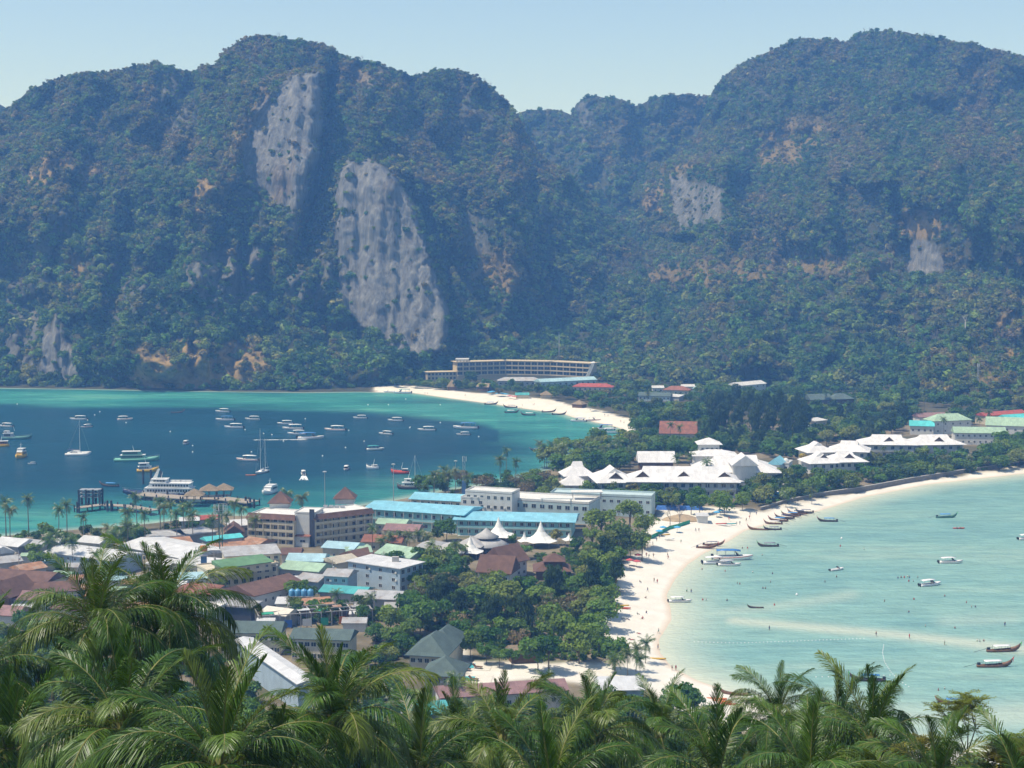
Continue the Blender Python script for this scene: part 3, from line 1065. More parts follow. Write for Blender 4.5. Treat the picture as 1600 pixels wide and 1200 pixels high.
# --- the grove behind the lagoon beach
GB = 'trees of the grove behind the lagoon beach'
grove([(640, 925), (700, 905), (745, 902), (830, 905), (900, 880), (940, 880), (960, 900), (955, 930), (940, 960), (930, 985), (955, 1008), (965, 1018), (900, 1024), (800, 1012), (745, 990), (690, 975), (630, 962)],
      (3.6, 6.0), 'bushy green broadleaf tree in the grove behind the lagoon beach', GB, gap=0.66, n=1100, kinds=('broad', 'broad', 'broad', 'broad', 'casu', 'dry'))
TP = ((945, 872, 7.5), (925, 905, 6.5), (962, 895, 6))
for (x, y, r), lb_ in zip(TP, ranked(TP, 'feathery dark casuarina at the beach edge of the grove')):
    tree(x, y, r, 'casu', lb_, 'casuarinas at the beach edge of the grove', zc=9)
tree(611, 968, 6.0, 'broad', 'dense round dark tree beside the long grey roofs', None, zc=6.5, var=4)
tree(858, 1008, 5.2, 'broad', 'lone leafy tree standing on the sandy clearing', None, zc=8.5, var=3)
TP = ((940, 812, 8.0), (985, 798, 7.5), (965, 832, 6.5), (1008, 818, 6.5), (925, 835, 5), (1003, 842, 5), (948, 842, 5.5))
for (x, y, r), lb_ in zip(TP, ranked(TP, 'tree of the big dark clump beside the aqua roofs')):
    tree(x, y, r, 'broad', lb_, 'big dark tree clump beside the aqua roofs', zc=r + 4)
grove([(880, 850), (990, 848), (985, 862), (900, 880), (870, 870)], (3, 4.5), 'low leafy tree between the big clump and the beach', 'low trees between the clump and the beach', gap=0.7)
grove([(640, 880), (690, 868), (740, 885), (745, 900), (690, 905), (650, 912)], (3, 4.5), 'leafy tree between the blue-grey block and the brown-roofed house', 'trees round the brown-roofed house', gap=0.7)
grove([(825, 862), (842, 858), (900, 858), (905, 872), (890, 880), (842, 868)], (2.6, 3.6), 'small leafy tree behind the brown tiered pavilion', 'small trees behind the tiered pavilion', gap=0.7)
TP = ((698, 824, 5.5), (683, 835, 3.5), (715, 858, 4), (705, 872, 4.5), (726, 878, 3.5), (820, 858, 3.2), (655, 868, 4.2), (672, 880, 4.5), (800, 842, 2.4), (870, 838, 3.0))
for (x, y, r), lb_ in zip(TP, ranked(TP, 'leafy tree among the white tents and aqua block')):
    tree(x, y, r, 'broad', lb_, 'trees among the white tents')
# --- shore trees of the left bay
grove([(640, 752), (700, 742), (760, 745), (860, 738), (880, 755), (870, 775), (800, 765), (740, 756), (660, 765)], (2.6, 4.2), 'low shore tree at the near edge of the blue bay', 'low shore trees at the blue bay', kinds=('broad', 'broad', 'dry'), gap=0.7)
grove([(852, 702), (880, 690), (960, 680), (1050, 683), (1085, 688), (1085, 702), (1000, 706), (965, 722), (900, 732), (856, 724)], (4.0, 6.0), 'dark green tree in the belt between the blue bay and the white roofs', 'tree belt between the blue bay and white roofs', gap=0.62, n=700)
grove([(985, 640), (1030, 628), (1100, 632), (1110, 655), (1095, 690), (1050, 690), (1000, 684)], (3.6, 5.6), 'bright green tree behind the end of the far beach', 'bright green trees behind the far beach', gap=0.66, n=600)
# --- tall casuarinas in the middle
CASP = [(1112, 640), (1124, 628), (1138, 636), (1150, 622), (1160, 640), (1172, 630), (1184, 642), (1196, 632), (1208, 644), (1220, 636), (1232, 646), (1245, 640), (1256, 652), (1130, 655), (1152, 660), (1178, 662), (1202, 660), (1226, 664), (1248, 666), (1118, 664)]
for (x, y), lb_ in zip(CASP, ranked(CASP, 'tall dark casuarina in the dense block behind the resort')):
    tree(x, y, 9.6, 'casu', lb_, 'tall casuarina block behind the resort', zc=12)
# --- right hand side of the isthmus
grove([(1262, 640), (1330, 622), (1430, 628), (1425, 655), (1370, 676), (1345, 682), (1270, 684), (1255, 670)], (3.6, 5.8), 'green tree between the casuarinas and the hotel roofs', 'trees between casuarinas and hotel roofs', gap=0.66, n=700, kinds=('broad', 'broad', 'broad', 'casu'))
grove([(1480, 655), (1600, 650), (1600, 640), (1480, 640), (1440, 640)], (3.4, 5), 'tree among the green roofs at the foot of the slope', 'trees among the green roofs', gap=0.8)
grove([(1545, 690), (1600, 682), (1640, 690), (1640, 728), (1600, 718), (1560, 722), (1535, 705)], (4, 6), 'leafy tree at the end of the seawall', 'leafy trees at the end of the seawall', gap=0.66, n=500)
grove([(1350, 712), (1420, 706), (1500, 706), (1540, 712), (1540, 726), (1460, 735), (1370, 748), (1345, 735)], (2.6, 4.2), 'garden tree on the resort lawn behind the seawall', 'garden trees behind the seawall', gap=0.72, n=600)
grove([(1165, 748), (1180, 738), (1210, 745), (1250, 735), (1290, 742), (1345, 735), (1335, 752), (1270, 764), (1200, 778), (1160, 770)], (2.6, 4.4), 'garden tree by the resort pool terrace', 'garden trees by the pool terrace', gap=0.72, n=600)
grove([(900, 764), (960, 762), (1040, 766), (1130, 772), (1165, 778), (1150, 790), (1110, 794), (1060, 782), (960, 782)], (2.8, 4.6), 'green tree before the white hotel wing', 'trees before the white hotel wing', gap=0.66, n=700)
tree(1255, 715, 3.4, 'yellow', 'tree in bright yellow blossom beside the white villa', None, zc=6)
TP = ((1190, 752, 6.5), (1248, 733, 5.5), (1080, 782, 5.0))
for (x, y, r), lb_ in zip(TP, ranked(TP, 'large spreading tree in front of the white hotel')):
    tree(x, y, r, 'broad', lb_, 'large spreading trees before the hotel', zc=6.5)
# --- far shore and village at the foot of the mountains
TP = ((735, 590, 7), (692, 598, 5.5), (780, 611, 4), (888, 612, 6), (905, 618, 5), (868, 616, 4.5), (930, 622, 5), (945, 632, 5.5), (925, 633, 4), (965, 638, 5), (985, 640, 5), (800, 600, 4), (812, 601, 4), (840, 604, 4), (665, 600, 3.5), (650, 598, 4), (640, 594, 4), (622, 592, 4), (605, 590, 4.5))
for (x, y, r), lb_ in zip(TP, ranked(TP, 'tree on the far beach in front of the long hotel')):
    tree(x, y, r, 'broad', lb_, 'trees on the far beach')
grove([(940, 606), (1000, 602), (1140, 604), (1270, 608), (1400, 616), (1400, 630), (1270, 626), (1130, 626), (1000, 612)], (3.6, 5.5), 'tree of the village at the foot of the mountains', 'trees of the far village', gap=0.95, n=500)
grove([(1400, 618), (1500, 628), (1600, 640), (1600, 620), (1480, 612), (1400, 606)], (4, 6), 'tree at the foot of the right slope', 'trees at the foot of the right slope', gap=0.8, n=300)
# --- village by the pier
TP = ((78, 836, 4.5), (70, 828, 4.0), (52, 858, 3.4), (60, 872, 4.4), (212, 832, 4.2), (222, 838, 3.6), (465, 918, 4.6), (480, 925, 3.4), (618, 872, 4.0), (345, 912, 2.6), (20, 905, 2.4), (560, 938, 2.5), (490, 945, 2.8), (530, 950, 2.4), (455, 948, 2.2), (120, 848, 3), (30, 842, 2.6), (640, 905, 3.0), (655, 920, 3.5))
for (x, y, r), lb_ in zip(TP, ranked(TP, 'small leafy tree between the village roofs')):
    tree(x, y, r, 'broad', lb_, 'small trees between the village roofs')
TP = ((690, 955, 5.0), (660, 950, 5.5), (640, 938, 4.5), (715, 985, 4.5), (735, 1005, 4), (760, 1016, 3.5), (780, 1022, 3.2), (800, 1024, 3.0))
for (x, y, r), lb_ in zip(TP, ranked(TP, 'shady tree between the grey-green roofs and the clearing')):
    tree(x, y, r, 'broad', lb_, 'shady trees beside the grey-green roofs')
# --- trees on the hillside below the palms
grove([(590, 1105), (690, 1105), (880, 1100), (930, 1092), (1010, 1092), (1075, 1085), (1110, 1088), (1120, 1240), (560, 1240)], (3.0, 5.0), 'bushy tree at the hill foot below the foreground palms', 'bushy trees at the hill foot', gap=0.62, n=900)
grove([(-60, 1120), (560, 1120), (560, 1260), (-60, 1260)], (3.0, 5.0), 'bushy tree on the slope under the foreground palms', 'bushy trees on the slope', gap=0.75, n=500)
grove([(1140, 1130), (1300, 1160), (1480, 1185), (1640, 1205), (1640, 1260), (1140, 1260)], (3.0, 4.6), 'bushy tree above the lagoon at the hill foot', 'bushy trees above the lagoon', gap=0.7, n=500)
tree(1088, 1098, 4.2, 'broad', 'dense dark green bush-like tree at the near end of the beach', None, zc=5.0, var=4)

# dark thicket under the casuarinas and greenery of the far shore
grove([(1102, 668), (1180, 672), (1262, 676), (1262, 690), (1180, 690), (1110, 690)], (3.0, 4.4), 'low dark tree at the foot of the tall casuarinas', 'low trees under the casuarinas', gap=0.6, n=500, kinds=('broad', 'broad', 'casu'))
grove([(600, 592), (720, 594), (1000, 597), (1005, 632), (960, 630), (900, 616), (860, 610), (800, 606), (700, 601), (620, 600)], (2.6, 4.4), 'leafy tree behind the far beach bars', 'leafy trees behind the far beach bars', gap=0.62, n=900)
grove([(1000, 596), (1270, 602), (1400, 612), (1400, 640), (1270, 640), (1260, 620), (1120, 620), (1000, 612)], (3.0, 5.0), 'leafy tree round the far village houses', 'leafy trees round the far village', gap=0.7, n=900)
grove([(585, 985), (640, 965), (660, 985), (640, 1012), (600, 1020)], (2.4, 3.8), 'tree in the yard between the long grey roofs and the villa', 'trees in the yard by the villa', gap=0.8, n=200)
grove([(440, 940), (560, 940), (600, 950), (590, 965), (440, 955)], (1.8, 2.8), 'small garden tree behind the construction frame', 'garden trees behind the construction frame', gap=0.9, n=200)
grove([(1108, 690), (1262, 688), (1266, 704), (1236, 706), (1130, 696)], (2.4, 3.8), 'small tree behind the white lobby roof', 'small trees behind the white lobby', gap=0.7, n=400)
grove([(-20, 838), (120, 830), (240, 822), (330, 812), (330, 822), (240, 834), (120, 842), (-20, 850)], (1.6, 2.6), 'low bush on the shore left of the pier', 'low bushes on the shore left of the pier', gap=0.8, n=500)
grove([(-60, 968), (60, 968), (110, 985), (110, 1040), (-60, 1060)], (2.4, 3.8), 'leafy tree below the mauve roofs at the left edge', 'leafy trees below the mauve roofs', gap=0.7, n=300)
# the trees that show largest stand singly, the many small ones far off read as one mass
TREES.sort(key=lambda t_: (t_[5] is not None, -t_[2] / t_[0][1]))
nb = 0
rest = []
single = []
for t_ in TREES:
    if t_[3] == 'broad':
        vis = P(0, 1200, 0).y < 1e9 and -0.36 < t_[0][0] / t_[0][1] < 0.36
        nb += 1
        if nb > 300 or not vis:
            rest.append(t_)
            continue
    single.append(t_)
bylab = {}
for t_ in single:
    bylab.setdefault(t_[4], []).append(t_)
for lb, ts in bylab.items():
    names = ranked([(t_[0][0] / t_[0][1], 0) for t_ in ts], lb)
    for t_, nm in zip(ts, names):
        build_tree(*t_[:4], nm if len(nm.split()) <= 16 else lb, *t_[5:])
for i in range(4):
    V, Fq, t = crown_arrays(180 + i, 20, 900, 0.105, (1, 1, (0.75, 0.62, 0.85, 0.7)[i]), 0.6, (0.22, 0.42))
    proto('k9%d_crown' % i, poly_mesh('grove_crown', V, Fq, M_FORLEAF, t))
# gardens and scrub on the village's near edge, mostly behind the front palms
for poly, n in (([(-80, 990), (300, 1000), (345, 1030), (430, 1110), (420, 1150), (-80, 1150)], 190), ([(490, 1025), (600, 1020), (640, 1070), (640, 1110), (500, 1110)], 60), ([(585, 1000), (625, 985), (630, 1010), (600, 1020)], 8)):
    SHRUB.append(poly)
    for _ in range(n):
        x, y = random.uniform(-80, 640), random.uniform(985, 1150)
        if inside(np.array([x]), np.array([y]), poly)[0]:
            r = random.uniform(2.2, 4.2)
            p = P(x, y, GZ + r * 0.9)
            rest.append(((p.x, p.y, ground_z(p.x, p.y)), r * 0.9, r))
gp = [(t_[0][0], t_[0][1], t_[0][2] + t_[1]) for t_ in rest]
gr = [t_[2] for t_ in rest]
gi_ = [9 + random.randrange(4) for _ in rest]
# undergrowth: shrubs between the trunks
for poly in SHRUB:
    w_ = [P(a, c_, GZ + 3).xy for a, c_ in poly]
    xs = [q.x for q in w_]
    ys = [q.y for q in w_]
    ar = (max(xs) - min(xs)) * (max(ys) - min(ys))
    n = min(int(ar / 6), 3500)
    X = rng.uniform(min(xs), max(xs), n)
    Y_ = rng.uniform(min(ys), max(ys), n)
    k = inside(X, Y_, [tuple(q) for q in w_]) & (water_in(X, Y_) < -12)
    k &= np.max([sdist(X, Y_, [tuple(P(a, c_, GZ).xy) for a, c_ in p_]) for p_ in BEACHP], 0) < -2.5
    X, Y_ = X[k], Y_[k]
    Z_ = ground_za(X, Y_)
    for x, y, z in zip(X, Y_, Z_):
        r = random.uniform(0.8, 2.1)
        gp.append((x, y, z + r * 0.35))
        gr.append(r)
        gi_.append(9 + random.randrange(4))
gp = np.array(gp)
scatter('undergrowth', gp, np.array(gr), np.clip(rng.normal(0.27, 0.15, len(gp)), 0, 1), np.array(gi_), 'green undergrowth and distant garden trees filling the groves')

# ---------------------------------------------------------------- palms in the village
PC = []
for i in range(5):
    V, Fq, t = palm_crown_arrays(200 + i, 24, 11)
    PC.append(poly_mesh('crown', V, Fq, M_PALM, t))
PT = []
for i in range(3):
    a = random.Random(300 + i)
    bx, by = a.uniform(-0.05, 0.05), a.uniform(-0.05, 0.05)
    PT.append(MB().tube([(bx, by, -0.03), (bx * 0.6, by * 0.6, 0.3), (bx * 0.2, by * 0.2, 0.7), (0, 0, 1.0)], [0.021, 0.0135, 0.0115, 0.0105], 6).mesh('trunk', M_PBARK, True))


def palm(px, py, h=13.0, r=3.5, label='', group=None, z0=None):
    p = P(px, py, GZ + h)
    g = ground_z(p.x, p.y) if z0 is None else z0
    g = max(g, 0.2)
    p = P(px, py, g + h)
    t = thing('coconut_palm', label, 'palm', (p.x, p.y, g), random.uniform(0, 6.28), group)
    obj('crown', random.choice(PC), t, (0, 0, h), random.uniform(0, 6), (r, r, r))
    obj('trunk', random.choice(PT), t, (0, 0, 0), 0, (h, h, h))
    return t


for pts_, h, r, lab, grp in (
    ([(8, 784), (15, 796), (43, 780), (92, 797), (104, 789), (130, 808)], 15, 3.9, 'slim palm at the waterside left of the pier', 'slim palms left of the pier'),
    ([(85, 838), (78, 846), (103, 838), (112, 846), (170, 826), (178, 834), (199, 822)], 11, 4.4, 'dark drooping palm between the white sheds', 'dark palms between the white sheds'),
    ([(199, 801), (225, 803), (212, 777), (250, 783), (256, 794), (267, 789), (275, 803), (286, 792), (300, 804), (295, 792), (332, 813), (341, 797), (354, 806), (366, 786), (377, 795)], 14, 3.9, 'tall palm in the row beside the pier pavilions', 'tall palms beside the pier pavilions'),
    ([(399, 812)], 11, 4.2, 'lone palm before the left wing of the cream hotel', None),
    ([(582, 824)], 10.5, 3.6, 'lone palm at the right end of the cream hotel', None),
    ([(448, 771), (472, 778)], 13, 4.2, 'palm rising behind the pyramid roof of the cream hotel', 'palms behind the cream hotel'),
    ([(678, 741), (694, 735), (700, 742), (712, 738), (733, 746)], 11, 4.2, 'bushy palm on the shore beside the phone mast', 'palms beside the phone mast'),
    ([(781, 718), (791, 704), (806, 722)], 14, 3.9, 'tall palm of the trio leaning over the teal shallows', 'palm trio over the teal shallows'),
    ([(844, 693), (850, 700), (862, 694), (880, 700), (905, 695), (915, 706), (935, 690), (946, 700), (958, 698), (966, 692), (985, 705)], 11, 4.2, 'palm rising from the tree belt by the blue bay', 'palms of the tree belt by the blue bay'),
    ([(1120, 650), (1142, 668), (1150, 664), (1048, 664), (1062, 668), (1078, 712), (1058, 715), (1105, 722), (1092, 660)], 12, 3.8, 'palm in front of the dark casuarinas', 'palms before the casuarinas'),
    ([(1095, 610), (1088, 622), (1012, 615), (1255, 580), (1290, 612), (1420, 610), (1432, 640), (1445, 620), (1530, 655), (1475, 655), (1545, 645), (1475, 600), (1465, 582), (1590, 590)], 11, 3.8, 'palm of the far village below the forest slope', 'palms of the far village'),
    ([(1385, 690), (1380, 700), (1405, 716), (1428, 712), (1446, 715), (1462, 712), (1480, 716), (1500, 712), (1515, 715), (1540, 718), (1395, 730), (1415, 728), (1375, 735), (1362, 738)], 6.5, 3.0, 'young palm in the row along the seawall garden', 'young palms along the seawall'),
    ([(1125, 780), (1136, 770), (1210, 762), (1222, 752), (1228, 772), (1268, 768), (1180, 766)], 6.5, 3.2, 'palm by the resort terrace at the lagoon', 'palms by the resort terrace'),
    ([(980, 830), (1000, 850), (958, 850)], 7.5, 3.6, 'palm at the foot of the big dark clump', 'palms at the foot of the big clump'),
    ([(610, 838), (625, 835), (640, 838), (598, 845), (655, 835), (668, 838), (675, 850), (670, 862)], 6.5, 3.8, 'short palm in the row before the aqua block', 'short palms before the aqua block'),
    ([(525, 928), (580, 932), (150, 866), (705, 868), (712, 852)], 7, 3.0, 'small palm standing between the village houses', 'small palms between the houses'),
    ([(1010, 1005), (995, 1015), (960, 1030), (980, 1022), (1000, 1030)], 6, 3.6, 'palm at the beach tip of the grove', 'palms at the beach tip of the grove'),
    ([(850, 1060), (710, 1060), (620, 1090), (700, 1120), (730, 1105)], 8, 3.8, 'low palm beside the long mauve roof', 'low palms beside the mauve roof'),
):
    for (x, y), lb_ in zip(pts_, ranked(pts_, lab)):
        palm(x, y, h * random.uniform(0.94, 1.07), r * random.uniform(0.9, 1.12), lb_, grp)
print('objects so far', len(bpy.data.objects))

# ---------------------------------------------------------------- the big palms in front
M_FROND = leafmat('frond_leaf', [(0.042, 0.100, 0.009), (0.055, 0.120, 0.011), (0.074, 0.140, 0.013), (0.115, 0.155, 0.017)], trans=0.26, var=0.65, rough=0.42, spec=0.42)
M_FRONDD = leafmat('dead_frond', [(0.20, 0.14, 0.07), (0.26, 0.19, 0.11)], trans=0.2, var=0.35)
M_RIB = mat('frond_rib', (0.17, 0.165, 0.045), 0.55, 0.3, 1.5, 0.35)
M_NUT = mat('coconut', (0.42, 0.30, 0.06), 0.5, 0.25, 4, 0.4)


def frond(seed, e0, drop, L=4.6, nl=112, hang=0.35, dead=False, fold=0.5, sw=0.35):
    """one feather frond: arching rib and two rows of narrow leaflets that sag under their weight"""
    r = np.random.default_rng(seed)
    ns = 24
    p = np.zeros(3)
    pts_, tans = [p], []
    sway = r.uniform(-0.16, 0.16)
    for i in range(ns):
        f = i / ns
        e = R(e0) - R(drop) * f ** 1.35
        a = sway * f * 2
        d = np.array([math.cos(e) * math.cos(a), math.cos(e) * math.sin(a), math.sin(e)])
        tans.append(d)
        p = p + d * L / ns
        pts_.append(p)
    tans.append(tans[-1])
    pts_ = np.array(pts_)
    tans = np.array(tans)
    V, Fq, tint, mi = [], [], [], []
    # rib as a three-sided taper
    for i in range(ns + 1):
        t_ = tans[i]
        s = np.cross(t_, [0, 0, 1.0])
        s /= np.linalg.norm(s) + 1e-9
        n = np.cross(s, t_)
        w_ = 0.042 * (1 - i / ns) ** 0.8 + 0.006
        if i < 2:
            w_ *= 1.9
        V += [pts_[i] + s * w_, pts_[i] + n * w_ * 0.5, pts_[i] - s * w_, pts_[i] - n * w_ * 0.7]
    for i in range(ns):
        for k in range(4):
            Fq.append([i * 4 + k, i * 4 + (k + 1) % 4, i * 4 + 4 + (k + 1) % 4, i * 4 + 4 + k])
            tint.append(0.5)
            mi.append(1)
    twist = r.uniform(-0.5, 0.5)
    for sd in (-1, 1):
        for k in range(nl):
            f = 0.13 + 0.87 * (k + r.uniform(-0.25, 0.25)) / nl
            if r.random() < (0.3 if dead else 0.035):
                continue
            x = f * ns
            i = min(int(x), ns - 1)
            q = pts_[i] + (pts_[i + 1] - pts_[i]) * (x - i)
            t_ = tans[i]
            s = np.cross(t_, [0, 0, 1.0])
            s /= np.linalg.norm(s) + 1e-9
            n = np.cross(s, t_)
            ll = 1.16 * (math.sin(math.pi * min(1, (f * 0.93 + 0.08))) ** 0.55 * 0.85 + 0.12) * r.uniform(0.85, 1.12) * (L / 4.6)
            sweep = sw + (1.35 - sw) * 0.75 * f + r.normal(0, 0.07)
            lift = fold - 0.5 * f + r.normal(0, 0.10) + twist * sd * f
            d = s * sd * math.cos(sweep) + t_ * math.sin(sweep) + n * lift * 0.6
            d /= np.linalg.norm(d)
            w_ = 0.0175 * r.uniform(0.8, 1.2)
            sag = hang * r.uniform(0.7, 1.4)
            m1 = q + d * ll * 0.45 + np.array([0, 0, -sag * ll * 0.16])
            m2 = q + d * ll * 0.80 + np.array([0, 0, -sag * ll * 0.50])
            e = q + d * ll * 0.97 + np.array([0, 0, -sag * ll * 0.88])
            wv = t_ - d * np.dot(t_, d)
            wv /= np.linalg.norm(wv) + 1e-9
            wv = wv * 0.9 + np.array([0, 0, r.uniform(-.4, .4)])
            b0 = len(V)
            V += [q - wv * w_ * 0.5, q + wv * w_ * 0.5, m1 + wv * w_, m1 - wv * w_, m2 + wv * w_ * 0.75, m2 - wv * w_ * 0.75, e + wv * w_ * 0.12, e - wv * w_ * 0.12]
            Fq += [[b0, b0 + 1, b0 + 2, b0 + 3], [b0 + 3, b0 + 2, b0 + 4, b0 + 5], [b0 + 5, b0 + 4, b0 + 6, b0 + 7]]
            c = np.clip(r.normal(0.5, 0.22), 0, 1)
            tint += [c] * 3
            mi += [0] * 3
    return poly_mesh('frond', np.array(V), np.array(Fq), [M_FRONDD if dead else M_FROND, M_RIB], tint, mi)


FR = {k: [frond(400 + 10 * i + j, e + (-4, 5)[j], d + (8, -8)[j], hang=h_, fold=fo, sw={'spear': 1.0, 'up': 0.62}.get(k, 0.38)) for j in range(2)]
      for i, (k, e, d, h_, fo) in enumerate((('spear', 84, 20, 0.15, 0.9), ('up', 72, 58, 0.4, 0.6), ('high', 56, 92, 0.6, 0.5), ('mid', 38, 104, 0.8, 0.35), ('flat', 16, 98, 0.95, 0.2), ('low', -12, 70, 1.0, 0.1), ('hang', -42, 42, 1.0, 0.0)))}
FR['dead'] = [frond(490, -50, 34, hang=0.9, dead=True), frond(491, -30, 56, hang=0.9, dead=True)]
M_FTR = mat('front_palm_bark', (0.19, 0.165, 0.13), 0.9, 0.3, 5, 0.1)


def big_palm(px, py, Y, label, n=26, s=1.0, nuts=0, seed=0, lean=0.0, dead=2):
    r = random.Random(seed)
    hp = PY(px, py, Y)
    gx, gy = hp.x + lean, hp.y + 0.5
    gz = ground_z(gx, gy) - 0.4
    h = hp.z - gz
    t = thing('foreground_palm', label, 'palm', (gx, gy, gz), 0, 'big coconut palms in the foreground')
    mb = MB()
    dx, dy = hp.x - gx, hp.y - gy
    k = max(10, int(h / 0.35))
    pts_ = [(dx * (i / k) ** 1.6, dy * (i / k) ** 1.6, h * i / k) for i in range(k + 1)]
    rad_ = [(0.17 - 0.05 * i / k + (0.10 if i < 2 else 0)) * (1.0 if i % 2 else 1.13) for i in range(k + 1)]
    mb.tube(pts_, rad_, 10)
    mb.build('trunk', M_FTR, t, sm=True)
    sh = MB().lathe([(0.14, -0.5), (0.30, -0.2), (0.30, 0.1), (0.16, 0.45), (0.02, 0.8)], 12, c=(dx, dy, h))
    sh.build('heart', M_RIB, t, sm=True)
    order = ['spear', 'spear', 'up', 'up', 'up', 'high', 'high', 'high', 'high', 'high', 'mid', 'mid', 'mid', 'mid', 'mid', 'mid', 'flat', 'flat', 'flat', 'flat', 'flat', 'low', 'low', 'low', 'low', 'hang', 'hang', 'hang']
    az = r.uniform(0, 6.28)
    n = int(n * 1.18)
    for i in range(n):
        k = order[int(i * len(order) / n)]
        az += 2.4 + r.uniform(-0.25, 0.25)
        fs = s * r.uniform(0.88, 1.1) * (0.8 if k == 'spear' else 1.0)
        obj('frond', r.choice(FR[k]), t, (dx + 0.1 * math.cos(az), dy + 0.1 * math.sin(az), h + 0.12 * (1 - i / n)), az, (fs, fs, fs))
    for i in range(dead):
        az += 2.4
        obj('dead_frond', r.choice(FR['dead']), t, (dx, dy, h - 0.2), az, (s * 0.8,) * 3)
    for i in range(nuts):
        a = r.uniform(0, 6.28)
        q = (dx + 0.38 * math.cos(a), dy + 0.38 * math.sin(a), h - 0.25 - r.uniform(0, 0.45))
        obj('coconut', NUT, t, q, a)
    return t


NUT = MB().lathe([(0.01, -0.15), (0.09, -0.12), (0.125, 0.0), (0.10, 0.09), (0.04, 0.14), (0.005, 0.15)], 10).mesh('coconut', M_NUT, True)
big_palm(195, 1150, 54, 'largest foreground palm with upright central fronds near the bottom left corner', 30, 1.0, 0, 1)
big_palm(150, 985, 66, 'foreground palm rising behind the largest one, its spear before the white sheds', 26, 0.95, 0, 2)
big_palm(258, 968, 70, 'foreground palm with ragged crown reaching up to the white market roof', 28, 1.0, 0, 3, dead=3)
big_palm(522, 1135, 58, 'foreground palm with a full round crown right of the white canopy', 30, 0.98, 0, 4)
big_palm(345, 1205, 50, 'foreground palm whose long frond arches over the white canopy', 26, 1.05, 0, 5)
big_palm(785, 1165, 74, 'thin foreground palm carrying a cluster of yellow coconuts', 20, 0.98, 11, 6)
big_palm(928, 1150, 76, 'foreground palm before the white corner roof on the beach', 24, 0.98, 5, 7)
big_palm(1032, 1150, 84, 'foreground palm with sparse spiky fronds against the sand', 20, 0.9, 0, 8)
big_palm(1215, 1120, 86, 'foreground palm standing alone against the pale lagoon', 22, 0.85, 0, 9, dead=2)
big_palm(1362, 1165, 70, 'foreground palm with a long bare spear before the blue longtail boat', 26, 1.0, 0, 10)
big_palm(655, 1215, 62, 'low foreground palm between the round-crowned and the coconut-bearing palm', 22, 0.95, 0, 11)
big_palm(1120, 1225, 60, 'low foreground palm filling the bottom edge under the dark bush', 22, 0.95, 0, 12)
big_palm(1465, 1225, 60, 'low foreground palm at the bottom edge below the feathery tree', 20, 0.85, 0, 13)
big_palm(-45, 1075, 63, 'foreground palm outside the left edge with fronds arching in over mauve roofs', 24, 1.0, 0, 19)
big_palm(715, 1165, 84, 'small foreground palm between the coconut palm and the grey-green villa', 22, 0.95, 0, 20)
big_palm(1310, 1130, 84, 'foreground palm left behind the spear palm', 22, 0.95, 0, 22)
big_palm(15, 1190, 57, 'foreground palm cut by the left edge of the picture', 26, 1.0, 0, 14)
big_palm(860, 1250, 58, 'low foreground palm hiding the mauve roof at the bottom', 20, 0.95, 0, 15)
big_palm(1265, 1240, 56, 'low foreground palm with broad fronds at the bottom right of centre', 22, 0.95, 0, 16)
big_palm(430, 1270, 52, 'low foreground palm at the bottom edge left of centre', 22, 0.95, 0, 17)
big_palm(1600, 1260, 58, 'low foreground palm cut by the bottom right corner', 18, 0.9, 0, 18)

# --- feathery tree with yellowing leaflets at the lower right
M_FEA = leafmat('feather_leaf', [(0.12, 0.17, 0.02), (0.16, 0.19, 0.025), (0.20, 0.18, 0.03)], trans=0.4, var=0.45)


def feathery(px, py, Y, hgt, label, seed):
    r = random.Random(seed)
    top = PY(px, py, Y)
    gz = ground_z(top.x, top.y)
    t = thing('feathery_tree', label, 'tree', (top.x, top.y, gz), 0)
    h = top.z - gz
    mb = MB()
    tips = []
    mb.tube([(0, 0, -0.3), (0.05, 0, h - hgt)], [0.09, 0.06], 7)

    def br(p, d, L, rad_, lv):
        q = p + d * L
        mb.tube([p, q], [rad_, rad_ * 0.6], 5, cap=False)
        if lv == 3:
            tips.append((q, d))
            return
        tips.append((q, d))
        for _ in range(3):
            nd = (d + Vector((r.uniform(-1, 1), r.uniform(-1, 1), r.uniform(-0.1, 0.8))) * 0.75).normalized()
            br(q, nd, L * r.uniform(0.6, 0.85), rad_ * 0.6, lv + 1)
    br(Vector((0.05, 0, h - hgt)), Vector((0, 0, 1)), hgt * 0.38, 0.06, 0)
    mb.build('trunk', M_BARK, t, sm=True)
    V, Fq, tn = [], [], []
    for q, d in tips:
        for _ in range(5):
            a = r.uniform(0, 6.28)
            fd = Vector((math.cos(a), math.sin(a), r.uniform(-0.35, 0.45))).normalized()
            sd = fd.cross(Vector((0, 0, 1))).normalized()
            L = r.uniform(0.6, 1.0)
            c = r.random()
            for k in range(9):
                o_ = q + fd * L * k / 9 + Vector((0, 0, -0.22 * (k / 9) ** 2 * L))
                for s_ in (-1, 1):
                    e = o_ + sd * s_ * 0.15 + fd * 0.06 + Vector((0, 0, r.uniform(-0.05, 0.03)))
                    m_ = (o_ + e) / 2
                    wv = fd * 0.034
                    b0 = len(V)
                    V += [o_, m_ + wv, e, m_ - wv]
                    Fq.append([b0, b0 + 1, b0 + 2, b0 + 3])
                    tn.append(c)
    obj('crown', poly_mesh('crown', np.array([tuple(v_) for v_ in V]), np.array(Fq), M_FEA, tn), t)


feathery(1512, 1088, 66, 4.2, 'airy tree with yellow-green feather leaves against the lagoon', 1)
feathery(1440, 1165, 64, 2.6, 'feather-leaved tree low beside the spear palm', 2)
feathery(1560, 1165, 60, 2.8, 'rusty-tinged feather-leaved tree near the right edge', 3)
feathery(1600, 1140, 62, 3.0, 'feather-leaved tree cut by the right edge', 4)
print('objects with palms', len(bpy.data.objects))

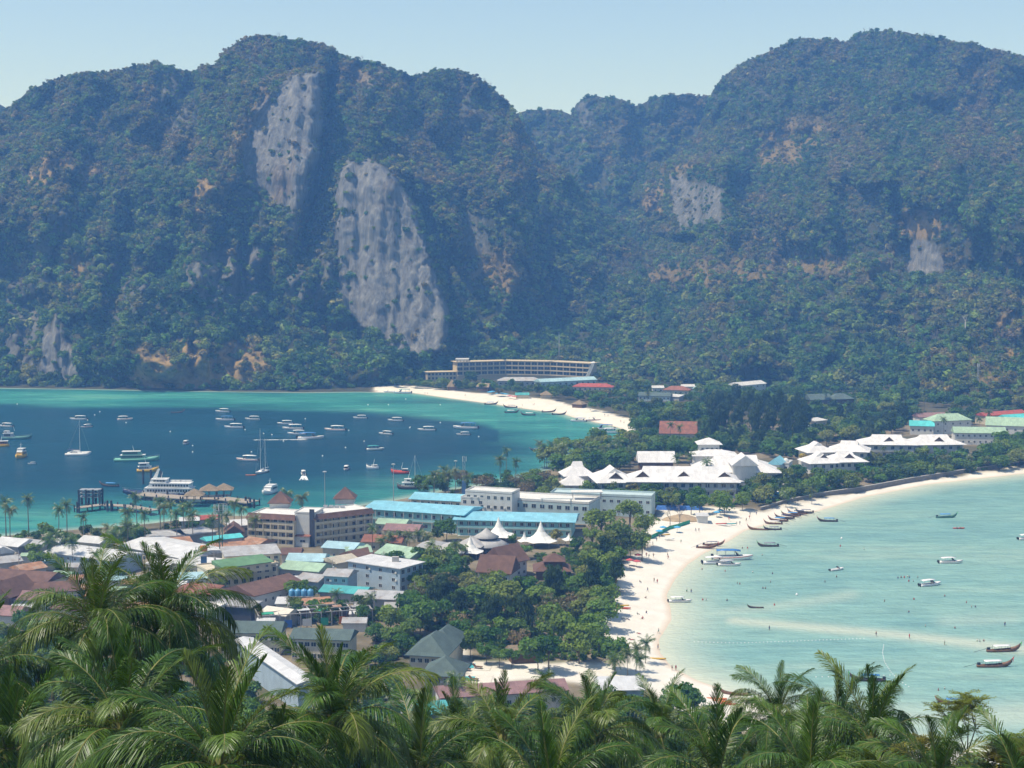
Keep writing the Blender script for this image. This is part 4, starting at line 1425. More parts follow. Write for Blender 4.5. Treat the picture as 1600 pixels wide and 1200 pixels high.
# ================================================================ BUILDINGS
W_WHITE = mat('white_wall', (0.62, 0.61, 0.58), 0.8, 0.08, 0.4, stain=0.35)
W_CREAM = mat('cream_wall', (0.56, 0.50, 0.38), 0.8, 0.1, 0.4, stain=0.4)
W_BLUE = mat('blue_grey_wall', (0.36, 0.45, 0.52), 0.8, 0.08, 0.4, stain=0.3)
W_AQUA = mat('aqua_wall', (0.30, 0.55, 0.55), 0.8, 0.1, 0.4, stain=0.3)
W_TEAL = mat('teal_grey_wall', (0.42, 0.52, 0.53), 0.8, 0.08, 0.4, stain=0.35)
W_GREY = mat('grey_wall', (0.38, 0.38, 0.37), 0.85, 0.12, 0.4, stain=0.45)
W_BROWN = mat('timber_wall', (0.14, 0.085, 0.05), 0.8, 0.25, 0.8)
W_TAN = mat('tan_band', (0.50, 0.42, 0.28), 0.8, 0.1, 0.5)
R_WHITE = mat('white_metal_roof', (0.60, 0.60, 0.60), 0.5, 0.08, 0.25, ribs=1.6, stain=0.4, streak=(0.48, 0.46, 0.42))
R_RES = mat('white_shingle_roof', (0.68, 0.67, 0.67), 0.75, 0.08, 0.3, ribs=2.2, stain=0.35, streak=(0.50, 0.48, 0.47))
R_AQUA = mat('aqua_roof', (0.22, 0.50, 0.61), 0.5, 0.1, 0.2, ribs=1.4, stain=0.35, streak=(0.30, 0.45, 0.50))
R_LBLUE = mat('pale_blue_roof', (0.36, 0.54, 0.60), 0.55, 0.1, 0.3, ribs=1.5, stain=0.35)
R_BROWN = mat('brown_tile_roof', (0.155, 0.088, 0.066), 0.85, 0.2, 0.5, ribs=3, stain=0.35)
R_TERRA = mat('terracotta_roof', (0.27, 0.115, 0.075), 0.85, 0.22, 0.5, ribs=3, stain=0.4)
R_RED = mat('red_roof', (0.38, 0.085, 0.06), 0.7, 0.18, 0.5, ribs=2, stain=0.35)
R_MAUVE = mat('mauve_roof', (0.27, 0.16, 0.155), 0.75, 0.15, 0.4, ribs=2, stain=0.35)
R_DGREEN = mat('grey_green_roof', (0.095, 0.135, 0.125), 0.8, 0.15, 0.4, ribs=2.4, stain=0.3)
R_GREEN = mat('green_roof', (0.12, 0.24, 0.12), 0.7, 0.15, 0.4, ribs=2, stain=0.35)
R_PGREEN = mat('pale_green_roof', (0.33, 0.47, 0.34), 0.65, 0.12, 0.4, ribs=1.6, stain=0.4)
R_GREY = mat('grey_metal_roof', (0.40, 0.40, 0.40), 0.55, 0.14, 0.3, ribs=1.6, stain=0.55, streak=(0.25, 0.17, 0.11))
R_RUST = mat('rusty_roof', (0.36, 0.19, 0.11), 0.8, 0.3, 0.5, ribs=1.6, stain=0.6, streak=(0.42, 0.38, 0.33))
R_THATCH = mat('thatch_roof', (0.27, 0.21, 0.14), 0.95, 0.25, 1.5, ribs=4)
R_TEALR = mat('teal_roof', (0.08, 0.36, 0.36), 0.6, 0.12, 0.3, ribs=1.6, stain=0.3)
R_CYAN = mat('turquoise_roof', (0.10, 0.52, 0.54), 0.6, 0.12, 0.3, ribs=1.6, stain=0.3)
M_FRAME = mat('window_frame', (0.55, 0.54, 0.5), 0.6, 0.06)
M_GLASS = mat('window_glass', (0.035, 0.045, 0.055), 0.12, 0.3, 0.6, 0.6)
M_DOOR = mat('door_wood', (0.13, 0.075, 0.045), 0.7, 0.25, 1.0)
M_DARK = mat('dark_slate', (0.06, 0.065, 0.08), 0.7, 0.2)
M_STEEL = mat('galvanised_steel', (0.42, 0.43, 0.44), 0.45, 0.1, 1.0, 0.5, 0.4)
M_CONC = mat('concrete', (0.40, 0.38, 0.35), 0.9, 0.15, 0.5, stain=0.4)
M_PILE = mat('pier_pile', (0.055, 0.055, 0.06), 0.9, 0.2)
M_DECKW = mat('weathered_deck', (0.30, 0.26, 0.21), 0.9, 0.2, 0.8)
M_TENT = mat('tent_fabric', (0.74, 0.73, 0.70), 0.7, 0.04, 0.4)
M_GNET = mat('green_net', (0.04, 0.30, 0.18), 0.9, 0.2, 0.6)
M_BTARP = mat('blue_tarp', (0.05, 0.15, 0.45), 0.6, 0.15, 0.6)
M_TANKB = mat('blue_tank', (0.10, 0.30, 0.50), 0.4, 0.1, 0.6, 0.5)
M_ORANGE = mat('orange_paint', (0.55, 0.16, 0.04), 0.6, 0.12, 0.8)
M_BLUEP = mat('blue_paint', (0.08, 0.17, 0.33), 0.6, 0.12, 0.8)

_win = {}


def win_mesh(w, h):
    k = (round(w, 2), round(h, 2))
    if k not in _win:
        mb = MB()
        f = 0.09
        mb.box(-w / 2, w / 2, -0.07, 0.0, -h / 2, -h / 2 + f)
        mb.box(-w / 2, w / 2, -0.07, 0.0, h / 2 - f, h / 2)
        mb.box(-w / 2, -w / 2 + f, -0.068, 0.0, -h / 2 + f, h / 2 - f)
        mb.box(w / 2 - f, w / 2, -0.068, 0.0, -h / 2 + f, h / 2 - f)
        mb.box(-0.04, 0.04, -0.06, 0.0, -h / 2 + f, h / 2 - f)
        mb.box(-w / 2 + f, w / 2 - f, -0.02, 0.0, -h / 2 + f, h / 2 - f, 1)
        _win[k] = mb.mesh('window', [M_FRAME, M_GLASS])
    return _win[k]


AC = MB().box(-0.42, 0.42, -0.4, 0, -0.3, 0.3).mesh('air_conditioner', M_FRAME)
DOORM = None


def door_mesh():
    global DOORM
    if DOORM is None:
        mb = MB()
        mb.box(-0.6, 0.6, -0.05, 0, 0, 2.2)
        mb.box(-0.5, 0.5, -0.07, -0.05, 0.05, 2.1, 1)
        DOORM = mb.mesh('door', [M_FRAME, M_DOOR])
    return DOORM


FOOT = []


def roof_mb(kind, W, D, h, rh, ov, th=0.22):
    mb = MB()
    x0, x1, y0, y1 = -ov, W + ov, -ov, D + ov
    e = [(x0, y0, h), (x1, y0, h), (x1, y1, h), (x0, y1, h)]
    lo = [(a, c, h - th) for a, c, _ in e]
    if kind == 'flat':
        mb.box(x0, x1, y0, y1, h, h + 0.3)
        if rh > 0:                         # parapet round the slab
            for bx in ((x0, x1, y0, y0 + 0.2), (x0, x1, y1 - 0.2, y1), (x0, x0 + 0.2, y0 + 0.2, y1 - 0.2), (x1 - 0.2, x1, y0 + 0.2, y1 - 0.2)):
                mb.box(*bx, h + 0.3, h + 0.3 + rh)
        return mb
    side = [(0, 1, 5, 4), (1, 2, 6, 5), (2, 3, 7, 6), (3, 0, 4, 7), (3, 2, 1, 0)]
    base = lo + e
    ym, xm = (y0 + y1) / 2, (x0 + x1) / 2
    if kind == 'gable_x':
        mb.add(base + [(x0, ym, h + rh), (x1, ym, h + rh)], side + [(4, 5, 9, 8), (6, 7, 8, 9), (7, 4, 8), (5, 6, 9)])
    elif kind == 'gable_y':
        mb.add(base + [(xm, y0, h + rh), (xm, y1, h + rh)], side + [(4, 5, 8), (5, 6, 9, 8), (6, 7, 9), (7, 4, 8, 9)])
    elif kind == 'hip':
        i = min((y1 - y0), (x1 - x0)) / 2 * 0.98
        if x1 - x0 >= y1 - y0:
            mb.add(base + [(x0 + i, ym, h + rh), (x1 - i, ym, h + rh)], side + [(4, 5, 9, 8), (5, 6, 9), (6, 7, 8, 9), (7, 4, 8)])
        else:
            mb.add(base + [(xm, y0 + i, h + rh), (xm, y1 - i, h + rh)], side + [(4, 5, 8), (5, 6, 9, 8), (6, 7, 9), (7, 4, 8, 9)])
    elif kind == 'pyr':
        mb.add(base + [(xm, ym, h + rh)], side + [(4, 5, 8), (5, 6, 8), (6, 7, 8), (7, 4, 8)])
    elif kind == 'shed':
        mb.add(lo + [e[0], e[1], (x1, y1, h + rh), (x0, y1, h + rh)], side + [(4, 5, 6, 7)])
    elif kind == 'thai':                   # broad hip below, steep gabled crest above
        i = min(y1 - y0, x1 - x0) * 0.34
        z1 = h + rh * 0.60
        m_ = [(x0 + i, y0 + i, z1), (x1 - i, y0 + i, z1), (x1 - i, y1 - i, z1), (x0 + i, y1 - i, z1)]
        g = -0.5
        if x1 - x0 >= y1 - y0:
            top = [(x0 + i - g, ym, h + rh), (x1 - i + g, ym, h + rh)]
            up = [(8, 9, 13, 12), (10, 11, 12, 13), (11, 8, 12), (9, 10, 13)]
        else:
            top = [(xm, y0 + i - g, h + rh), (xm, y1 - i + g, h + rh)]
            up = [(8, 9, 12), (9, 10, 13, 12), (10, 11, 13), (11, 8, 12, 13)]
        mb.add(base + m_ + top, side + [(4, 5, 9, 8), (5, 6, 10, 9), (6, 7, 11, 10), (7, 4, 8, 11)] + up)
    return mb


def mass(root, a, b, h, dep, roof='gable_x', rm=None, wm=None, rh=2.0, ov=0.6, win=None, side=None, veranda=0, z0=None, door=False, wz=None, gabw=True, rname='roof'):
    """one box of a building; a and b are where its front eave corners are seen"""
    g = GZ if z0 is None else z0
    A, Bv = P(a[0], a[1], g + h), P(b[0], b[1], g + h)
    W = (Bv - A).xy.length
    rz = math.atan2(Bv.y - A.y, Bv.x - A.x)
    loc = Vector((A.x, A.y, g)) - root.location
    mid = (A + Bv) / 2 + Vector((-(Bv - A).y, (Bv - A).x, 0)).normalized() * dep / 2
    FOOT.append((mid.x, mid.y, W / 2, dep / 2, rz))
    M = Matrix.Translation(loc) @ Matrix.Rotation(rz, 4, 'Z')

    def put(name, me, l=(0, 0, 0), r=0.0):
        p = M @ Vector(l)
        return obj(name, me, root, p, rz + r)
    wb = MB()
    low = -1.0 if z0 is None else 0.02
    wb.add([(0, 0, low), (W, 0, low), (W, dep, low), (0, dep, low), (0, 0, h - 0.24), (W, 0, h - 0.24), (W, dep, h - 0.24), (0, dep, h - 0.24)], [(0, 1, 5, 4), (1, 2, 6, 5), (2, 3, 7, 6), (3, 0, 4, 7), (4, 5, 6, 7)])
    put('wall', wb.mesh('wall', wm))
    put(rname, roof_mb(roof, W, dep, h, rh, ov).mesh(rname, rm))
    if win:
        n, rows, w_, hh = win
        fh = h / rows
        for r_ in range(rows):
            for c in range(n):
                put('window', win_mesh(w_, hh), (W * (c + 0.5) / n, -0.003, fh * (r_ + 0.52)))
                if random.random() < 0.16 and not veranda:
                    put('air_conditioner', AC, (W * (c + 0.5) / n + w_ / 2 + 0.5, -0.004, fh * (r_ + 0.45)))
    if side:
        n, rows, w_, hh = side
        fh = h / rows
        for r_ in range(rows):
            for c in range(n):
                put('window', win_mesh(w_, hh), (W + 0.003, dep * (c + 0.5) / n, fh * (r_ + 0.52)), R(90))
    if door:
        put('door', door_mesh(), (W * 0.42, -0.003, 0))
    if veranda:                            # floors of open galleries: slab, rail and posts in front of the wall
        fh = h / veranda
        nb = max(2, int(W / 4.5))
        for r_ in range(veranda):
            mb = MB().box(0, W, -1.5, -0.01, fh * r_ - 0.12, fh * r_ + 0.08)
            put('gallery_floor', mb.mesh('gallery_floor', M_FRAME))
            if r_ or veranda == 1:
                rl = MB()
                rl.box(0, W, -1.5, -1.44, fh * r_ + 0.98, fh * r_ + 1.06)
                rl.box(0, W, -1.5, -1.46, fh * r_ + 0.12, fh * r_ + 0.9)
                put('railing', rl.mesh('railing', wm))
        pm = MB().box(-0.12, 0.12, -1.48, -1.24, -1, h - 0.3).mesh('post', M_FRAME)
        for c in range(nb + 1):
            put('post', pm, (0.15 + (W - 0.3) * c / nb, 0, 0))
    return put, W, dep


def house(name, label, a, b, h, dep, roof, rm, wm, group=None, cat='building', **k):
    A = P(a[0], a[1], GZ + h)
    t = thing(name, label, cat, (A.x, A.y, GZ), 0, group)
    mass(t, a, b, h, dep, roof, rm, wm, **k)
    return t


# --- cream hotel with brown mansard eaves
t = house('cream_hotel', 'four-storey cream hotel with brown eaves and two pyramid roof turrets', (389, 805), (460, 809), 12, 15, 'flat', W_WHITE, W_CREAM, rh=0.5, ov=0.1, win=(6, 4, 1.5, 1.6), cat='hotel')
p1, W1, D1 = mass(t, (491, 808), (580, 798), 12, 15, 'flat', W_WHITE, W_CREAM, rh=0.5, ov=0.1, win=(8, 4, 1.5, 1.6), side=(3, 4, 1.2, 1.4))
p2, W2, D2 = mass(t, (460, 802), (492, 803), 13.5, 12, 'flat', W_WHITE, W_WHITE, rh=0.4, ov=0.05)
p2('stair_strip', MB().box(W2 - 2.2, W2 - 0.2, -0.5, 0, -1, 15.4).mesh('stair_strip', M_DARK))
p3, W3, D3 = mass(t, (445, 836), (482, 838), 4.5, 6, 'shed', R_TERRA, W_WHITE, rh=1.0, win=(2, 1, 2.4, 1.2))
HP = {}


def skirt(put, W, D):
    """brown mansard eave, floor slabs, piers and balcony rails of one hotel wing"""
    mb = MB()
    mb.add([(-0.9, -1.5, 11.0), (W + 0.9, -1.5, 11.0), (W + 0.3, -0.12, 13.2), (-0.3, -0.12, 13.2), (-0.9, -0.12, 11.0), (W + 0.9, -0.12, 11.0)], [(0, 1, 2, 3), (1, 5, 2), (0, 3, 4), (0, 4, 5, 1), (3, 2, 5, 4)])
    put('eave', mb.mesh('eave', R_BROWN))
    n = max(5, int(W / 3.4))
    for f in range(4):
        put('floor_slab', MB().box(-0.2, W + 0.2, -1.1, -0.005, 3 * f - 0.12, 3 * f + 0.12).mesh('floor_slab', W_CREAM))
        put('balcony_rail', MB().box(-0.2, W + 0.2, -1.1, -1.0, 3 * f + 0.122, 3 * f + 0.95).mesh('balcony_rail', W_CREAM))
    pm = MB().box(-0.16, 0.16, -1.12, -0.004, -1, 11.0).mesh('pier', W_CREAM)
    for c in range(n + 1):
        put('pier', pm, (W * c / n, 0, 0))


k_ = mass.__defaults__
A = P(389, 805, GZ + 12)
t0 = t


def wing(a, b, h):
    A_, B_ = P(*a, GZ + h), P(*b, GZ + h)
    rz = math.atan2(B_.y - A_.y, B_.x - A_.x)
    M = Matrix.Translation(Vector((A_.x, A_.y, GZ)) - t0.location) @ Matrix.Rotation(rz, 4, 'Z')

    def put(name, me, l=(0, 0, 0), r=0.0):
        return obj(name, me, t0, M @ Vector(l), rz + r)
    return put, (B_ - A_).xy.length


pw, Ww = wing((389, 805), (460, 809), 12)
skirt(pw, Ww, 15)
skirt(p1, W1, D1)
for (px, py) in ((435, 796), (537, 789)):
    q = P(px, py, GZ + 12.4) - t.location + Vector((0, 6, 0))
    tb = MB().box(-4, 4, -4, 4, 0, 2.4)
    obj('turret', tb.mesh('turret', W_WHITE), t, q)
    obj('turret_roof', roof_mb('pyr', 8, 8, 0, 4.6, 0.9).mesh('turret_roof', R_BROWN), t, q + Vector((-4, -4, 2.45)))
for k in range(4):
    obj('roof_unit', MB().box(-0.9, 0.9, -0.6, 0.6, 0, 1.0).mesh('roof_unit', M_STEEL), t, P(505 + k * 9, 798, GZ + 12.5) - t.location + Vector((0, 8, 0)))

# --- the long aqua-roofed block
house('aqua_block', 'two-storey aqua block with long bright aqua roof beside the white tents', (715, 811), (893, 815), 7, 19, 'gable_x', R_AQUA, W_AQUA, rh=1.8, ov=1.9, win=(15, 2, 1.5, 1.5), side=(4, 2, 1.2, 1.3), veranda=2, cat='hotel')
house('aqua_annex', 'low aqua gallery with thin aqua roof left of the long aqua block', (598, 806), (708, 811), 5.6, 7, 'shed', R_AQUA, W_AQUA, rh=0.5, ov=1.0, win=(10, 1, 1.6, 1.6), veranda=1, cat='hotel')
house('aqua_rear_block', 'aqua-roofed block set behind the thin aqua gallery', (574, 794), (722, 804), 8.5, 20, 'gable_x', R_AQUA, W_AQUA, rh=1.8, ov=1.6, win=(12, 2, 1.5, 1.5), veranda=2, cat='hotel')
house('aqua_shore_block', 'small aqua-roofed block nearest the blue bay', (643, 779), (721, 783), 7.5, 15, 'gable_x', R_AQUA, W_CREAM, rh=2.0, ov=1.2, win=(7, 2, 1.6, 1.5), veranda=2, cat='hotel')
# --- teal-grey modern hotel behind
t = house('teal_hotel', 'flat-roofed teal-grey hotel with rooftop shades behind the aqua block', (763, 779), (920, 788), 9, 18, 'flat', W_WHITE, W_TEAL, rh=0.7, ov=0.05, win=(12, 2, 2.2, 1.9), cat='hotel')
mass(t, (727, 768), (800, 772), 13, 11, 'flat', W_WHITE, W_WHITE, rh=0.6, ov=0.05, win=(7, 3, 1.5, 1.6))
mass(t, (720, 778), (757, 780), 10, 8, 'flat', W_WHITE, W_WHITE, rh=0.5, ov=0.05, win=(3, 3, 1.6, 1.6))
mass(t, (860, 772), (1018, 778), 9, 12, 'flat', W_TEAL, W_TEAL, rh=0.8, ov=0.05, win=(14, 2, 1.6, 1.4))
for px, py, wd in ((845, 780, 14), (893, 770, 14)):
    q = P(px, py, GZ + 12.6) - t.location
    mb = MB().box(0, wd, 0, 6, 3.0, 3.35)
    obj('roof_shade', mb.mesh('roof_shade', W_WHITE), t, q + Vector((0, 0, -3)))
    for cx, cy_ in ((0.5, 0.5), (wd - 0.8, 0.5), (0.5, 5.3), (wd - 0.8, 5.3)):
        obj('shade_post', MB().box(cx, cx + 0.3, cy_, cy_ + 0.3, -0.6, 3.0).mesh('shade_post', W_GREY), t, q + Vector((0, 0, -3)))

# --- white resort of steep shingle roofs
t = house('white_resort', 'sprawling white-roofed hotel wing with arcaded galleries before the dark casuarinas', (985, 752), (1150, 753), 8, 20, 'thai', R_RES, W_WHITE, rh=6.2, ov=2.2, win=(13, 2, 2.0, 1.9), veranda=2, cat='hotel')
mass(t, (937, 754), (990, 753), 7.5, 24, 'thai', R_RES, W_WHITE, rh=6.2, ov=1.8, win=(4, 2, 2.0, 1.8))
mass(t, (1128, 756), (1158, 752), 4.5, 9, 'hip', R_RES, W_WHITE, rh=2.5, ov=1.2, win=(3, 1, 1.8, 2.2))
house('white_pavilion', 'white two-tiered pavilion at the bay end of the white resort', (884, 744), (928, 743), 7, 14, 'thai', R_RES, W_WHITE, rh=6.5, ov=1.2, win=(4, 1, 1.4, 1.8))
house('white_pavilion', 'low white pavilion in front of the two-tiered one', (878, 758), (916, 758), 4.5, 10, 'hip', R_RES, W_WHITE, rh=4.5, ov=1.2, win=(4, 1, 1.4, 1.8))
house('white_hall', 'white steep-gabled hall with dark timber gable end behind the arcaded wing', (1001, 722), (1052, 722), 7, 14, 'gable_x', R_RES, W_BROWN, rh=5, ov=1.4, win=(5, 1, 1.6, 1.8))
t = house('white_lobby', 'broad white hipped lobby roof with a front pediment', (1090, 737), (1215, 738), 8, 28, 'thai', R_RES, W_WHITE, rh=7, ov=2.0, win=(10, 1, 2, 2.4))
mass(t, (1146, 727), (1182, 727), 12.2, 12, 'gable_y', R_RES, W_WHITE, rh=5, ov=1.0)
mass(t, (1086, 712), (1150, 712), 12, 14, 'hip', R_RES, W_WHITE, rh=2.5, ov=1.5, win=(8, 1, 1.8, 1.8))
mass(t, (1094, 694), (1124, 694), 17, 10, 'hip', R_RES, W_WHITE, rh=3.0, ov=1.6, win=(4, 3, 1.3, 1.6))
mass(t, (1200, 725), (1219, 726), 9.5, 14, 'gable_y', R_AQUA, W_WHITE, rh=3, ov=0.6)
t = house('white_tower_house', 'flat white tower house beside the pool terrace', (1212, 724), (1233, 725), 9, 11, 'flat', W_WHITE, W_WHITE, rh=0.5, ov=0.1, win=(2, 2, 1.6, 1.6), side=(2, 2, 1.4, 1.4))
for dx in (1.8, 6.2):
    obj('roof_dome', MB().lathe([(1.7, 0), (1.6, 0.8), (1.1, 1.5), (0.3, 1.95), (0.02, 2.0)], 14).mesh('roof_dome', W_WHITE, True), t, (dx, 4.5, 9.3))
t = house('white_villa', 'front white villa with stepped hip roofs above the pool terrace', (1268, 724), (1306, 723), 8, 15, 'thai', R_RES, W_WHITE, rh=5, ov=1.8, win=(3, 2, 1.8, 1.8))
mass(t, (1302, 722), (1352, 721), 8, 15, 'thai', R_RES, W_WHITE, rh=5, ov=1.8, win=(5, 2, 1.8, 1.8))
t = house('white_villa', 'rear white villa with stepped hip roofs behind the front one', (1265, 707), (1302, 706), 9, 16, 'thai', R_RES, W_WHITE, rh=5, ov=1.8, win=(3, 2, 1.8, 1.8))
mass(t, (1297, 704), (1354, 706), 9, 16, 'thai', R_RES, W_WHITE, rh=5, ov=1.8, win=(4, 2, 1.8, 1.8))
house('white_villa', 'white villa standing left of the pair on the lawn', (1349, 694), (1428, 695), 8, 18, 'thai', R_RES, W_WHITE, rh=4.8, ov=2.0, win=(6, 2, 2.0, 1.8), veranda=2)
house('white_villa', 'white villa standing right of the pair on the lawn', (1430, 695), (1504, 694), 8, 18, 'thai', R_RES, W_WHITE, rh=4.8, ov=2.0, win=(6, 2, 2.0, 1.8), veranda=2)

# --- small dormer gables on the white roofs
def dormer(px, py, z, w_, label_root):
    q = P(px, py, GZ + z) - label_root.location
    mb = MB().add([(-w_, 0, 0), (w_, 0, 0), (0, 0, w_ * 0.75), (-w_ - 0.4, -0.35, -0.25), (w_ + 0.4, -0.35, -0.25), (0, -0.35, w_ * 0.75 + 0.35), (-w_ - 0.4, 5, -0.25), (w_ + 0.4, 5, -0.25), (0, 5, w_ * 0.75 + 0.35)], [(3, 5, 8, 6), (5, 4, 7, 8)], 0)
    mb.add([(-w_, -0.05, -0.2), (w_, -0.05, -0.2), (0, -0.05, w_ * 0.75)], [(0, 1, 2)], 1)
    obj('dormer', mb.mesh('dormer', [R_RES, W_BROWN]), label_root, q)


for o_ in [o for o in COL.objects if o.get('label', '').startswith('sprawling white')]:
    for px, py in ((1004, 745.5), (1068, 745.5), (1132, 746)):
        dormer(px, py, 9.8, 3.4, o_)
    dormer(962, 747, 9.4, 3.2, o_)
for st_, pl in (('front white villa', ((1287, 717), (1327, 715.5))), ('rear white villa', ((1284, 701), (1326, 700))), ('white villa standing left', ((1389, 689),)), ('white villa standing right', ((1467, 689),))):
    for o_ in [o for o in COL.objects if o.get('label', '').startswith(st_)]:
        for px, py in pl:
            dormer(px, py, 9.8, 2.8, o_)

# --- long hotel on the far beach
FH = thing('far_hotel', 'long curved beige hotel with glass floors under the far cliff', 'hotel', tuple(P(712, 566, GZ + 16.5).xy) + (GZ,))
for a, b, n in (((714, 566), (790, 564), 8), ((790, 564), (860, 565), 7), ((860, 565), (921, 568), 6)):
    pt, W_, D_ = mass(FH, a, b, 16.5, 13, 'flat', W_TAN, W_TAN, rh=0, ov=1.6)
    for f in range(3):
        pt('floor_band', MB().box(-0.05, W_ + 0.05, -1.7, -0.02, 4.0 + 4.1 * f - 0.35, 4.0 + 4.1 * f + 0.45).mesh('floor_band', W_TAN))
        for c in range(n):
            pt('window', win_mesh(W_ / n - 1.0, 2.9), (W_ * (c + 0.5) / n, -0.004, 4.0 + 4.1 * f + 2.1))
mass(FH, (712, 562), (732, 562), 18.5, 12, 'flat', W_WHITE, W_WHITE, rh=0.4, ov=0.3, win=(4, 4, 1.6, 2.6))
mass(FH, (668, 582), (713, 581), 7.5, 12, 'flat', W_TAN, W_TAN, rh=0, ov=1.2, win=(8, 2, 2.2, 2.2))
fq = P(921, 568, GZ + 16.5) - FH.location
obj('end_fin', MB().add([(0, -1.6, 17), (3.4, -1.6, 17.5), (-4, -1.6, 0), (-7, -1.6, 0), (0, 13, 17), (3.4, 13, 17.5), (-4, 13, 0), (-7, 13, 0)], [(0, 3, 2, 1), (4, 5, 6, 7), (0, 1, 5, 4), (1, 2, 6, 5), (2, 3, 7, 6), (3, 0, 4, 7)]).mesh('end_fin', W_WHITE), FH, (fq.x + 1.7, fq.y, 0))

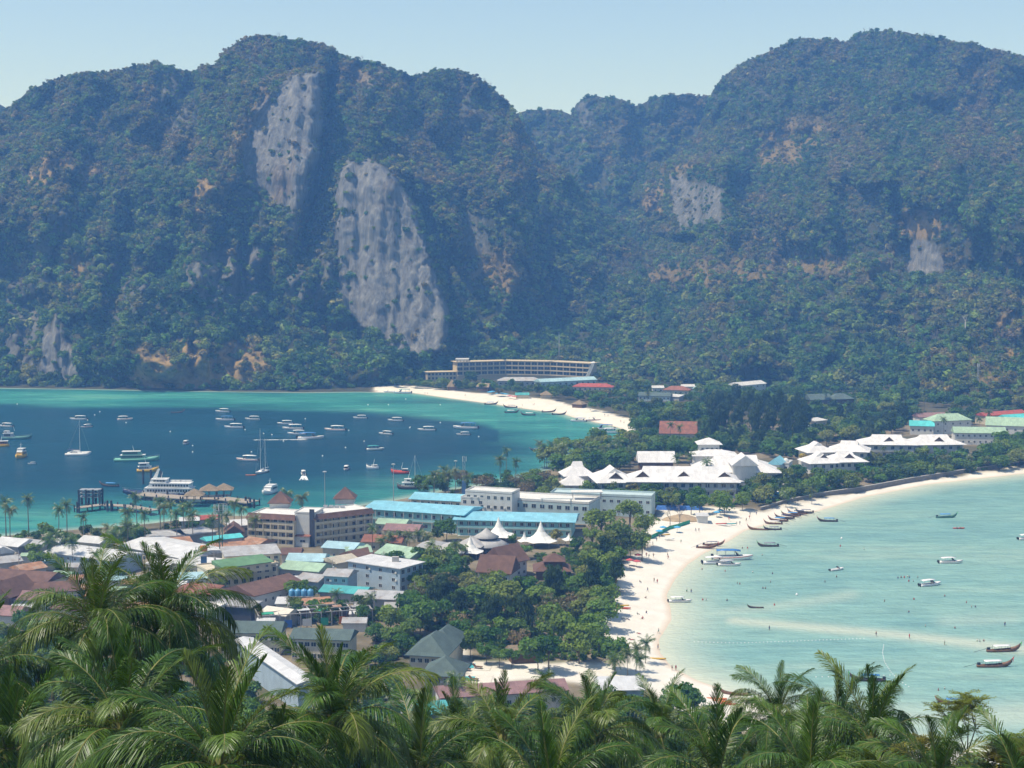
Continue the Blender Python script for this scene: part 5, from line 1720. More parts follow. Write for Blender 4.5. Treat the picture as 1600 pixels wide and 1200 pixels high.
# --- houses of the far shore and the village under the mountains
FAR = 'buildings of the far shore'
for nm, lb, a, b, h, d, rf, rm, wm, rh, wn in (
    ('restaurant', 'long low restaurant with pale teal roof below the far hotel', (845, 597), (932, 593), 5, 12, 'gable_x', R_LBLUE, W_TEAL, 2.4, (10, 1, 2, 1.8)),
    ('restaurant', 'low open hall with bright red roof behind the far beach', (895, 604), (957, 605), 4, 11, 'hip', R_RED, W_CREAM, 2.6, (8, 1, 1.6, 1.4)),
    ('restaurant', 'grey shingle-roofed hall below the middle of the far hotel', (778, 595), (845, 595), 5, 12, 'hip', R_GREY, W_GREY, 2.8, (8, 1, 1.8, 1.6)),
    ('beach_hut', 'tall thatched kiosk at the water end of the far hotel', (699, 604), (713, 604), 3.4, 8, 'pyr', R_THATCH, W_BROWN, 6, None),
    ('beach_hut', 'brown-roofed hut between the thatched kiosk and the beach umbrellas', (745, 604), (763, 605), 3.2, 8, 'gable_x', R_THATCH, W_BROWN, 3, None),
    ('beach_hut', 'straw-coloured hut on the far sand beside the red-roofed hall', (845, 617), (862, 617), 2.8, 7, 'pyr', R_THATCH, W_TAN, 3.2, None),
    ('beach_bar', 'small bar with teal canopy behind the blue beach umbrellas', (806, 617), (826, 617), 3, 7, 'gable_x', R_TEALR, W_TAN, 1.6, None),
    ('beach_hut', 'grey thatched hut under the trees near the longtails', (894, 631), (909, 632), 2.8, 7, 'pyr', R_THATCH, W_BROWN, 3, None),
    ('village_house', 'long green-roofed house beside the dirt field', (998, 618), (1047, 619), 4, 11, 'gable_x', R_DGREEN, W_TEAL, 2.4, (8, 1, 1.4, 1.4)),
    ('village_house', 'terracotta-roofed house behind the long green roof', (1036, 609), (1076, 610), 4.5, 12, 'hip', R_TERRA, W_CREAM, 3, (5, 1, 1.4, 1.4)),
    ('village_house', 'white house left of the terracotta-roofed one', (1020, 606), (1037, 606), 4.5, 9, 'gable_x', R_WHITE, W_WHITE, 1.6, (2, 1, 1.3, 1.3)),
    ('village_house', 'white house right behind the terracotta-roofed one', (1066, 604), (1085, 604), 5, 9, 'gable_x', R_WHITE, W_WHITE, 1.6, (2, 1, 1.3, 1.3)),
    ('village_shed', 'small white-roofed shed on the dirt field', (1046, 619), (1061, 620), 3.5, 7, 'shed', R_WHITE, W_GREY, 1.2, None),
    ('village_house', 'small pale blue house left of the tall casuarinas', (1083, 607), (1099, 608), 4, 8, 'gable_x', R_LBLUE, W_WHITE, 1.6, (2, 1, 1.2, 1.2)),
    ('village_house', 'pale roofed house behind the top of the casuarinas', (1153, 603), (1197, 599), 7, 12, 'gable_x', R_WHITE, W_WHITE, 2.4, (5, 2, 1.3, 1.3)),
    ('village_house', 'flat pale house at the forest edge right of the casuarinas', (1212, 609), (1236, 611), 4, 9, 'shed', R_GREY, W_WHITE, 1, (3, 1, 1.3, 1.3)),
    ('brown_hall', 'wide brown-roofed hall before the casuarinas', (1031, 677), (1088, 678), 5, 17, 'gable_x', R_TERRA, W_CREAM, 7, (7, 1, 1.6, 1.6)),
    ('village_house', 'dark green double-roofed house in the trees', (1267, 625), (1300, 624), 5, 12, 'gable_x', R_DGREEN, W_BROWN, 4, (3, 1, 1.4, 1.4)),
    ('village_house', 'dark green hipped house beside the double-roofed one', (1302, 624), (1334, 623), 5, 12, 'hip', R_DGREEN, W_BROWN, 4, (3, 1, 1.4, 1.4)),
    ('village_house', 'small house with orange awning right of the casuarinas', (1274, 658), (1292, 656), 5, 8, 'shed', R_WHITE, W_CREAM, 1, (2, 1, 1.3, 1.3)),
    ('village_shed', 'pale blue shed below the orange-awning house', (1262, 666), (1276, 667), 3.2, 7, 'shed', R_LBLUE, W_WHITE, 0.8, None),
    ('village_house', 'turquoise-roofed house left of the white block', (1422, 665), (1459, 666), 6, 11, 'gable_x', R_CYAN, W_WHITE, 3, (4, 1, 1.4, 1.4)),
    ('white_block', 'plain white block under a pale green hip roof', (1460, 658), (1518, 656), 9, 13, 'hip', R_PGREEN, W_WHITE, 4, (5, 2, 1.2, 1.2)),
    ('village_house', 'mauve-roofed house behind the turquoise roof', (1437, 652), (1480, 651), 7, 10, 'gable_x', R_MAUVE, W_WHITE, 2.6, None),
    ('long_house', 'long two-storey house with green roof behind the seawall trees', (1492, 676), (1572, 677), 7.5, 11, 'gable_x', R_PGREEN, W_WHITE, 3.2, (9, 2, 1.2, 1.3)),
    ('long_house', 'long green-roofed house cut by the right edge', (1541, 664), (1660, 668), 5.5, 13, 'gable_x', R_PGREEN, W_WHITE, 5, (9, 1, 1.4, 1.4)),
    ('village_house', 'long dark red roof at the foot of the slope', (1541, 650), (1604, 645), 6, 10, 'gable_x', R_RED, W_CREAM, 2.0, None),
    ('village_house', 'bright cyan-roofed house at the right edge', (1574, 655), (1625, 652), 6, 10, 'gable_x', R_CYAN, W_WHITE, 2.6, (4, 1, 1.4, 1.4)),
    ('village_shed', 'brown shed half hidden by trees under the right slope', (1372, 634), (1392, 635), 3, 8, 'gable_x', R_BROWN, W_BROWN, 2, None),
    ('village_house', 'grey roof among palms right of the dark green houses', (1345, 634), (1368, 636), 4, 9, 'gable_x', R_GREY, W_CREAM, 2, None),
):
    house(nm, lb, a, b, h, d, rf, rm, wm, FAR, 'hut' if 'hut' in nm else 'building', rh=rh, win=wn)

# --- village between the bays
VIL = 'buildings of the village between the bays'
t = house('blue_block', 'blue-grey three-storey block with flat white roof', (544, 877), (625, 889), 8.6, 13.4, 'flat', R_WHITE, W_BLUE, VIL, rh=0, ov=0.7, win=(4, 3, 1.5, 1.3), side=(4, 3, 1.9, 1.7))
obj('roof_tank', MB().box(-1.2, 1.2, -0.8, 0.8, 0, 1.8).mesh('roof_tank', M_CONC), t, P(617, 880, GZ + 8.9) - t.location + Vector((0, 3, 0)))
t = house('cream_block', 'cream block with a row of tall windows and a green upper roof', (325, 894), (435, 882), 6.2, 12, 'flat', W_CREAM, W_CREAM, VIL, rh=0.5, ov=0.2, win=(9, 2, 1.7, 1.8))
mass(t, (351, 887), (424, 877), 3.0, 8, 'shed', R_GREEN, W_CREAM, z0=GZ + 6.6, rh=1.2, ov=0.8, win=(5, 1, 1.2, 1.0))
house('grey_block', 'grey-roofed block with teal end standing behind the cream block', (353, 869), (437, 864), 9.5, 12, 'shed', R_GREY, W_CREAM, VIL, rh=1.2, win=(7, 3, 1.5, 1.2))
house('brown_roof_hall', 'wide brown-roofed hall before the cream block', (346, 921), (398, 931), 5, 24, 'gable_y', R_BROWN, W_WHITE, VIL, rh=2.6, win=(6, 1, 1.0, 1.2), side=(7, 1, 1.0, 1.2))
for nm, lb, a, b, h, d, rf, rm, wm, rh, wn in (
    ('white_shed', 'broad white-roofed shed with small windows left of the ragged palm', (70, 862), (176, 876), 6, 16, 'gable_x', R_WHITE, W_BLUE, 1.4, (10, 2, 1.1, 1.0)),
    ('market_hall', 'long white-roofed market hall behind the ragged foreground palm', (186, 852), (290, 873), 6, 22, 'gable_x', R_WHITE, W_CREAM, 1.6, (9, 1, 1.6, 1.4)),
    ('white_house', 'small white gabled house before the bay left of the market hall', (122, 846), (155, 849), 6, 9, 'gable_x', R_WHITE, W_CREAM, 1.8, (3, 1, 1.2, 1.2)),
    ('white_shed', 'white shed roof under the market hall', (228, 880), (262, 884), 4.5, 8, 'shed', R_WHITE, W_CREAM, 0.8, (3, 1, 1.2, 1.2)),
    ('blue_roof_shed', 'pale blue-roofed shed beside the blue water tower', (279, 905), (322, 903), 4, 10, 'gable_x', R_LBLUE, W_WHITE, 1.4, (3, 1, 1.2, 1.2)),
    ('cream_house', 'cream house behind the blue water tower', (268, 879), (322, 884), 5.5, 10, 'shed', R_WHITE, W_CREAM, 0.8, (6, 1, 1.4, 1.2)),
    ('rusty_shed', 'orange rusty roof before the pier pavilions', (256, 852), (300, 848), 4, 11, 'gable_x', R_RUST, W_GREY, 1.8, None),
    ('teal_shed', 'turquoise-roofed shed under the palms', (324, 845), (378, 839), 6, 6, 'gable_x', R_CYAN, W_GREY, 1.2, None),
    ('rusty_shed', 'long rust-streaked roof left of the cream hotel', (332, 858), (398, 853), 4, 9, 'gable_x', R_RUST, W_GREY, 1.6, None),
    ('rusty_shed', 'patchy rust and grey roof touching the cream hotel', (378, 846), (405, 850), 4, 9, 'gable_x', R_RUST, W_GREY, 1.4, None),
    ('grey_hall', 'wide grey concrete roof behind the palm row', (232, 842), (290, 838), 5, 15, 'flat', R_GREY, W_GREY, 0.3, None),
    ('grey_hall', 'grey hall between the palm row and the cream hotel', (290, 838), (338, 832), 5, 13, 'flat', R_GREY, W_GREY, 0.3, None),
    ('brown_house', 'brown-roofed house beside the left wing of the cream hotel', (352, 833), (380, 832), 6, 11, 'gable_y', R_BROWN, W_CREAM, 3, None),
    ('white_house', 'white flat house left behind the cream hotel', (360, 822), (390, 820), 7, 10, 'shed', R_WHITE, W_WHITE, 0.8, (3, 2, 1.2, 1.2)),
    ('red_awning', 'red-fronted terminal roof at the land end of the pier', (310, 812), (342, 810), 4, 10, 'gable_x', R_RED, W_WHITE, 1, None),
    ('white_awning', 'white canopy at the land end of the pier', (282, 814), (310, 813), 4, 8, 'gable_x', R_WHITE, W_WHITE, 1, None),
    ('grey_house', 'grey metal roof at the left edge by the water', (-12, 850), (28, 854), 5, 12, 'gable_x', R_WHITE, W_GREY, 2, (3, 1, 1.2, 1.2)),
    ('grey_house', 'white gabled roof at the left edge below the palms', (-14, 866), (22, 862), 5, 10, 'gable_y', R_WHITE, W_GREY, 2.6, None),
    ('grey_house', 'patched grey roof beside the small round trees', (22, 852), (56, 856), 4.5, 11, 'gable_x', R_GREY, W_GREY, 2, None),
    ('grey_house', 'low grey-blue roof left of the white shed', (0, 880), (34, 876), 4, 10, 'gable_x', R_GREY, W_GREY, 1.6, None),
    ('rusty_shed', 'brown and cream striped roof left of the ragged palm', (36, 892), (72, 886), 4, 9, 'gable_x', R_RUST, W_GREY, 1.6, None),
    ('green_roof_shed', 'tiny bright green roof before the white shed', (80, 898), (106, 900), 3.5, 6, 'gable_x', R_PGREEN, W_WHITE, 1.0, None),
    ('brown_row', 'long brown-roofed row with vents at the left edge', (-20, 904), (72, 910), 5, 13, 'gable_x', R_BROWN, W_CREAM, 2.4, (9, 1, 1.2, 1.2)),
    ('brown_row', 'brown-roofed row in front of the long one', (40, 928), (122, 922), 4.5, 12, 'gable_x', R_BROWN, W_CREAM, 2.4, (7, 1, 1.2, 1.2)),
    ('red_roof_house', 'dull red-roofed house at the lower left', (16, 936), (66, 938), 4, 10, 'gable_x', R_MAUVE, W_WHITE, 2, (4, 1, 1.2, 1.2)),
    ('timber_house', 'dark timber gable house at the left edge', (-24, 930), (14, 934), 5, 14, 'gable_y', R_BROWN, W_BROWN, 5, None),
    ('red_roof_house', 'mauve roof at the left edge behind the nearest fronds', (-40, 958), (24, 962), 4, 10, 'gable_x', R_MAUVE, W_WHITE, 2, None),
    ('brown_row', 'brown roof glimpsed between the two left palms', (80, 950), (150, 956), 4.5, 12, 'gable_x', R_BROWN, W_CREAM, 2.4, None),
    ('brown_row', 'tan tiled roof right of the ragged palm', (268, 926), (328, 928), 4.5, 13, 'hip', R_TERRA, W_CREAM, 2.6, (5, 1, 1.2, 1.2)),
    ('pale_house', 'white flat house behind the drooping right frond of the ragged palm', (270, 952), (330, 956), 5, 10, 'flat', W_WHITE, W_WHITE, 0.4, (5, 1, 1.3, 1.3)),
    ('dark_shed', 'dark open shed before the brown-roofed hall', (330, 946), (392, 950), 4.5, 8, 'flat', R_GREY, M_DARK, 0.2, None),
    ('green_roof_house', 'pale green-roofed house right of the cream block', (437, 888), (497, 893), 4.5, 11, 'gable_x', R_PGREEN, W_GREY, 2, (4, 1, 1.2, 1.2)),
    ('blue_roof_house', 'pale blue-roofed house behind the pale green one', (448, 876), (503, 877), 5, 12, 'gable_x', R_LBLUE, W_GREY, 1.8, None),
    ('teal_roof_shed', 'teal-edged roof joining the pale blue-roofed house', (487, 879), (525, 876), 4, 7, 'gable_x', R_TEALR, W_GREY, 1.2, None),
    ('grey_house', 'small grey-roofed house left of the blue-grey block', (463, 905), (496, 909), 4.5, 10, 'gable_x', R_GREY, W_BLUE, 1.6, (3, 1, 1.1, 1.1)),
    ('grey_house', 'grey-roofed two-storey house touching the blue-grey block', (506, 899), (543, 901), 6.5, 10, 'gable_x', R_GREY, W_BLUE, 1.6, (3, 2, 1.2, 1.2)),
    ('cream_house', 'cream-roofed house behind the blue-grey block', (526, 880), (560, 874), 5, 10, 'gable_x', mat('cream_roof', (0.5, 0.45, 0.36), 0.7, 0.1, 0.4, ribs=1.6, stain=0.4), W_CREAM, 1.6, None),
    ('blue_roof_house', 'light blue-roofed house below the cream hotel', (504, 855), (552, 858), 6, 11, 'gable_x', R_LBLUE, W_CREAM, 1.6, (4, 1, 1.2, 1.2)),
    ('green_roof_house', 'small pale green roof right of the light blue-roofed house', (544, 864), (580, 862), 5, 9, 'gable_x', R_PGREEN, W_CREAM, 1.6, None),
    ('brown_house', 'small brown roof between the pale green roofs', (556, 870), (584, 864), 4.5, 8, 'gable_x', R_BROWN, W_CREAM, 1.8, None),
    ('brown_house', 'tiny brown house below the stair strip of the cream hotel', (440, 866), (468, 866), 4.5, 8, 'gable_x', R_BROWN, W_WHITE, 1.8, (2, 1, 1, 1)),
    ('green_roof_house', 'large pale green-roofed house before the aqua gallery', (588, 864), (640, 872), 5, 14, 'gable_x', R_PGREEN, W_WHITE, 2.6, (4, 1, 1.3, 1.3)),
    ('grey_house', 'grey-roofed house right of the large pale green roof', (648, 856), (690, 858), 4.5, 12, 'hip', R_GREY, W_GREY, 2.2, None),
    ('terracotta_house', 'long terracotta roof right of the cream hotel', (566, 846), (626, 848), 4.5, 11, 'gable_x', R_TERRA, W_CREAM, 2, (5, 1, 1.2, 1.2)),
    ('brown_house', 'dark brown roof between the terracotta roof and aqua gallery', (600, 828), (652, 830), 4.5, 10, 'gable_x', R_MAUVE, W_CREAM, 2, None),
    ('green_roof_house', 'pale green-topped house at the corner of the aqua gallery', (588, 818), (632, 820), 6, 9, 'gable_x', R_PGREEN, W_CREAM, 1.6, (4, 2, 1.1, 1.1)),
    ('grey_shed', 'curved pale shed left of the construction frame', (408, 957), (446, 962), 4, 8, 'gable_x', mat('cream_tarp', (0.58, 0.54, 0.46), 0.8, 0.1), W_GREY, 1.4, None),
    ('green_net_shed', 'green net-roofed stall before the blue-grey block', (500, 924), (568, 928), 3.4, 10, 'gable_x', R_TEALR, W_GREY, 1.4, None),
    ('grey_shed', 'bent grey sheet roof right of the green net stall', (552, 934), (632, 937), 3.4, 8, 'shed', R_GREY, W_GREY, 1.0, None),
    ('tan_shed', 'tan sheet roof beside the blue tanks', (478, 947), (520, 944), 3.2, 8, 'shed', R_RUST, W_GREY, 0.8, None),
    ('long_grey_house', 'long grey-green roofed house with a window row beside the white canopy', (345, 988), (437, 989), 7, 10, 'gable_x', R_DGREEN, W_CREAM, 2.4, (10, 2, 1.6, 1.4)),
    ('long_grey_house', 'long grey-green roof behind the round-crowned palm', (455, 997), (545, 1000), 7, 10, 'gable_x', R_DGREEN, W_CREAM, 2.0, (9, 2, 1.6, 1.4)),
    ('white_canopy', 'long white canopy roof running down towards the palms', (368, 1000), (466, 1068), 8, 5.0, 'gable_x', R_WHITE, W_BLUE, 0.7, None),
    ('mauve_roof_row', 'long mauve-roofed row below the sandy clearing', (690, 1090), (886, 1078), 5, 10, 'gable_x', R_MAUVE, W_WHITE, 1.8, (14, 1, 1.2, 1.2)),
    ('white_corner_roof', 'bluish white sheet roof on the beach edge behind the palms', (937, 1078), (1006, 1077), 5, 9, 'shed', R_WHITE, W_BLUE, 1.0, (6, 1, 1.2, 1.2)),
    ('mauve_shed', 'small mauve roof seen through the bottom palms', (828, 1176), (888, 1173), 4, 8, 'gable_x', R_MAUVE, W_WHITE, 1.6, None),
    ('teal_net_roof', 'teal net-covered roof behind the coconut palm', (640, 1118), (705, 1112), 5, 10, 'gable_x', R_TEALR, W_GREY, 1.6, None),
    ('tan_shed', 'low tan hut under the grove beside the clearing', (800, 1022), (838, 1020), 3, 7, 'gable_x', R_THATCH, W_BROWN, 1.8, None),
):
    house(nm, lb, a, b, h, d, rf, rm, wm, VIL, rh=rh, win=wn)

t = house('grey_green_villa', 'grey-green hip-roofed villa complex beside the swimming pools', (640, 1022), (694, 1025), 7, 16, 'hip', R_DGREEN, W_CREAM, VIL, rh=4.5, ov=1.2, win=(5, 2, 1.4, 1.3))
mass(t, (664, 1054), (717, 1056), 6.5, 11, 'hip', R_DGREEN, W_CREAM, rh=3.8, ov=1.2, win=(4, 2, 1.4, 1.3))
mass(t, (668, 1008), (706, 1010), 7, 14, 'hip', R_DGREEN, W_CREAM, rh=4, ov=1.2, win=(3, 2, 1.4, 1.3))
t = house('brown_gable_house', 'brown gabled house with white walls among the grove trees', (748, 893), (796, 896), 4.5, 10, 'gable_x', R_BROWN, W_WHITE, VIL, rh=5.5, ov=1.0, win=(4, 1, 1.2, 1.2))
mass(t, (790, 881), (823, 874), 6, 11, 'gable_x', R_BROWN, W_WHITE, rh=5.5, ov=1.0, win=(4, 2, 1.1, 1.1))
t = house('brown_tiered_pavilion', 'brown two-tiered pavilion in the grove with white parasols before it', (838, 892), (888, 892), 3.4, 11, 'hip', R_BROWN, W_BROWN, VIL, rh=3.4, ov=1.2)
mass(t, (852, 877), (880, 877), 6.6, 6.5, 'pyr', R_BROWN, W_BROWN, rh=2.6, ov=0.9)


# --- white peaked tents and the round pavilion
def tent(px, py, r, h, label):
    p = G(px, py)
    t = thing('peaked_tent', label, 'tent', p, 0, 'white peaked tents')
    prof = [(r, 2.4), (r * 0.72, 2.4 + h * 0.10), (r * 0.46, 2.4 + h * 0.26), (r * 0.26, 2.4 + h * 0.46), (r * 0.12, 2.4 + h * 0.72), (0.04, 2.4 + h)]
    mb = MB()
    n = 24
    for i in range(len(prof) - 1):
        for k in range(n):
            q = []
            for (rr_, zz), kk in ((prof[i], k), (prof[i], k + 1), (prof[i + 1], k + 1), (prof[i + 1], k)):
                a = 2 * math.pi * kk / n
                sc_l = 1 + 0.10 * abs(math.sin(3 * a)) * (rr_ / r)
                q.append((rr_ * sc_l * math.cos(a), rr_ * sc_l * math.sin(a), zz + 0.5 * abs(math.sin(3 * a)) * (rr_ / r) ** 3))
            mb.add(q, [(0, 1, 2, 3)])
    obj('canopy', mb.mesh('canopy', M_TENT, True), t)
    pm = MB().tube([(0, 0, -0.5), (0, 0, 2.7)], 0.07, 6).mesh('pole', M_STEEL)
    for k in range(6):
        a = math.pi / 3 * k
        obj('pole', pm, t, (r * 0.97 * math.cos(a), r * 0.97 * math.sin(a), 0))


tent(779, 846, 6.4, 8.0, 'white peaked tent directly in front of the aqua block wall')
tent(845, 854, 6.6, 8.4, 'largest white peaked tent, right of the round pavilion')
tent(735, 872, 5.0, 6.8, 'white peaked tent left below the round pavilion')
tent(819, 855, 2.8, 4.0, 'small white tent tucked beside the largest one')
tent(889, 853, 2.9, 3.0, 'small white tent nearest the big dark trees')
p = G(760, 862)
t = thing('round_pavilion', 'round pavilion with two grey-white tiers between the tents', 'pavilion', p, 0)
M_PAVR = mat('pale_grey_shingle', (0.44, 0.43, 0.42), 0.8, 0.1, 0.5, ribs=2)
obj('lower_roof', MB().lathe([(9.0, 3.2), (8.9, 3.0), (9.0, 3.2), (4.8, 5.2), (4.6, 5.2)], 28).mesh('lower_roof', M_PAVR, True), t)
obj('clerestory', MB().lathe([(4.4, 5.0), (4.4, 6.3)], 24).mesh('clerestory', M_DARK), t)
obj('upper_roof', MB().lathe([(5.2, 6.2), (5.1, 6.05), (5.2, 6.2), (2.4, 7.8), (0.2, 9.6), (0.02, 9.9)], 24).mesh('upper_roof', M_PAVR, True), t)
pm = MB().tube([(0, 0, -1), (0, 0, 3.3)], 0.14, 8).mesh('post', W_BROWN)
for k in range(12):
    obj('post', pm, t, (8.2 * math.cos(k * math.pi / 6), 8.2 * math.sin(k * math.pi / 6), 0))
for nm, lb, a, b in (('grey_roof_hall', 'grey shingle hall left of the round pavilion', (676, 862), (722, 864)), ('grey_roof_hall', 'grey shingle hall joined to the round pavilion on the left', (712, 853), (750, 855))):
    house(nm, lb, a, b, 4, 11, 'hip', M_PAVR, W_BROWN, VIL, rh=3)

# --- construction frame
A, Bp = P(405, 985, GZ), P(582, 973, GZ)
t = thing('construction_frame', 'open concrete frame of a half-built row with green and blue netting', 'construction', A, math.atan2(Bp.y - A.y, Bp.x - A.x), VIL)
L_ = (Bp - A).length
cm = MB().box(-0.16, 0.16, -0.16, 0.16, -0.5, 4.2).mesh('column', M_CONC)
for i in range(12):
    for y in (0, 5, 10):
        obj('column', cm, t, (L_ * i / 11, y, 0))
    obj('beam', MB().box(-0.14, 0.14, -0.2, 10.2, 4.2, 4.5).mesh('beam', M_CONC), t, (L_ * i / 11, 0, 0))
for y in (0, 5, 10):
    obj('beam', MB().box(-0.3, L_ + 0.3, -0.13, 0.13, 4.5, 4.75).mesh('beam', M_CONC), t, (0, y, 0))
obj('back_wall', MB().box(0, L_, 10.2, 10.4, -0.5, 3.6).mesh('back_wall', mat('raw_block', (0.30, 0.19, 0.13), 0.9, 0.2, 0.8)), t)
for i, (m_, w_) in enumerate(((M_GNET, 3), (M_BTARP, 2.6), (W_WHITE, 3), (M_GNET, 2.5), (M_ORANGE, 2), (W_TAN, 3))):
    obj('net_panel', MB().box(0, w_, -0.28, -0.2, 0.4, 2.8).mesh('net_panel', m_), t, (2 + i * L_ / 6.2, 0, 0))
    obj('roof_sheet', MB().box(0, w_ + 1, 1, 4, 4.8, 4.86).mesh('roof_sheet', (M_GNET, R_GREY, R_WHITE, M_GNET, R_RUST, R_GREY)[i]), t, (1 + i * L_ / 6.2, (0, 4, 2)[i % 3], 0))

# --- blue tanks
for i, x in enumerate((456, 465, 475, 485)):
    p = P(x, 931, GZ + 4.2)
    t = thing('water_tank', ('leftmost', 'second from the left', 'second from the right', 'rightmost')[i] + ' of four blue water tanks beside the brown-roofed hall', 'tank', (p.x, p.y, GZ), 0, 'blue water tanks')
    obj('tank', MB().lathe([(0.01, 4.2), (1.0, 4.2), (1.05, 4.5), (1.05, 6.0), (0.9, 6.3), (0.4, 6.5), (0.38, 6.65), (0.01, 6.65)], 18).mesh('tank', M_TANKB, True), t)
    fr = MB().box(-1.1, 1.1, -1.1, 1.1, 4.0, 4.2)
    for cx in (-1, 1):
        for cy_ in (-1, 1):
            fr.box(cx - 0.1, cx + 0.1, cy_ - 0.1, cy_ + 0.1, -0.5, 4.0)
    obj('stand', fr.mesh('stand', M_CONC), t)


# --- towers, masts and lamp posts
def lattice(px, py, h, w0, w1, label, m_, name='lattice_mast'):
    p = G(px, py)
    t = thing(name, label, 'mast', p, 0)
    n = max(6, int(h / 2.2))
    f = lambda i: w0 + (w1 - w0) * i / n
    lg = MB()
    for sx, sy in ((-1, -1), (1, -1), (1, 1), (-1, 1)):
        lg.tube([(sx * w0, sy * w0, -1), (sx * w1, sy * w1, h)], 0.09, 5)
    obj('legs', lg.mesh('legs', m_), t)
    br = MB()
    for i in range(n):
        a, c, z, z2 = f(i), f(i + 1), h * i / n, h * (i + 1) / n
        for s in (-1, 1):
            br.tube([(-a, s * a, z), (c, s * c, z2)], 0.05, 4, cap=False)
            br.tube([(s * a, -a, z), (s * c, c, z2)], 0.05, 4, cap=False)
            br.tube([(-c, s * c, z2), (c, s * c, z2)], 0.05, 4, cap=False)
            br.tube([(s * c, -c, z2), (s * c, c, z2)], 0.05, 4, cap=False)
    obj('bracing', br.mesh('bracing', m_), t)
    am = MB().box(-0.15, 0.15, -0.08, 0.08, -1.2, 1.2).mesh('antenna', W_WHITE)
    for k in range(3):
        obj('antenna', am, t, (w1 * 2.2 * math.cos(k * 2.1), w1 * 2.2 * math.sin(k * 2.1), h - 1.2), k * 2.1)
    return t


M_MGREEN = mat('green_mast_paint', (0.06, 0.12, 0.10), 0.6, 0.15)
t = lattice(346, 884, 24, 0.6, 0.5, 'slim green lattice mast rising above the village left of the cream hotel', M_MGREEN)
cg = MB()
for k in range(12):
    a = k * math.pi / 6
    cg.tube([(2.6 * math.cos(a), 2.6 * math.sin(a), 20.5), (2.6 * math.cos(a), 2.6 * math.sin(a), 24)], 0.07, 4)
for z in (20.5, 22, 23.8):
    cg.tube([(2.6 * math.cos(k * math.pi / 12), 2.6 * math.sin(k * math.pi / 12), z) for k in range(25)], 0.07, 4)
obj('platform', cg.mesh('platform', M_STEEL), t)
t = lattice(725, 780, 21, 0.55, 0.5, 'blue and white phone mast on the shore beside bushy palms', M_STEEL)
obj('shelter', MB().box(-1, 1, -1, 1, 0, 9).mesh('shelter', M_BLUEP), t)
lattice(1527, 632, 32, 1.0, 0.4, 'tall thin lattice mast before the right slope', M_STEEL)
for px, py, h, lb in ((508, 806, 20, 'tall lamp post behind the two turrets of the cream hotel'), (615, 792, 20, 'tall lamp post beside the red boat'), (712, 760, 13, 'lamp post left of the phone mast')):
    p = G(px, py)
    t = thing('lamp_post', lb, 'lamp post', p, 0, 'tall lamp posts')
    obj('pole', MB().tube([(0, 0, -0.5), (0, 0, h)], [0.22, 0.12], 8).mesh('pole', M_STEEL), t)
    obj('lamp_head', MB().lathe([(0.1, 0), (0.9, 0.15), (1.0, 0.45), (0.4, 0.7), (0.02, 0.75)], 12).mesh('lamp_head', M_STEEL), t, (0, 0, h))
p = G(319, 905)
t = thing('water_tower', 'narrow blue water tower with an orange tank top', 'tower', p, 0.2)
obj('shaft', MB().box(-1.1, 1.1, -1.1, 1.1, -0.5, 9).mesh('shaft', M_BLUEP), t)
fr = MB()
for cx in (-1.3, 1.3):
    for cy_ in (-1.3, 1.3):
        fr.tube([(cx, cy_, 8.8), (cx, cy_, 11.4)], 0.1, 5)
fr.box(-1.6, 1.6, -1.6, 1.6, 8.9, 9.1)
obj('frame', fr.mesh('frame', M_STEEL), t)
obj('tank', MB().lathe([(0.01, 10.6), (1.4, 10.6), (1.45, 12.0), (1.0, 12.6), (0.02, 12.7)], 16).mesh('tank', M_ORANGE, True), t)

# --- pools
M_POOL = mat('pool_water', (0.10, 0.45, 0.50), 0.08, 0.08, 0.6, 0.5)
M_PAVE = mat('pale_paving', (0.62, 0.58, 0.50), 0.85, 0.08, 0.5)
for px, py, w_, d_, lb in ((716, 1044, 9, 5, 'upper swimming pool beside the grey-green villa'), (718, 1064, 8, 4.5, 'lower swimming pool beside the grey-green villa')):
    p = G(px, py)
    t = thing('swimming_pool', lb, 'pool', p, -0.1)
    obj('deck', MB().box(-w_ / 2 - 2.5, w_ / 2 + 5, -2, d_ + 2, -0.4, 0.12).mesh('deck', M_PAVE), t)
    obj('water', MB().box(-w_ / 2, w_ / 2, 0, d_, 0.1, 0.16).mesh('water', M_POOL), t)
lm = MB()
lm.box(-0.35, 0.35, -0.9, 0.4, 0.3, 0.4)
lm.add([(-0.35, 0.4, 0.3), (0.35, 0.4, 0.3), (0.35, 0.95, 0.75), (-0.35, 0.95, 0.75), (-0.35, 0.4, 0.4), (0.35, 0.4, 0.4), (0.35, 0.9, 0.83), (-0.35, 0.9, 0.83)], [(0, 3, 2, 1), (4, 5, 6, 7), (0, 1, 5, 4), (1, 2, 6, 5), (2, 3, 7, 6), (3, 0, 4, 7)])
for sx in (-0.3, 0.3):
    for sy in (-0.8, 0.35):
        lm.box(sx - 0.03, sx + 0.03, sy - 0.03, sy + 0.03, 0, 0.3)
LME = lm.mesh('sun_lounger', M_DOOR)
for k, (px, py) in enumerate(((728, 1048), (746, 1045), (740, 1064))):
    tag(obj('sun_lounger', LME, None, G(px, py) + Vector((0, 0, 0.13)), 1.2, 1.6), ('dark sun lounger at the left by the upper pool', 'dark sun lounger at the right by the upper pool', 'dark sun lounger by the lower pool')[k], 'lounger', 'sun loungers by the pools')

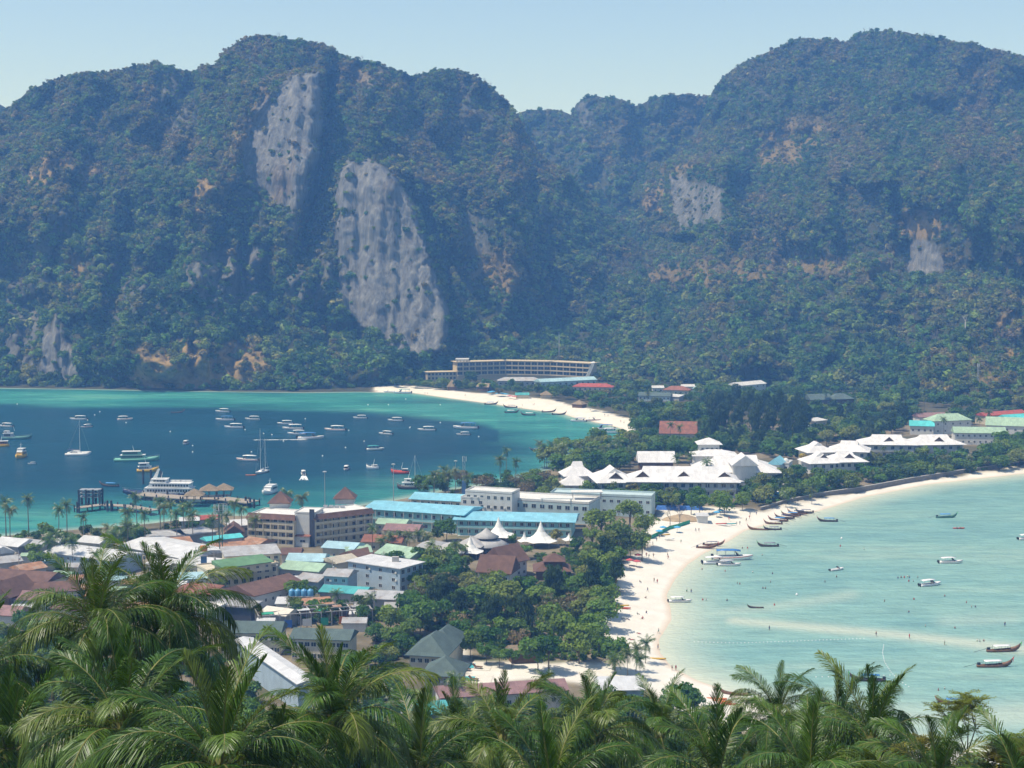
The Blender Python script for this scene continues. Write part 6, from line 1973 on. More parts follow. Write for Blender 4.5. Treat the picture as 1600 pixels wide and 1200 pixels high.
# --- seawall of the resort
WALL = [(1188, 799), (1200, 796), (1225, 788), (1275, 777), (1350, 766), (1425, 752), (1512, 738), (1600, 726), (1680, 716)]
M_WALL = mat('seawall_stone', (0.20, 0.175, 0.15), 0.95, 0.25, 0.8, stain=0.4)
w0 = [P(a, c, 1.2) for a, c in WALL]
t = thing('seawall', 'dark stone seawall curving along the lagoon beach', 'wall', (w0[0].x, w0[0].y, 0))
rg = []
for i, p in enumerate(w0):
    tn = (w0[min(i + 1, len(w0) - 1)] - w0[max(0, i - 1)]).normalized()
    n = Vector((-tn.y, tn.x, 0))
    b_ = p - w0[0]
    b_.z = 0
    rg.append([b_ - n * 0.5 + Vector((0, 0, 0.2)), b_ + n * 0.5 + Vector((0, 0, 0.2)), b_ + n * 0.35 + Vector((0, 0, 3.1)), b_ - n * 0.35 + Vector((0, 0, 3.1))])
obj('wall_body', MB().loft(rg).mesh('wall_body', M_WALL), t)
rg = [[(a.x, a.y, 3.1) for a in (r_[3] - (r_[2] - r_[3]) * 0.2, r_[2] + (r_[2] - r_[3]) * 0.2)] + [(a.x, a.y, 3.3) for a in (r_[2] + (r_[2] - r_[3]) * 0.2, r_[3] - (r_[2] - r_[3]) * 0.2)] for r_ in rg]
obj('coping', MB().loft(rg).mesh('coping', M_CONC), t)

# --- the pier
def pier(pts_, wdt, label, zt=2.4, lamp=False):
    q = [P(a, c, zt) for a, c in pts_]
    t = thing('pier', label, 'pier', (q[0].x, q[0].y, 0), 0)
    dk, n_ = MB(), 0
    for i in range(len(q) - 1):
        a, c = q[i] - q[0], q[i + 1] - q[0]
        d = (c - a)
        L = d.xy.length
        d.normalize()
        n = Vector((-d.y, d.x, 0)) * wdt / 2
        vs = [a - n, c - n, c + n, a + n]
        dk.add([(v_.x, v_.y, zt - 0.4) for v_ in vs] + [(v_.x, v_.y, zt) for v_ in vs], [(0, 3, 2, 1), (4, 5, 6, 7), (0, 1, 5, 4), (1, 2, 6, 5), (2, 3, 7, 6), (3, 0, 4, 7)])
        k = max(2, int(L / 6))
        for j in range(k + 1):
            for s in (-1, 1):
                pp = a + d * L * j / k + n * s * 0.95
                obj('pile', PILE, t, (pp.x, pp.y, 0))
                n_ += 1
    obj('deck', dk.mesh('deck', M_DECKW), t)
    return t


PILE = MB().tube([(0, 0, -5), (0, 0, 3.4)], 0.33, 8).mesh('pile', M_PILE)
pier([(120, 793), (160, 788), (200, 790), (242, 797)], 5, 'near arm of the pier with a gated landing')
pier([(216, 771), (290, 777), (345, 778), (396, 784)], 9, 'main arm of the pier beside the big ferry')
BIGP = MB().box(-0.45, 0.45, -0.45, 0.45, -5, 8.2).mesh('tower_post', M_PILE)
p = P(142, 790, 0)
t = thing('landing_gate', 'dark steel landing gantry on the near pier arm', 'gantry', p, 0)
for dx in (-5, -1.6, 1.8, 5):
    for dy in (-2.5, 2.5):
        obj('tower_post', BIGP, t, (dx, dy, 0))
for z in (4.4, 6.2, 7.8):
    obj('cross_beam', MB().box(-5, 5, -2.7, 2.7, z, z + 0.25).mesh('cross_beam', M_STEEL), t)
for px, py, h in ((121, 797, 7), (168, 795, 7), (174, 795, 7), (224, 752, 10), (236, 752, 10), (252, 754, 10), (262, 776, 6), (289, 779, 6), (384, 786, 6), (391, 788, 6), (397, 790, 6), (208, 796, 5), (195, 800, 5)):
    p = P(px, py + 4, 0)
    tag(obj('mooring_pile', MB().tube([(0, 0, -5), (0, 0, h * 0.75)], 0.55, 8).mesh('mooring_pile', M_PILE), None, p), 'thick dark mooring pile standing by the pier', 'pile', 'mooring piles by the pier')
for px, py, lb in ((304, 783, 'nearest thatched pavilion on the pier'), (327, 775, 'middle thatched pavilion on the pier'), (350, 774, 'farthest thatched pavilion on the pier')):
    p = P(px, py, 2.4)
    t = thing('pier_pavilion', lb, 'pavilion', (p.x, p.y, 2.4), 0.1, 'thatched pavilions on the pier')
    obj('roof', roof_mb('pyr', 8, 7, 3.2, 3.0, 0.8).mesh('roof', R_THATCH), t, (-4, -3.5, 0))
    for cx in (-3.5, 0, 3.5):
        for cy_ in (-3, 3):
            obj('post', MB().box(-0.14, 0.14, -0.14, 0.14, 0, 3.2).mesh('post', W_BROWN), t, (cx, cy_, 0))
    obj('counter', MB().box(-3.4, 3.4, -2.9, -2.7, 0, 1.0).mesh('counter', W_GREY), t)
# --- small sheds and awnings wedged into the gaps of the village
VP = [(0, 850), (230, 846), (360, 858), (470, 862), (590, 852), (660, 862), (640, 930), (580, 975), (400, 985), (300, 960), (120, 955), (0, 950)]
shed_n = 0
for _ in range(700):
    x, y = random.uniform(0, 660), random.uniform(846, 985)
    if shed_n >= 34 or not inside(np.array([x]), np.array([y]), VP)[0]:
        continue
    w_, d_, h_ = random.uniform(4, 8), random.uniform(3.5, 6), random.uniform(2.6, 3.6)
    q = P(x, y, GZ + h_)
    cx, cy_ = q.x + w_ / 2, q.y + d_ / 2
    bad = False
    for fx, fy_, hw, hd, rz in FOOT:
        c, s_ = math.cos(rz), math.sin(rz)
        lx, ly = (cx - fx) * c + (cy_ - fy_) * s_, -(cx - fx) * s_ + (cy_ - fy_) * c
        if abs(lx) < hw + w_ / 2 + 0.8 and abs(ly) < hd + d_ / 2 + 0.8:
            bad = True
            break
    if bad:
        continue
    b_ = q + Vector((w_, random.uniform(-0.6, 0.6), 0))
    pb = 800 + FPX * b_.x / (b_.y * CP + (CAMH - b_.z) * SP)
    house('village_shed', 'small tin-roofed shed wedged between the village houses', (x, y), (pb, y), h_, d_, random.choice(('shed', 'gable_x', 'gable_x')), random.choice((R_WHITE, R_WHITE, R_GREY, R_GREY, R_RUST, R_LBLUE, R_PGREEN)), random.choice((W_GREY, W_WHITE, W_CREAM)), 'tin-roofed sheds between the houses', 'shed', rh=random.uniform(0.6, 1.4), ov=0.4)
    shed_n += 1
# --- power poles along the lanes
for k, (px, py) in enumerate(((30, 900), (140, 892), (245, 900), (335, 900), (432, 912), (520, 915), (600, 900), (648, 950), (450, 975), (585, 960))):
    p = G(px, py)
    t = thing('power_pole', 'concrete power pole standing among the village roofs', 'pole', p, random.uniform(-0.4, 0.4), 'concrete power poles')
    obj('pole', MB().tube([(0, 0, -0.5), (0, 0, 9.5)], [0.17, 0.11], 7).mesh('pole', M_CONC), t)
    obj('crossarm', MB().box(-1.1, 1.1, -0.07, 0.07, 8.6, 8.75).box(-0.9, 0.9, -0.07, 0.07, 7.8, 7.92).mesh('crossarm', M_DOOR), t)
    obj('transformer', MB().lathe([(0.02, 6.2), (0.32, 6.2), (0.32, 7.1), (0.02, 7.15)], 10, c=(0.4, 0, 0)).mesh('transformer', M_STEEL, True), t)
print('sheds', shed_n)
print('objects with buildings', len(bpy.data.objects))

# ================================================================ BOATS
B_WHITE = mat('boat_white', (0.72, 0.72, 0.71), 0.3, 0.04, 0.8, 0.5)
B_BLUE = mat('boat_blue', (0.05, 0.17, 0.42), 0.4, 0.08, 0.8, 0.5)
B_NAVY = mat('boat_navy', (0.015, 0.03, 0.09), 0.35, 0.1, 0.8, 0.5)
B_GREEN = mat('boat_green', (0.16, 0.42, 0.32), 0.4, 0.1, 0.8, 0.5)
B_TEAL = mat('boat_teal', (0.06, 0.33, 0.33), 0.5, 0.1)
B_YEL = mat('boat_yellow', (0.58, 0.36, 0.05), 0.5, 0.1)
B_RED = mat('boat_red', (0.50, 0.06, 0.03), 0.5, 0.1)
B_WOOD = mat('boat_wood', (0.15, 0.075, 0.04), 0.6, 0.25, 1.2, 0.4)
B_DWOOD = mat('boat_dark_wood', (0.06, 0.04, 0.03), 0.6, 0.25, 1.2, 0.4)
B_DECK = mat('boat_deck', (0.40, 0.32, 0.22), 0.7, 0.15)
B_GLASS = mat('boat_glass', (0.02, 0.025, 0.03), 0.1, 0.1, 1, 0.6)
B_MOTOR = mat('outboard', (0.03, 0.03, 0.035), 0.4, 0.1)
B_FOAM = mat('foam', (0.80, 0.84, 0.85), 0.7, 0.06, 0.8)
B_RIB = {'r': mat('ribbon_red', (0.6, 0.05, 0.08), 0.8, 0.1), 'g': mat('ribbon_green', (0.1, 0.5, 0.15), 0.8, 0.1)}


def hull_mb(st, t=0.12, floor=0.45):
    """st: stations (x, half beam, keel z, sheer z); an open shell with a floor inside"""
    rg = []
    for x, b_, zk, zs in st:
        fl = zk + (zs - zk) * floor
        i = max(b_ - t, b_ * 0.3)
        rg.append([(x, -b_, zs), (x, -b_ * 0.92, zk + (zs - zk) * 0.45), (x, -b_ * 0.45, zk + (zs - zk) * 0.08), (x, 0, zk), (x, b_ * 0.45, zk + (zs - zk) * 0.08), (x, b_ * 0.92, zk + (zs - zk) * 0.45), (x, b_, zs),
                   (x, i, zs), (x, i * 0.9, fl), (x, -i * 0.9, fl), (x, -i, zs)])
    return MB().loft(rg)


def speedboat_meshes():
    st = [(-5, 1.35, -0.35, 0.85), (-3, 1.5, -0.4, 0.9), (0, 1.55, -0.4, 1.0), (2.5, 1.35, -0.3, 1.15), (4.2, 0.8, -0.05, 1.3), (5.2, 0.25, 0.45, 1.4), (5.5, 0.03, 0.9, 1.42)]
    h = hull_mb(st, 0.2, 0.75).mesh('hull', B_WHITE, True)
    strp = MB()
    for s in (-1, 1):
        for i in range(len(st) - 1):
            a, c = st[i], st[i + 1]
            strp.add([(a[0], s * (a[1] + 0.012), a[3] - 0.32), (c[0], s * (c[1] + 0.012), c[3] - 0.32), (c[0], s * (c[1] + 0.012), c[3] - 0.12), (a[0], s * (a[1] + 0.012), a[3] - 0.12)], [(0, 1, 2, 3)])
    deck = MB()
    deck.add([(2.0, -1.1, 1.12), (2.0, 1.1, 1.12), (4.3, 0.55, 1.3), (4.3, -0.55, 1.3), (5.3, 0, 1.42), (2.0, -1.1, 0.95), (2.0, 1.1, 0.95)], [(0, 3, 2, 1), (3, 4, 2), (0, 1, 6, 5)])
    can = MB()
    top = []
    for x, w_, z in ((-4.3, 1.25, 2.5), (-2, 1.35, 2.68), (0.5, 1.35, 2.7), (2.2, 1.15, 2.5)):
        top.append([(x, -w_, z), (x, 0, z + 0.16), (x, w_, z), (x, w_, z - 0.1), (x, 0, z + 0.05), (x, -w_, z - 0.1)])
    can.loft(top)
    pst = MB()
    for x in (-4.1, -1.8, 0.6):
        for s in (-1, 1):
            pst.tube([(x, s * 1.25, 0.85), (x, s * 1.25, 2.55)], 0.045, 5)
    gl = MB().add([(1.2, -1.2, 1.1), (1.2, 1.2, 1.1), (2.1, 1.05, 1.15), (2.1, -1.05, 1.15), (0.6, -1.15, 2.5), (0.6, 1.15, 2.5)], [(2, 3, 4, 5), (0, 3, 4), (1, 2, 5)])
    seat = MB()
    for s in (-1, 1):
        seat.box(-3.8, 0.6, min(s * 0.75, s * 1.2), max(s * 0.75, s * 1.2), 0.5, 0.95)
    mo = MB()
    for y in (-0.55, 0.55):
        mo.box(-5.75, -5.05, y - 0.22, y + 0.22, 0.5, 1.35)
        mo.box(-5.5, -5.25, y - 0.1, y + 0.1, -0.5, 0.5)
    return dict(hull=h, deck=deck.mesh('foredeck', B_WHITE, True), canopy=can, posts=pst.mesh('canopy_posts', M_STEEL), windscreen=gl.mesh('windscreen', B_GLASS), bench=seat.mesh('bench', B_WHITE), outboards=mo.mesh('outboards', B_MOTOR), stripe=strp)


SB = speedboat_meshes()
SBC = {k: SB['canopy'].mesh('canopy', m_, True) for k, m_ in (('w', B_WHITE), ('b', B_BLUE), ('g', B_TEAL), ('t', mat('canopy_grey', (0.45, 0.47, 0.5), 0.6, 0.05)))}
SBS = {k: SB['stripe'].mesh('stripe', m_) for k, m_ in (('b', B_BLUE), ('r', B_RED), ('n', B_NAVY), ('t', B_TEAL))}


def speedboat(px, py, L, head, label, can='w', stripe='b', group=None):
    p = P(px, py, 0)
    s = L / 10.5
    t = thing('speedboat', label, 'boat', p, R(head), group, s)
    h = obj('hull', SB['hull'], t)
    obj('stripe', SBS[stripe], h)
    obj('foredeck', SB['deck'], t)
    if can:
        c = obj('canopy', SBC[can], t)
        obj('canopy_posts', SB['posts'], c)
    obj('windscreen', SB['windscreen'], t)
    obj('bench', SB['bench'], t)
    obj('outboards', SB['outboards'], t)
    return t


GL = 'speedboats moored in the blue bay'
for px, py, L, hd, can, st, lb in (
    (9, 667, 11, 170, 'w', 'n', 'white speedboat at the left edge of the blue bay'),
    (123, 656, 12, 185, 'w', 'b', 'white speedboat directly above the catamaran mast'),
    (135, 668, 9, 230, 'w', 'r', 'small white speedboat right of the catamaran mast'),
    (195, 656, 11, 5, 'w', 'r', 'white speedboat alone between the catamaran and the rank of three'),
    (348, 644, 11, 175, 'w', 'b', 'white speedboat farthest back near the reef, left of centre'),
    (352, 657, 13, 185, 'b', 'b', 'speedboat with blue canopy below the one farthest back'),
    (366, 669, 13, 180, 'w', 'b', 'white speedboat lowest of the rank of three'),
    (395, 656, 11, 178, 'w', 'n', 'white speedboat just right of the rank of three'),
    (290, 694, 9, 265, 'w', 'b', 'white speedboat seen end-on alone in mid bay'),
    (387, 720, 13, 172, 'w', 'r', 'white speedboat left of the two-masted yacht'),
    (446, 663, 11, 182, 'w', 'b', 'white speedboat topmost of the stacked four'),
    (458, 671, 14, 185, 'w', 'n', 'long white speedboat second of the stacked four'),
    (464, 679, 12, 180, 'w', 'b', 'white speedboat third of the stacked four'),
    (524, 673, 14, 178, 'w', 'r', 'white speedboat standing alone right of the stacked four'),
    (563, 654, 10, 182, 'w', 'b', 'small white speedboat near the reef in the middle'),
    (618, 658, 11, 176, 'w', 'b', 'white speedboat near the reef left of the beach'),
    (603, 679, 10, 160, 'w', 'n', 'white speedboat with dark hull stripe below the near-reef one'),
    (667, 673, 12, 180, 'w', 'b', 'white speedboat left of the long blue-topped one'),
    (728, 670, 17, 175, 'b', 'b', 'long speedboat with blue top moored off the far beach'),
    (724, 680, 9, 190, 'w', 'n', 'small white speedboat under the long blue-topped one'),
    (586, 703, 11, 10, 'g', 't', 'white boat with green canopy in the middle of the bay'),
    (541, 734, 9, 268, 'w', 'r', 'white boat seen end-on below the green-canopied boat'),
    (50, 725, 4.5, 200, 'w', 'b', 'tiny white launch beside the yellow boat'),
    (629, 615, 15, 190, 'g', 'b', 'green-topped speedboat at the tip of the far beach'),
    (608, 613, 9, 180, None, 'b', 'low white boat left of the green-topped one at the beach tip'),
    (904, 659, 11, 180, 'b', 'b', 'speedboat leftmost at the near end of the far beach'),
    (925, 658, 12, 5, 'w', 'r', 'speedboat with pale canopy at the near end of the far beach'),
    (943, 672, 15, 185, 'b', 'b', 'blue-topped speedboat drawn up by the far beach'),
    (950, 677, 14, 182, 'w', 'b', 'white speedboat alongside the blue-topped one by the beach'),
):
    speedboat(px, py, L, hd, lb, can, st, GL)
mv1 = speedboat(485, 686, 17, 2, 'long blue-topped speedboat under way with a white wake', 'b', 'b', GL)
mv2 = speedboat(474, 741, 9, 100, 'white speedboat running away from the camera in a foaming wake', 'w', 'b', GL)
GR_ = 'speedboats in the lagoon'
for px, py, L, hd, can, st, lb in (
    (1144, 874, 15.5, -4, 'b', 'r', 'large speedboat with dark blue top and maroon hull nosed to the lagoon beach'),
    (1120, 881, 11.5, 4, 'w', 'b', 'white speedboat nearest the sand in the beach trio'),
    (1139, 884, 9.0, -2, 't', 'n', 'smallest white speedboat of the beach trio'),
    (1062, 941, 8.0, 0, 'w', 'n', 'white speedboat alone at the water line of the lagoon'),
    (1307, 891, 6.6, 28, None, 'n', 'open grey speedboat without canopy in mid lagoon'),
    (1485, 880, 9.5, 4, 'w', 'n', 'white speedboat upper right in the lagoon'),
    (1453, 915, 9.2, 22, 'w', 'b', 'white speedboat with outboards towards the bathers'),
    (1606, 843, 9, 10, 'w', 'b', 'speedboat cut by the right edge'),
):
    speedboat(px, py, L, hd, lb, can, st, GR_)


# --- wakes
def wake(px, py, hd, L, w0, w1, label, boat_group='wakes'):
    p = P(px, py, 0.03)
    t = tag(obj('wake_foam', None, None, p, R(hd)), label, 'wake', boat_group)
    r = random.Random(px)
    mb = MB()
    for k in range(150):
        f = r.random() ** 1.3
        s = r.choice((-1, 1))
        y = s * (w0 + (w1 - w0) * f) * r.uniform(0.1, 1.0) if r.random() < 0.6 else s * (w0 + (w1 - w0) * f)
        a = r.uniform(0.5, 1.7) * (1 - 0.6 * f)
        x = -f * L
        mb.add([(x - a * 1.6, y, 0.015), (x, y - a * 0.4, 0.04), (x + a * 1.6, y, 0.015), (x, y + a * 0.4, 0.04)], [(0, 1, 2, 3)])
    obj('foam', mb.mesh('foam', B_FOAM), t)


wake(476, 687, 2, 34, 0.6, 1.3, 'thin white wake trailing left of the moving blue-topped speedboat')
wake(475, 744, 97, 15, 0.8, 2.4, 'spreading foam behind the speedboat heading away')


# --- longtail boats
def longtail_meshes():
    st = [(-5.2, 0.55, -0.05, 0.75), (-4.0, 0.78, -0.2, 0.72), (-2, 0.95, -0.28, 0.70), (0.5, 0.98, -0.28, 0.78), (2.6, 0.82, -0.2, 1.0), (4.0, 0.5, 0.05, 1.42), (5.0, 0.2, 0.65, 2.0), (5.6, 0.07, 1.5, 2.6)]
    d = {}
    d['hull'] = hull_mb(st, 0.1, 0.55)
    d['prow'] = MB().tube([(5.3, 0, 1.6), (5.8, 0, 2.5), (6.15, 0, 3.3)], [0.12, 0.10, 0.06], 6)
    rb = MB().tube([(5.72, 0, 2.3), (5.95, 0, 2.85)], 0.15, 8)
    rb.box(5.75, 5.85, -0.25, -0.1, 1.6, 2.5)
    d['ribbon'] = rb
    can = []
    for x in (-3.2, -1, 1.2, 2.2):
        can.append([(x, -0.95, 1.95), (x, 0, 2.22), (x, 0.95, 1.95), (x, 0.95, 1.86), (x, 0, 2.12), (x, -0.95, 1.86)])
    d['canopy'] = MB().loft(can)
    ps = MB()
    for x in (-3.0, -0.9, 1.1, 2.0):
        for s in (-1, 1):
            ps.tube([(x, s * 0.85, 0.6), (x, s * 0.9, 1.95)], 0.035, 4)
    d['posts'] = ps
    d['bench'] = MB().box(-2.4, -2.0, -0.8, 0.8, 0.42, 0.5).box(-0.6, -0.2, -0.85, 0.85, 0.42, 0.5).box(1.2, 1.6, -0.8, 0.8, 0.48, 0.56)
    en = MB().box(-5.1, -4.2, -0.3, 0.3, 0.75, 1.45)
    en.tube([(-4.8, 0, 1.2), (-9.2, 0.2, 0.05)], 0.06, 6)
    en.tube([(-4.4, 0, 1.3), (-3.2, 0, 1.6)], 0.04, 5)
    d['engine'] = en
    return d


LTM = longtail_meshes()
LT = {'wood': LTM['hull'].mesh('hull', B_WOOD, True), 'dark': LTM['hull'].mesh('hull', B_DWOOD, True), 'green': LTM['hull'].mesh('hull', mat('hull_green', (0.05, 0.14, 0.11), 0.6, 0.2), True)}
LTC = {'b': LTM['canopy'].mesh('canopy', mat('canopy_blue', (0.08, 0.26, 0.55), 0.7, 0.1), True), 'w': LTM['canopy'].mesh('canopy', B_WHITE, True), 'n': LTM['canopy'].mesh('canopy', B_NAVY, True), 'k': LTM['canopy'].mesh('canopy', mat('canopy_slate', (0.2, 0.2, 0.25), 0.7, 0.1), True)}
LTP = {k: LTM['prow'].mesh('prow_' + k, m_, True) for k, m_ in (('wood', B_WOOD), ('dark', B_DWOOD))}
LTR = {k: LTM['ribbon'].mesh('ribbon', m_) for k, m_ in B_RIB.items()}
LTPS, LTB, LTE = LTM['posts'].mesh('canopy_posts', B_DWOOD), LTM['bench'].mesh('bench', B_DECK), LTM['engine'].mesh('engine', B_MOTOR)


def longtail(px, py, L, head, label, can='b', hull='wood', group=None, engine=True):
    p = P(px, py, 0.0)
    z = max(0.0, ground_z(p.x, p.y) + 0.15) if ground_z(p.x, p.y) > 0.05 else 0
    p = P(px, py, z)
    t = thing('longtail_boat', label, 'boat', p, R(head), group, L / 11.5)
    obj('hull', LT[hull], t)
    pr = obj('prow', LTP['wood' if hull == 'wood' else 'dark'], t)
    obj('ribbon', LTR[random.choice('rg')], pr)
    if can:
        c = obj('canopy', LTC[can], t)
        obj('canopy_posts', LTPS, c)
    obj('bench', LTB, t)
    if engine:
        obj('engine', LTE, t)
    return t


GT = 'longtail boats of the lagoon'
for px, py, L, hd, can, hl, lb in (
    (1201, 854, 9.6, 182, 'k', 'dark', 'longtail with slate canopy afloat off the lagoon beach, prow left'),
    (1185, 828, 9.5, 168, None, 'wood', 'longtail nearest the sand at the lower end of the boat row'),
    (1208, 828, 8.5, 182, 'k', 'dark', 'longtail lying behind the lowest one of the boat row'),
    (1209, 819, 8.8, 175, 'w', 'wood', 'longtail with white canopy second up the boat row'),
    (1217, 814, 9.5, 172, 'b', 'wood', 'longtail with blue canopy third up the boat row'),
    (1227, 810, 9.5, 170, 'n', 'dark', 'longtail with navy canopy fourth up the boat row'),
    (1237, 806, 9.5, 170, 'b', 'wood', 'longtail with blue canopy fifth up the boat row'),
    (1247, 803, 9.5, 170, 'n', 'wood', 'longtail with navy canopy sixth up the boat row'),
    (1258, 801, 9.0, 170, 'k', 'dark', 'topmost longtail at the upper end of the boat row'),
    (1294, 815, 9.8, 176, 'b', 'dark', 'longtail with pale blue canopy anchored apart from the boat row'),
    (1104, 856, 9.8, 8, None, 'wood', 'longtail beached on the sand with its prow to the right'),
    (1114, 852, 9.6, 4, 'k', 'wood', 'longtail beached behind the other with its prow to the right'),
    (1181, 950, 6.0, 178, None, 'dark', 'bare small longtail adrift over the sandbar'),
    (1478, 809, 10.5, 5, 'b', 'green', 'green-hulled longtail with blue canopy far out in the lagoon'),
    (1567, 1018, 11.5, 6, 'w', 'wood', 'longtail with white canopy near the right edge, the upper of two'),
    (1553, 1042, 11.5, 4, 'w', 'wood', 'longtail with short white canopy near the right edge, the lower of two'),
    (1357, 1064, 11.0, 176, 'b', 'dark', 'longtail with bright blue canopy behind the spear of the foreground palm'),
    (1150, 1086, 9.0, 172, None, 'wood', 'longtail beached behind the lone lagoon palm, prow left'),
    (1488, 1100, 9.0, 178, 'b', 'wood', 'longtail half hidden behind the feather-leaved tree'),
):
    longtail(px, py, L, hd, lb, can, hl, GT, engine=lb.find('bare') < 0)
GF = 'longtail boats off the far beach'
for i, (px, py, hd, can) in enumerate(((767, 632, 10, 'b'), (798, 637, 175, 'k'), (799, 645, 5, 'w'), (826, 649, 178, 'w'), (857, 644, 8, None), (873, 648, 6, None))):
    longtail(px, py, 11.5, hd, ('longtail with blue canopy leftmost off the far beach', 'longtail with slate canopy, prow left, off the far beach', 'longtail with white canopy below the slate-canopied one', 'longtail with white canopy, prow left, in the shallows', 'open longtail left of the last one off the far beach', 'open longtail rightmost off the far beach')[i], can, 'dark', GF)
longtail(277, 645, 10, 8, 'dark open longtail out in the blue bay near the reef', None, 'dark')
longtail(172, 760, 11, 172, 'longtail with blue canopy at the bow of the big ferry', 'b', 'dark')
longtail(838, 704, 8, 170, 'small dark longtail under the palms of the tree belt', 'k', 'dark')


# --- larger vessels
def row_win(root, x0, x1, n, y, z, w_, h_, parent=None):
    me = MB().box(-w_ / 2, w_ / 2, -0.03, 0.03, -h_ / 2, h_ / 2).mesh('cabin_window', B_GLASS)
    for k in range(n):
        for s in (-1, 1):
            obj('cabin_window', me, parent or root, (x0 + (x1 - x0) * (k + 0.5) / n, s * (y + 0.012), z))


def vessel(name, label, px, py, head, L, beam, hm, decks, cat='boat', mast=True, sheer=1.0, group=None):
    """decks: (x0, x1, half width, z0, z1, windows, material)"""
    t = thing(name, label, cat, P(px, py, 0), R(head), group)
    h = L / 2
    st = [(-h, beam * 0.85, -0.3, 1.5 * sheer), (-h * 0.5, beam, -0.9, 1.5 * sheer), (0.1 * h, beam, -0.9, 1.6 * sheer), (0.55 * h, beam * 0.8, -0.7, 1.9 * sheer), (0.82 * h, beam * 0.42, -0.2, 2.4 * sheer), (h, 0.05, 1.1 * sheer, 2.9 * sheer)]
    hl = obj('hull', hull_mb(st, 0.15, 0.85).mesh('hull', hm, True), t)
    rail = MB()
    for s in (-1, 1):
        rail.tube([(a[0], s * a[1] * 0.97, a[3] + 0.7) for a in st], 0.04, 4)
        for a in st:
            rail.tube([(a[0], s * a[1] * 0.97, a[3]), (a[0], s * a[1] * 0.97, a[3] + 0.7)], 0.035, 4)
    obj('rail', rail.mesh('rail', M_STEEL), hl)
    for (x0, x1, hw, z0, z1, n, m_) in decks:
        c = (x1 - x0) * 0.07
        cb = MB().loft([[(x0, -hw, z0), (x1, -hw * 0.8, z0), (x1, hw * 0.8, z0), (x0, hw, z0)], [(x0 + 0.1, -hw, z1 - 0.15), (x1 - c - 0.4, -hw * 0.8, z1 - 0.15), (x1 - c - 0.4, hw * 0.8, z1 - 0.15), (x0 + 0.1, hw, z1 - 0.15)]])
        d = obj('cabin', cb.mesh('cabin', m_), t)
        obj('cabin_roof', MB().loft([[(x0 - 0.4, -hw - 0.25, z1 - 0.15), (x1 - c, -hw * 0.85, z1 - 0.15), (x1 - c, hw * 0.85, z1 - 0.15), (x0 - 0.4, hw + 0.25, z1 - 0.15)], [(x0 - 0.4, -hw - 0.25, z1), (x1 - c, -hw * 0.85, z1), (x1 - c, hw * 0.85, z1), (x0 - 0.4, hw + 0.25, z1)]]).mesh('cabin_roof', B_WHITE), d)
        if n:
            row_win(t, x0 + 0.4, x1 - c - 1.5, n, hw * 0.995, (z0 + z1) / 2 + 0.15, (x1 - x0) / n * 0.55, (z1 - z0) * 0.38, d)
    if mast:
        top = decks[-1]
        obj('mast', MB().tube([(top[0] * 0.2, 0, top[4]), (top[0] * 0.2 - 0.8, 0, top[4] + 3.4)], [0.16, 0.06], 6).tube([(top[0] * 0.2 - 0.5, -1.1, top[4] + 2.2), (top[0] * 0.2 - 0.5, 1.1, top[4] + 2.2)], 0.05, 4).mesh('mast', B_WHITE), t)
    return t


t = vessel('passenger_ferry', 'big white passenger ferry with navy hull moored at the pier', 250, 774, 177, 38, 4.2, B_NAVY, [(-17, 9, 3.8, 1.5, 4.2, 16, B_WHITE), (-16, 6, 3.6, 4.2, 6.7, 13, B_WHITE), (-4, 4.6, 3.0, 6.7, 8.6, 4, B_WHITE)], 'ferry', sheer=1.1)
obj('funnel', MB().loft([[(-1.5, -0.5, 8.6), (0.5, -0.5, 8.6), (0.5, 0.5, 8.6), (-1.5, 0.5, 8.6)], [(-3.2, -0.35, 13.5), (-2.2, -0.35, 13.5), (-2.2, 0.35, 13.5), (-3.2, 0.35, 13.5)]]).mesh('funnel', B_WHITE), t, (3, 0, 0))
obj('sun_deck_rail', MB().tube([(-16, -3.4, 7.6), (-4.5, -3.4, 7.6), (-4.5, 3.4, 7.6), (-16, 3.4, 7.6), (-16, -3.4, 7.6)], 0.06, 4).mesh('sun_deck_rail', M_STEEL), t)
lb_m = MB().box(-1.6, 1.6, -0.6, 0.6, 0, 0.6).mesh('life_raft', B_WHITE)
for k in range(4):
    obj('life_raft', lb_m, t, (-14 + 2.6 * k, -2.8, 6.8))
vessel('green_ferry', 'pale green two-deck ferry anchored above the pier', 214, 720, 6, 26, 3.0, B_GREEN, [(-9, 6, 2.6, 1.4, 3.7, 11, B_GREEN), (-8, 3, 2.5, 3.7, 5.8, 7, B_GREEN)], 'ferry')
vessel('tour_boat', 'orange and white wooden tour boat below the green ferry', 231, 737, 12, 12, 2.0, B_YEL, [(-5, 2.5, 1.7, 1.3, 3.2, 5, B_WHITE), (-4.6, 1.2, 1.7, 3.2, 5.0, 3, B_WHITE)])
vessel('tour_boat', 'yellow dive boat seen end-on at the left', 32, 715, 268, 12, 2.5, B_YEL, [(-4, 2.5, 2.2, 1.4, 3.6, 3, B_YEL), (-3.5, 1.5, 2.0, 3.6, 5.4, 3, B_WHITE)])
vessel('fishing_boat', 'old green fishing boat with grey wheelhouse near the left edge', 27, 686, 3, 19, 2.4, mat('fishing_green', (0.07, 0.19, 0.17), 0.6, 0.2), [(-8.5, -2, 1.9, 1.3, 4.0, 4, mat('wheelhouse_grey', (0.4, 0.44, 0.46), 0.6, 0.1)), (-8, -4.5, 1.5, 4.0, 5.4, 2, B_WHITE)])
vessel('tour_boat', 'orange boat cut by the left edge', -1, 698, 200, 12, 2.0, B_YEL, [(-5, 2.5, 1.7, 1.3, 3.6, 4, mat('cabin_orange', (0.5, 0.2, 0.05), 0.6, 0.1))])
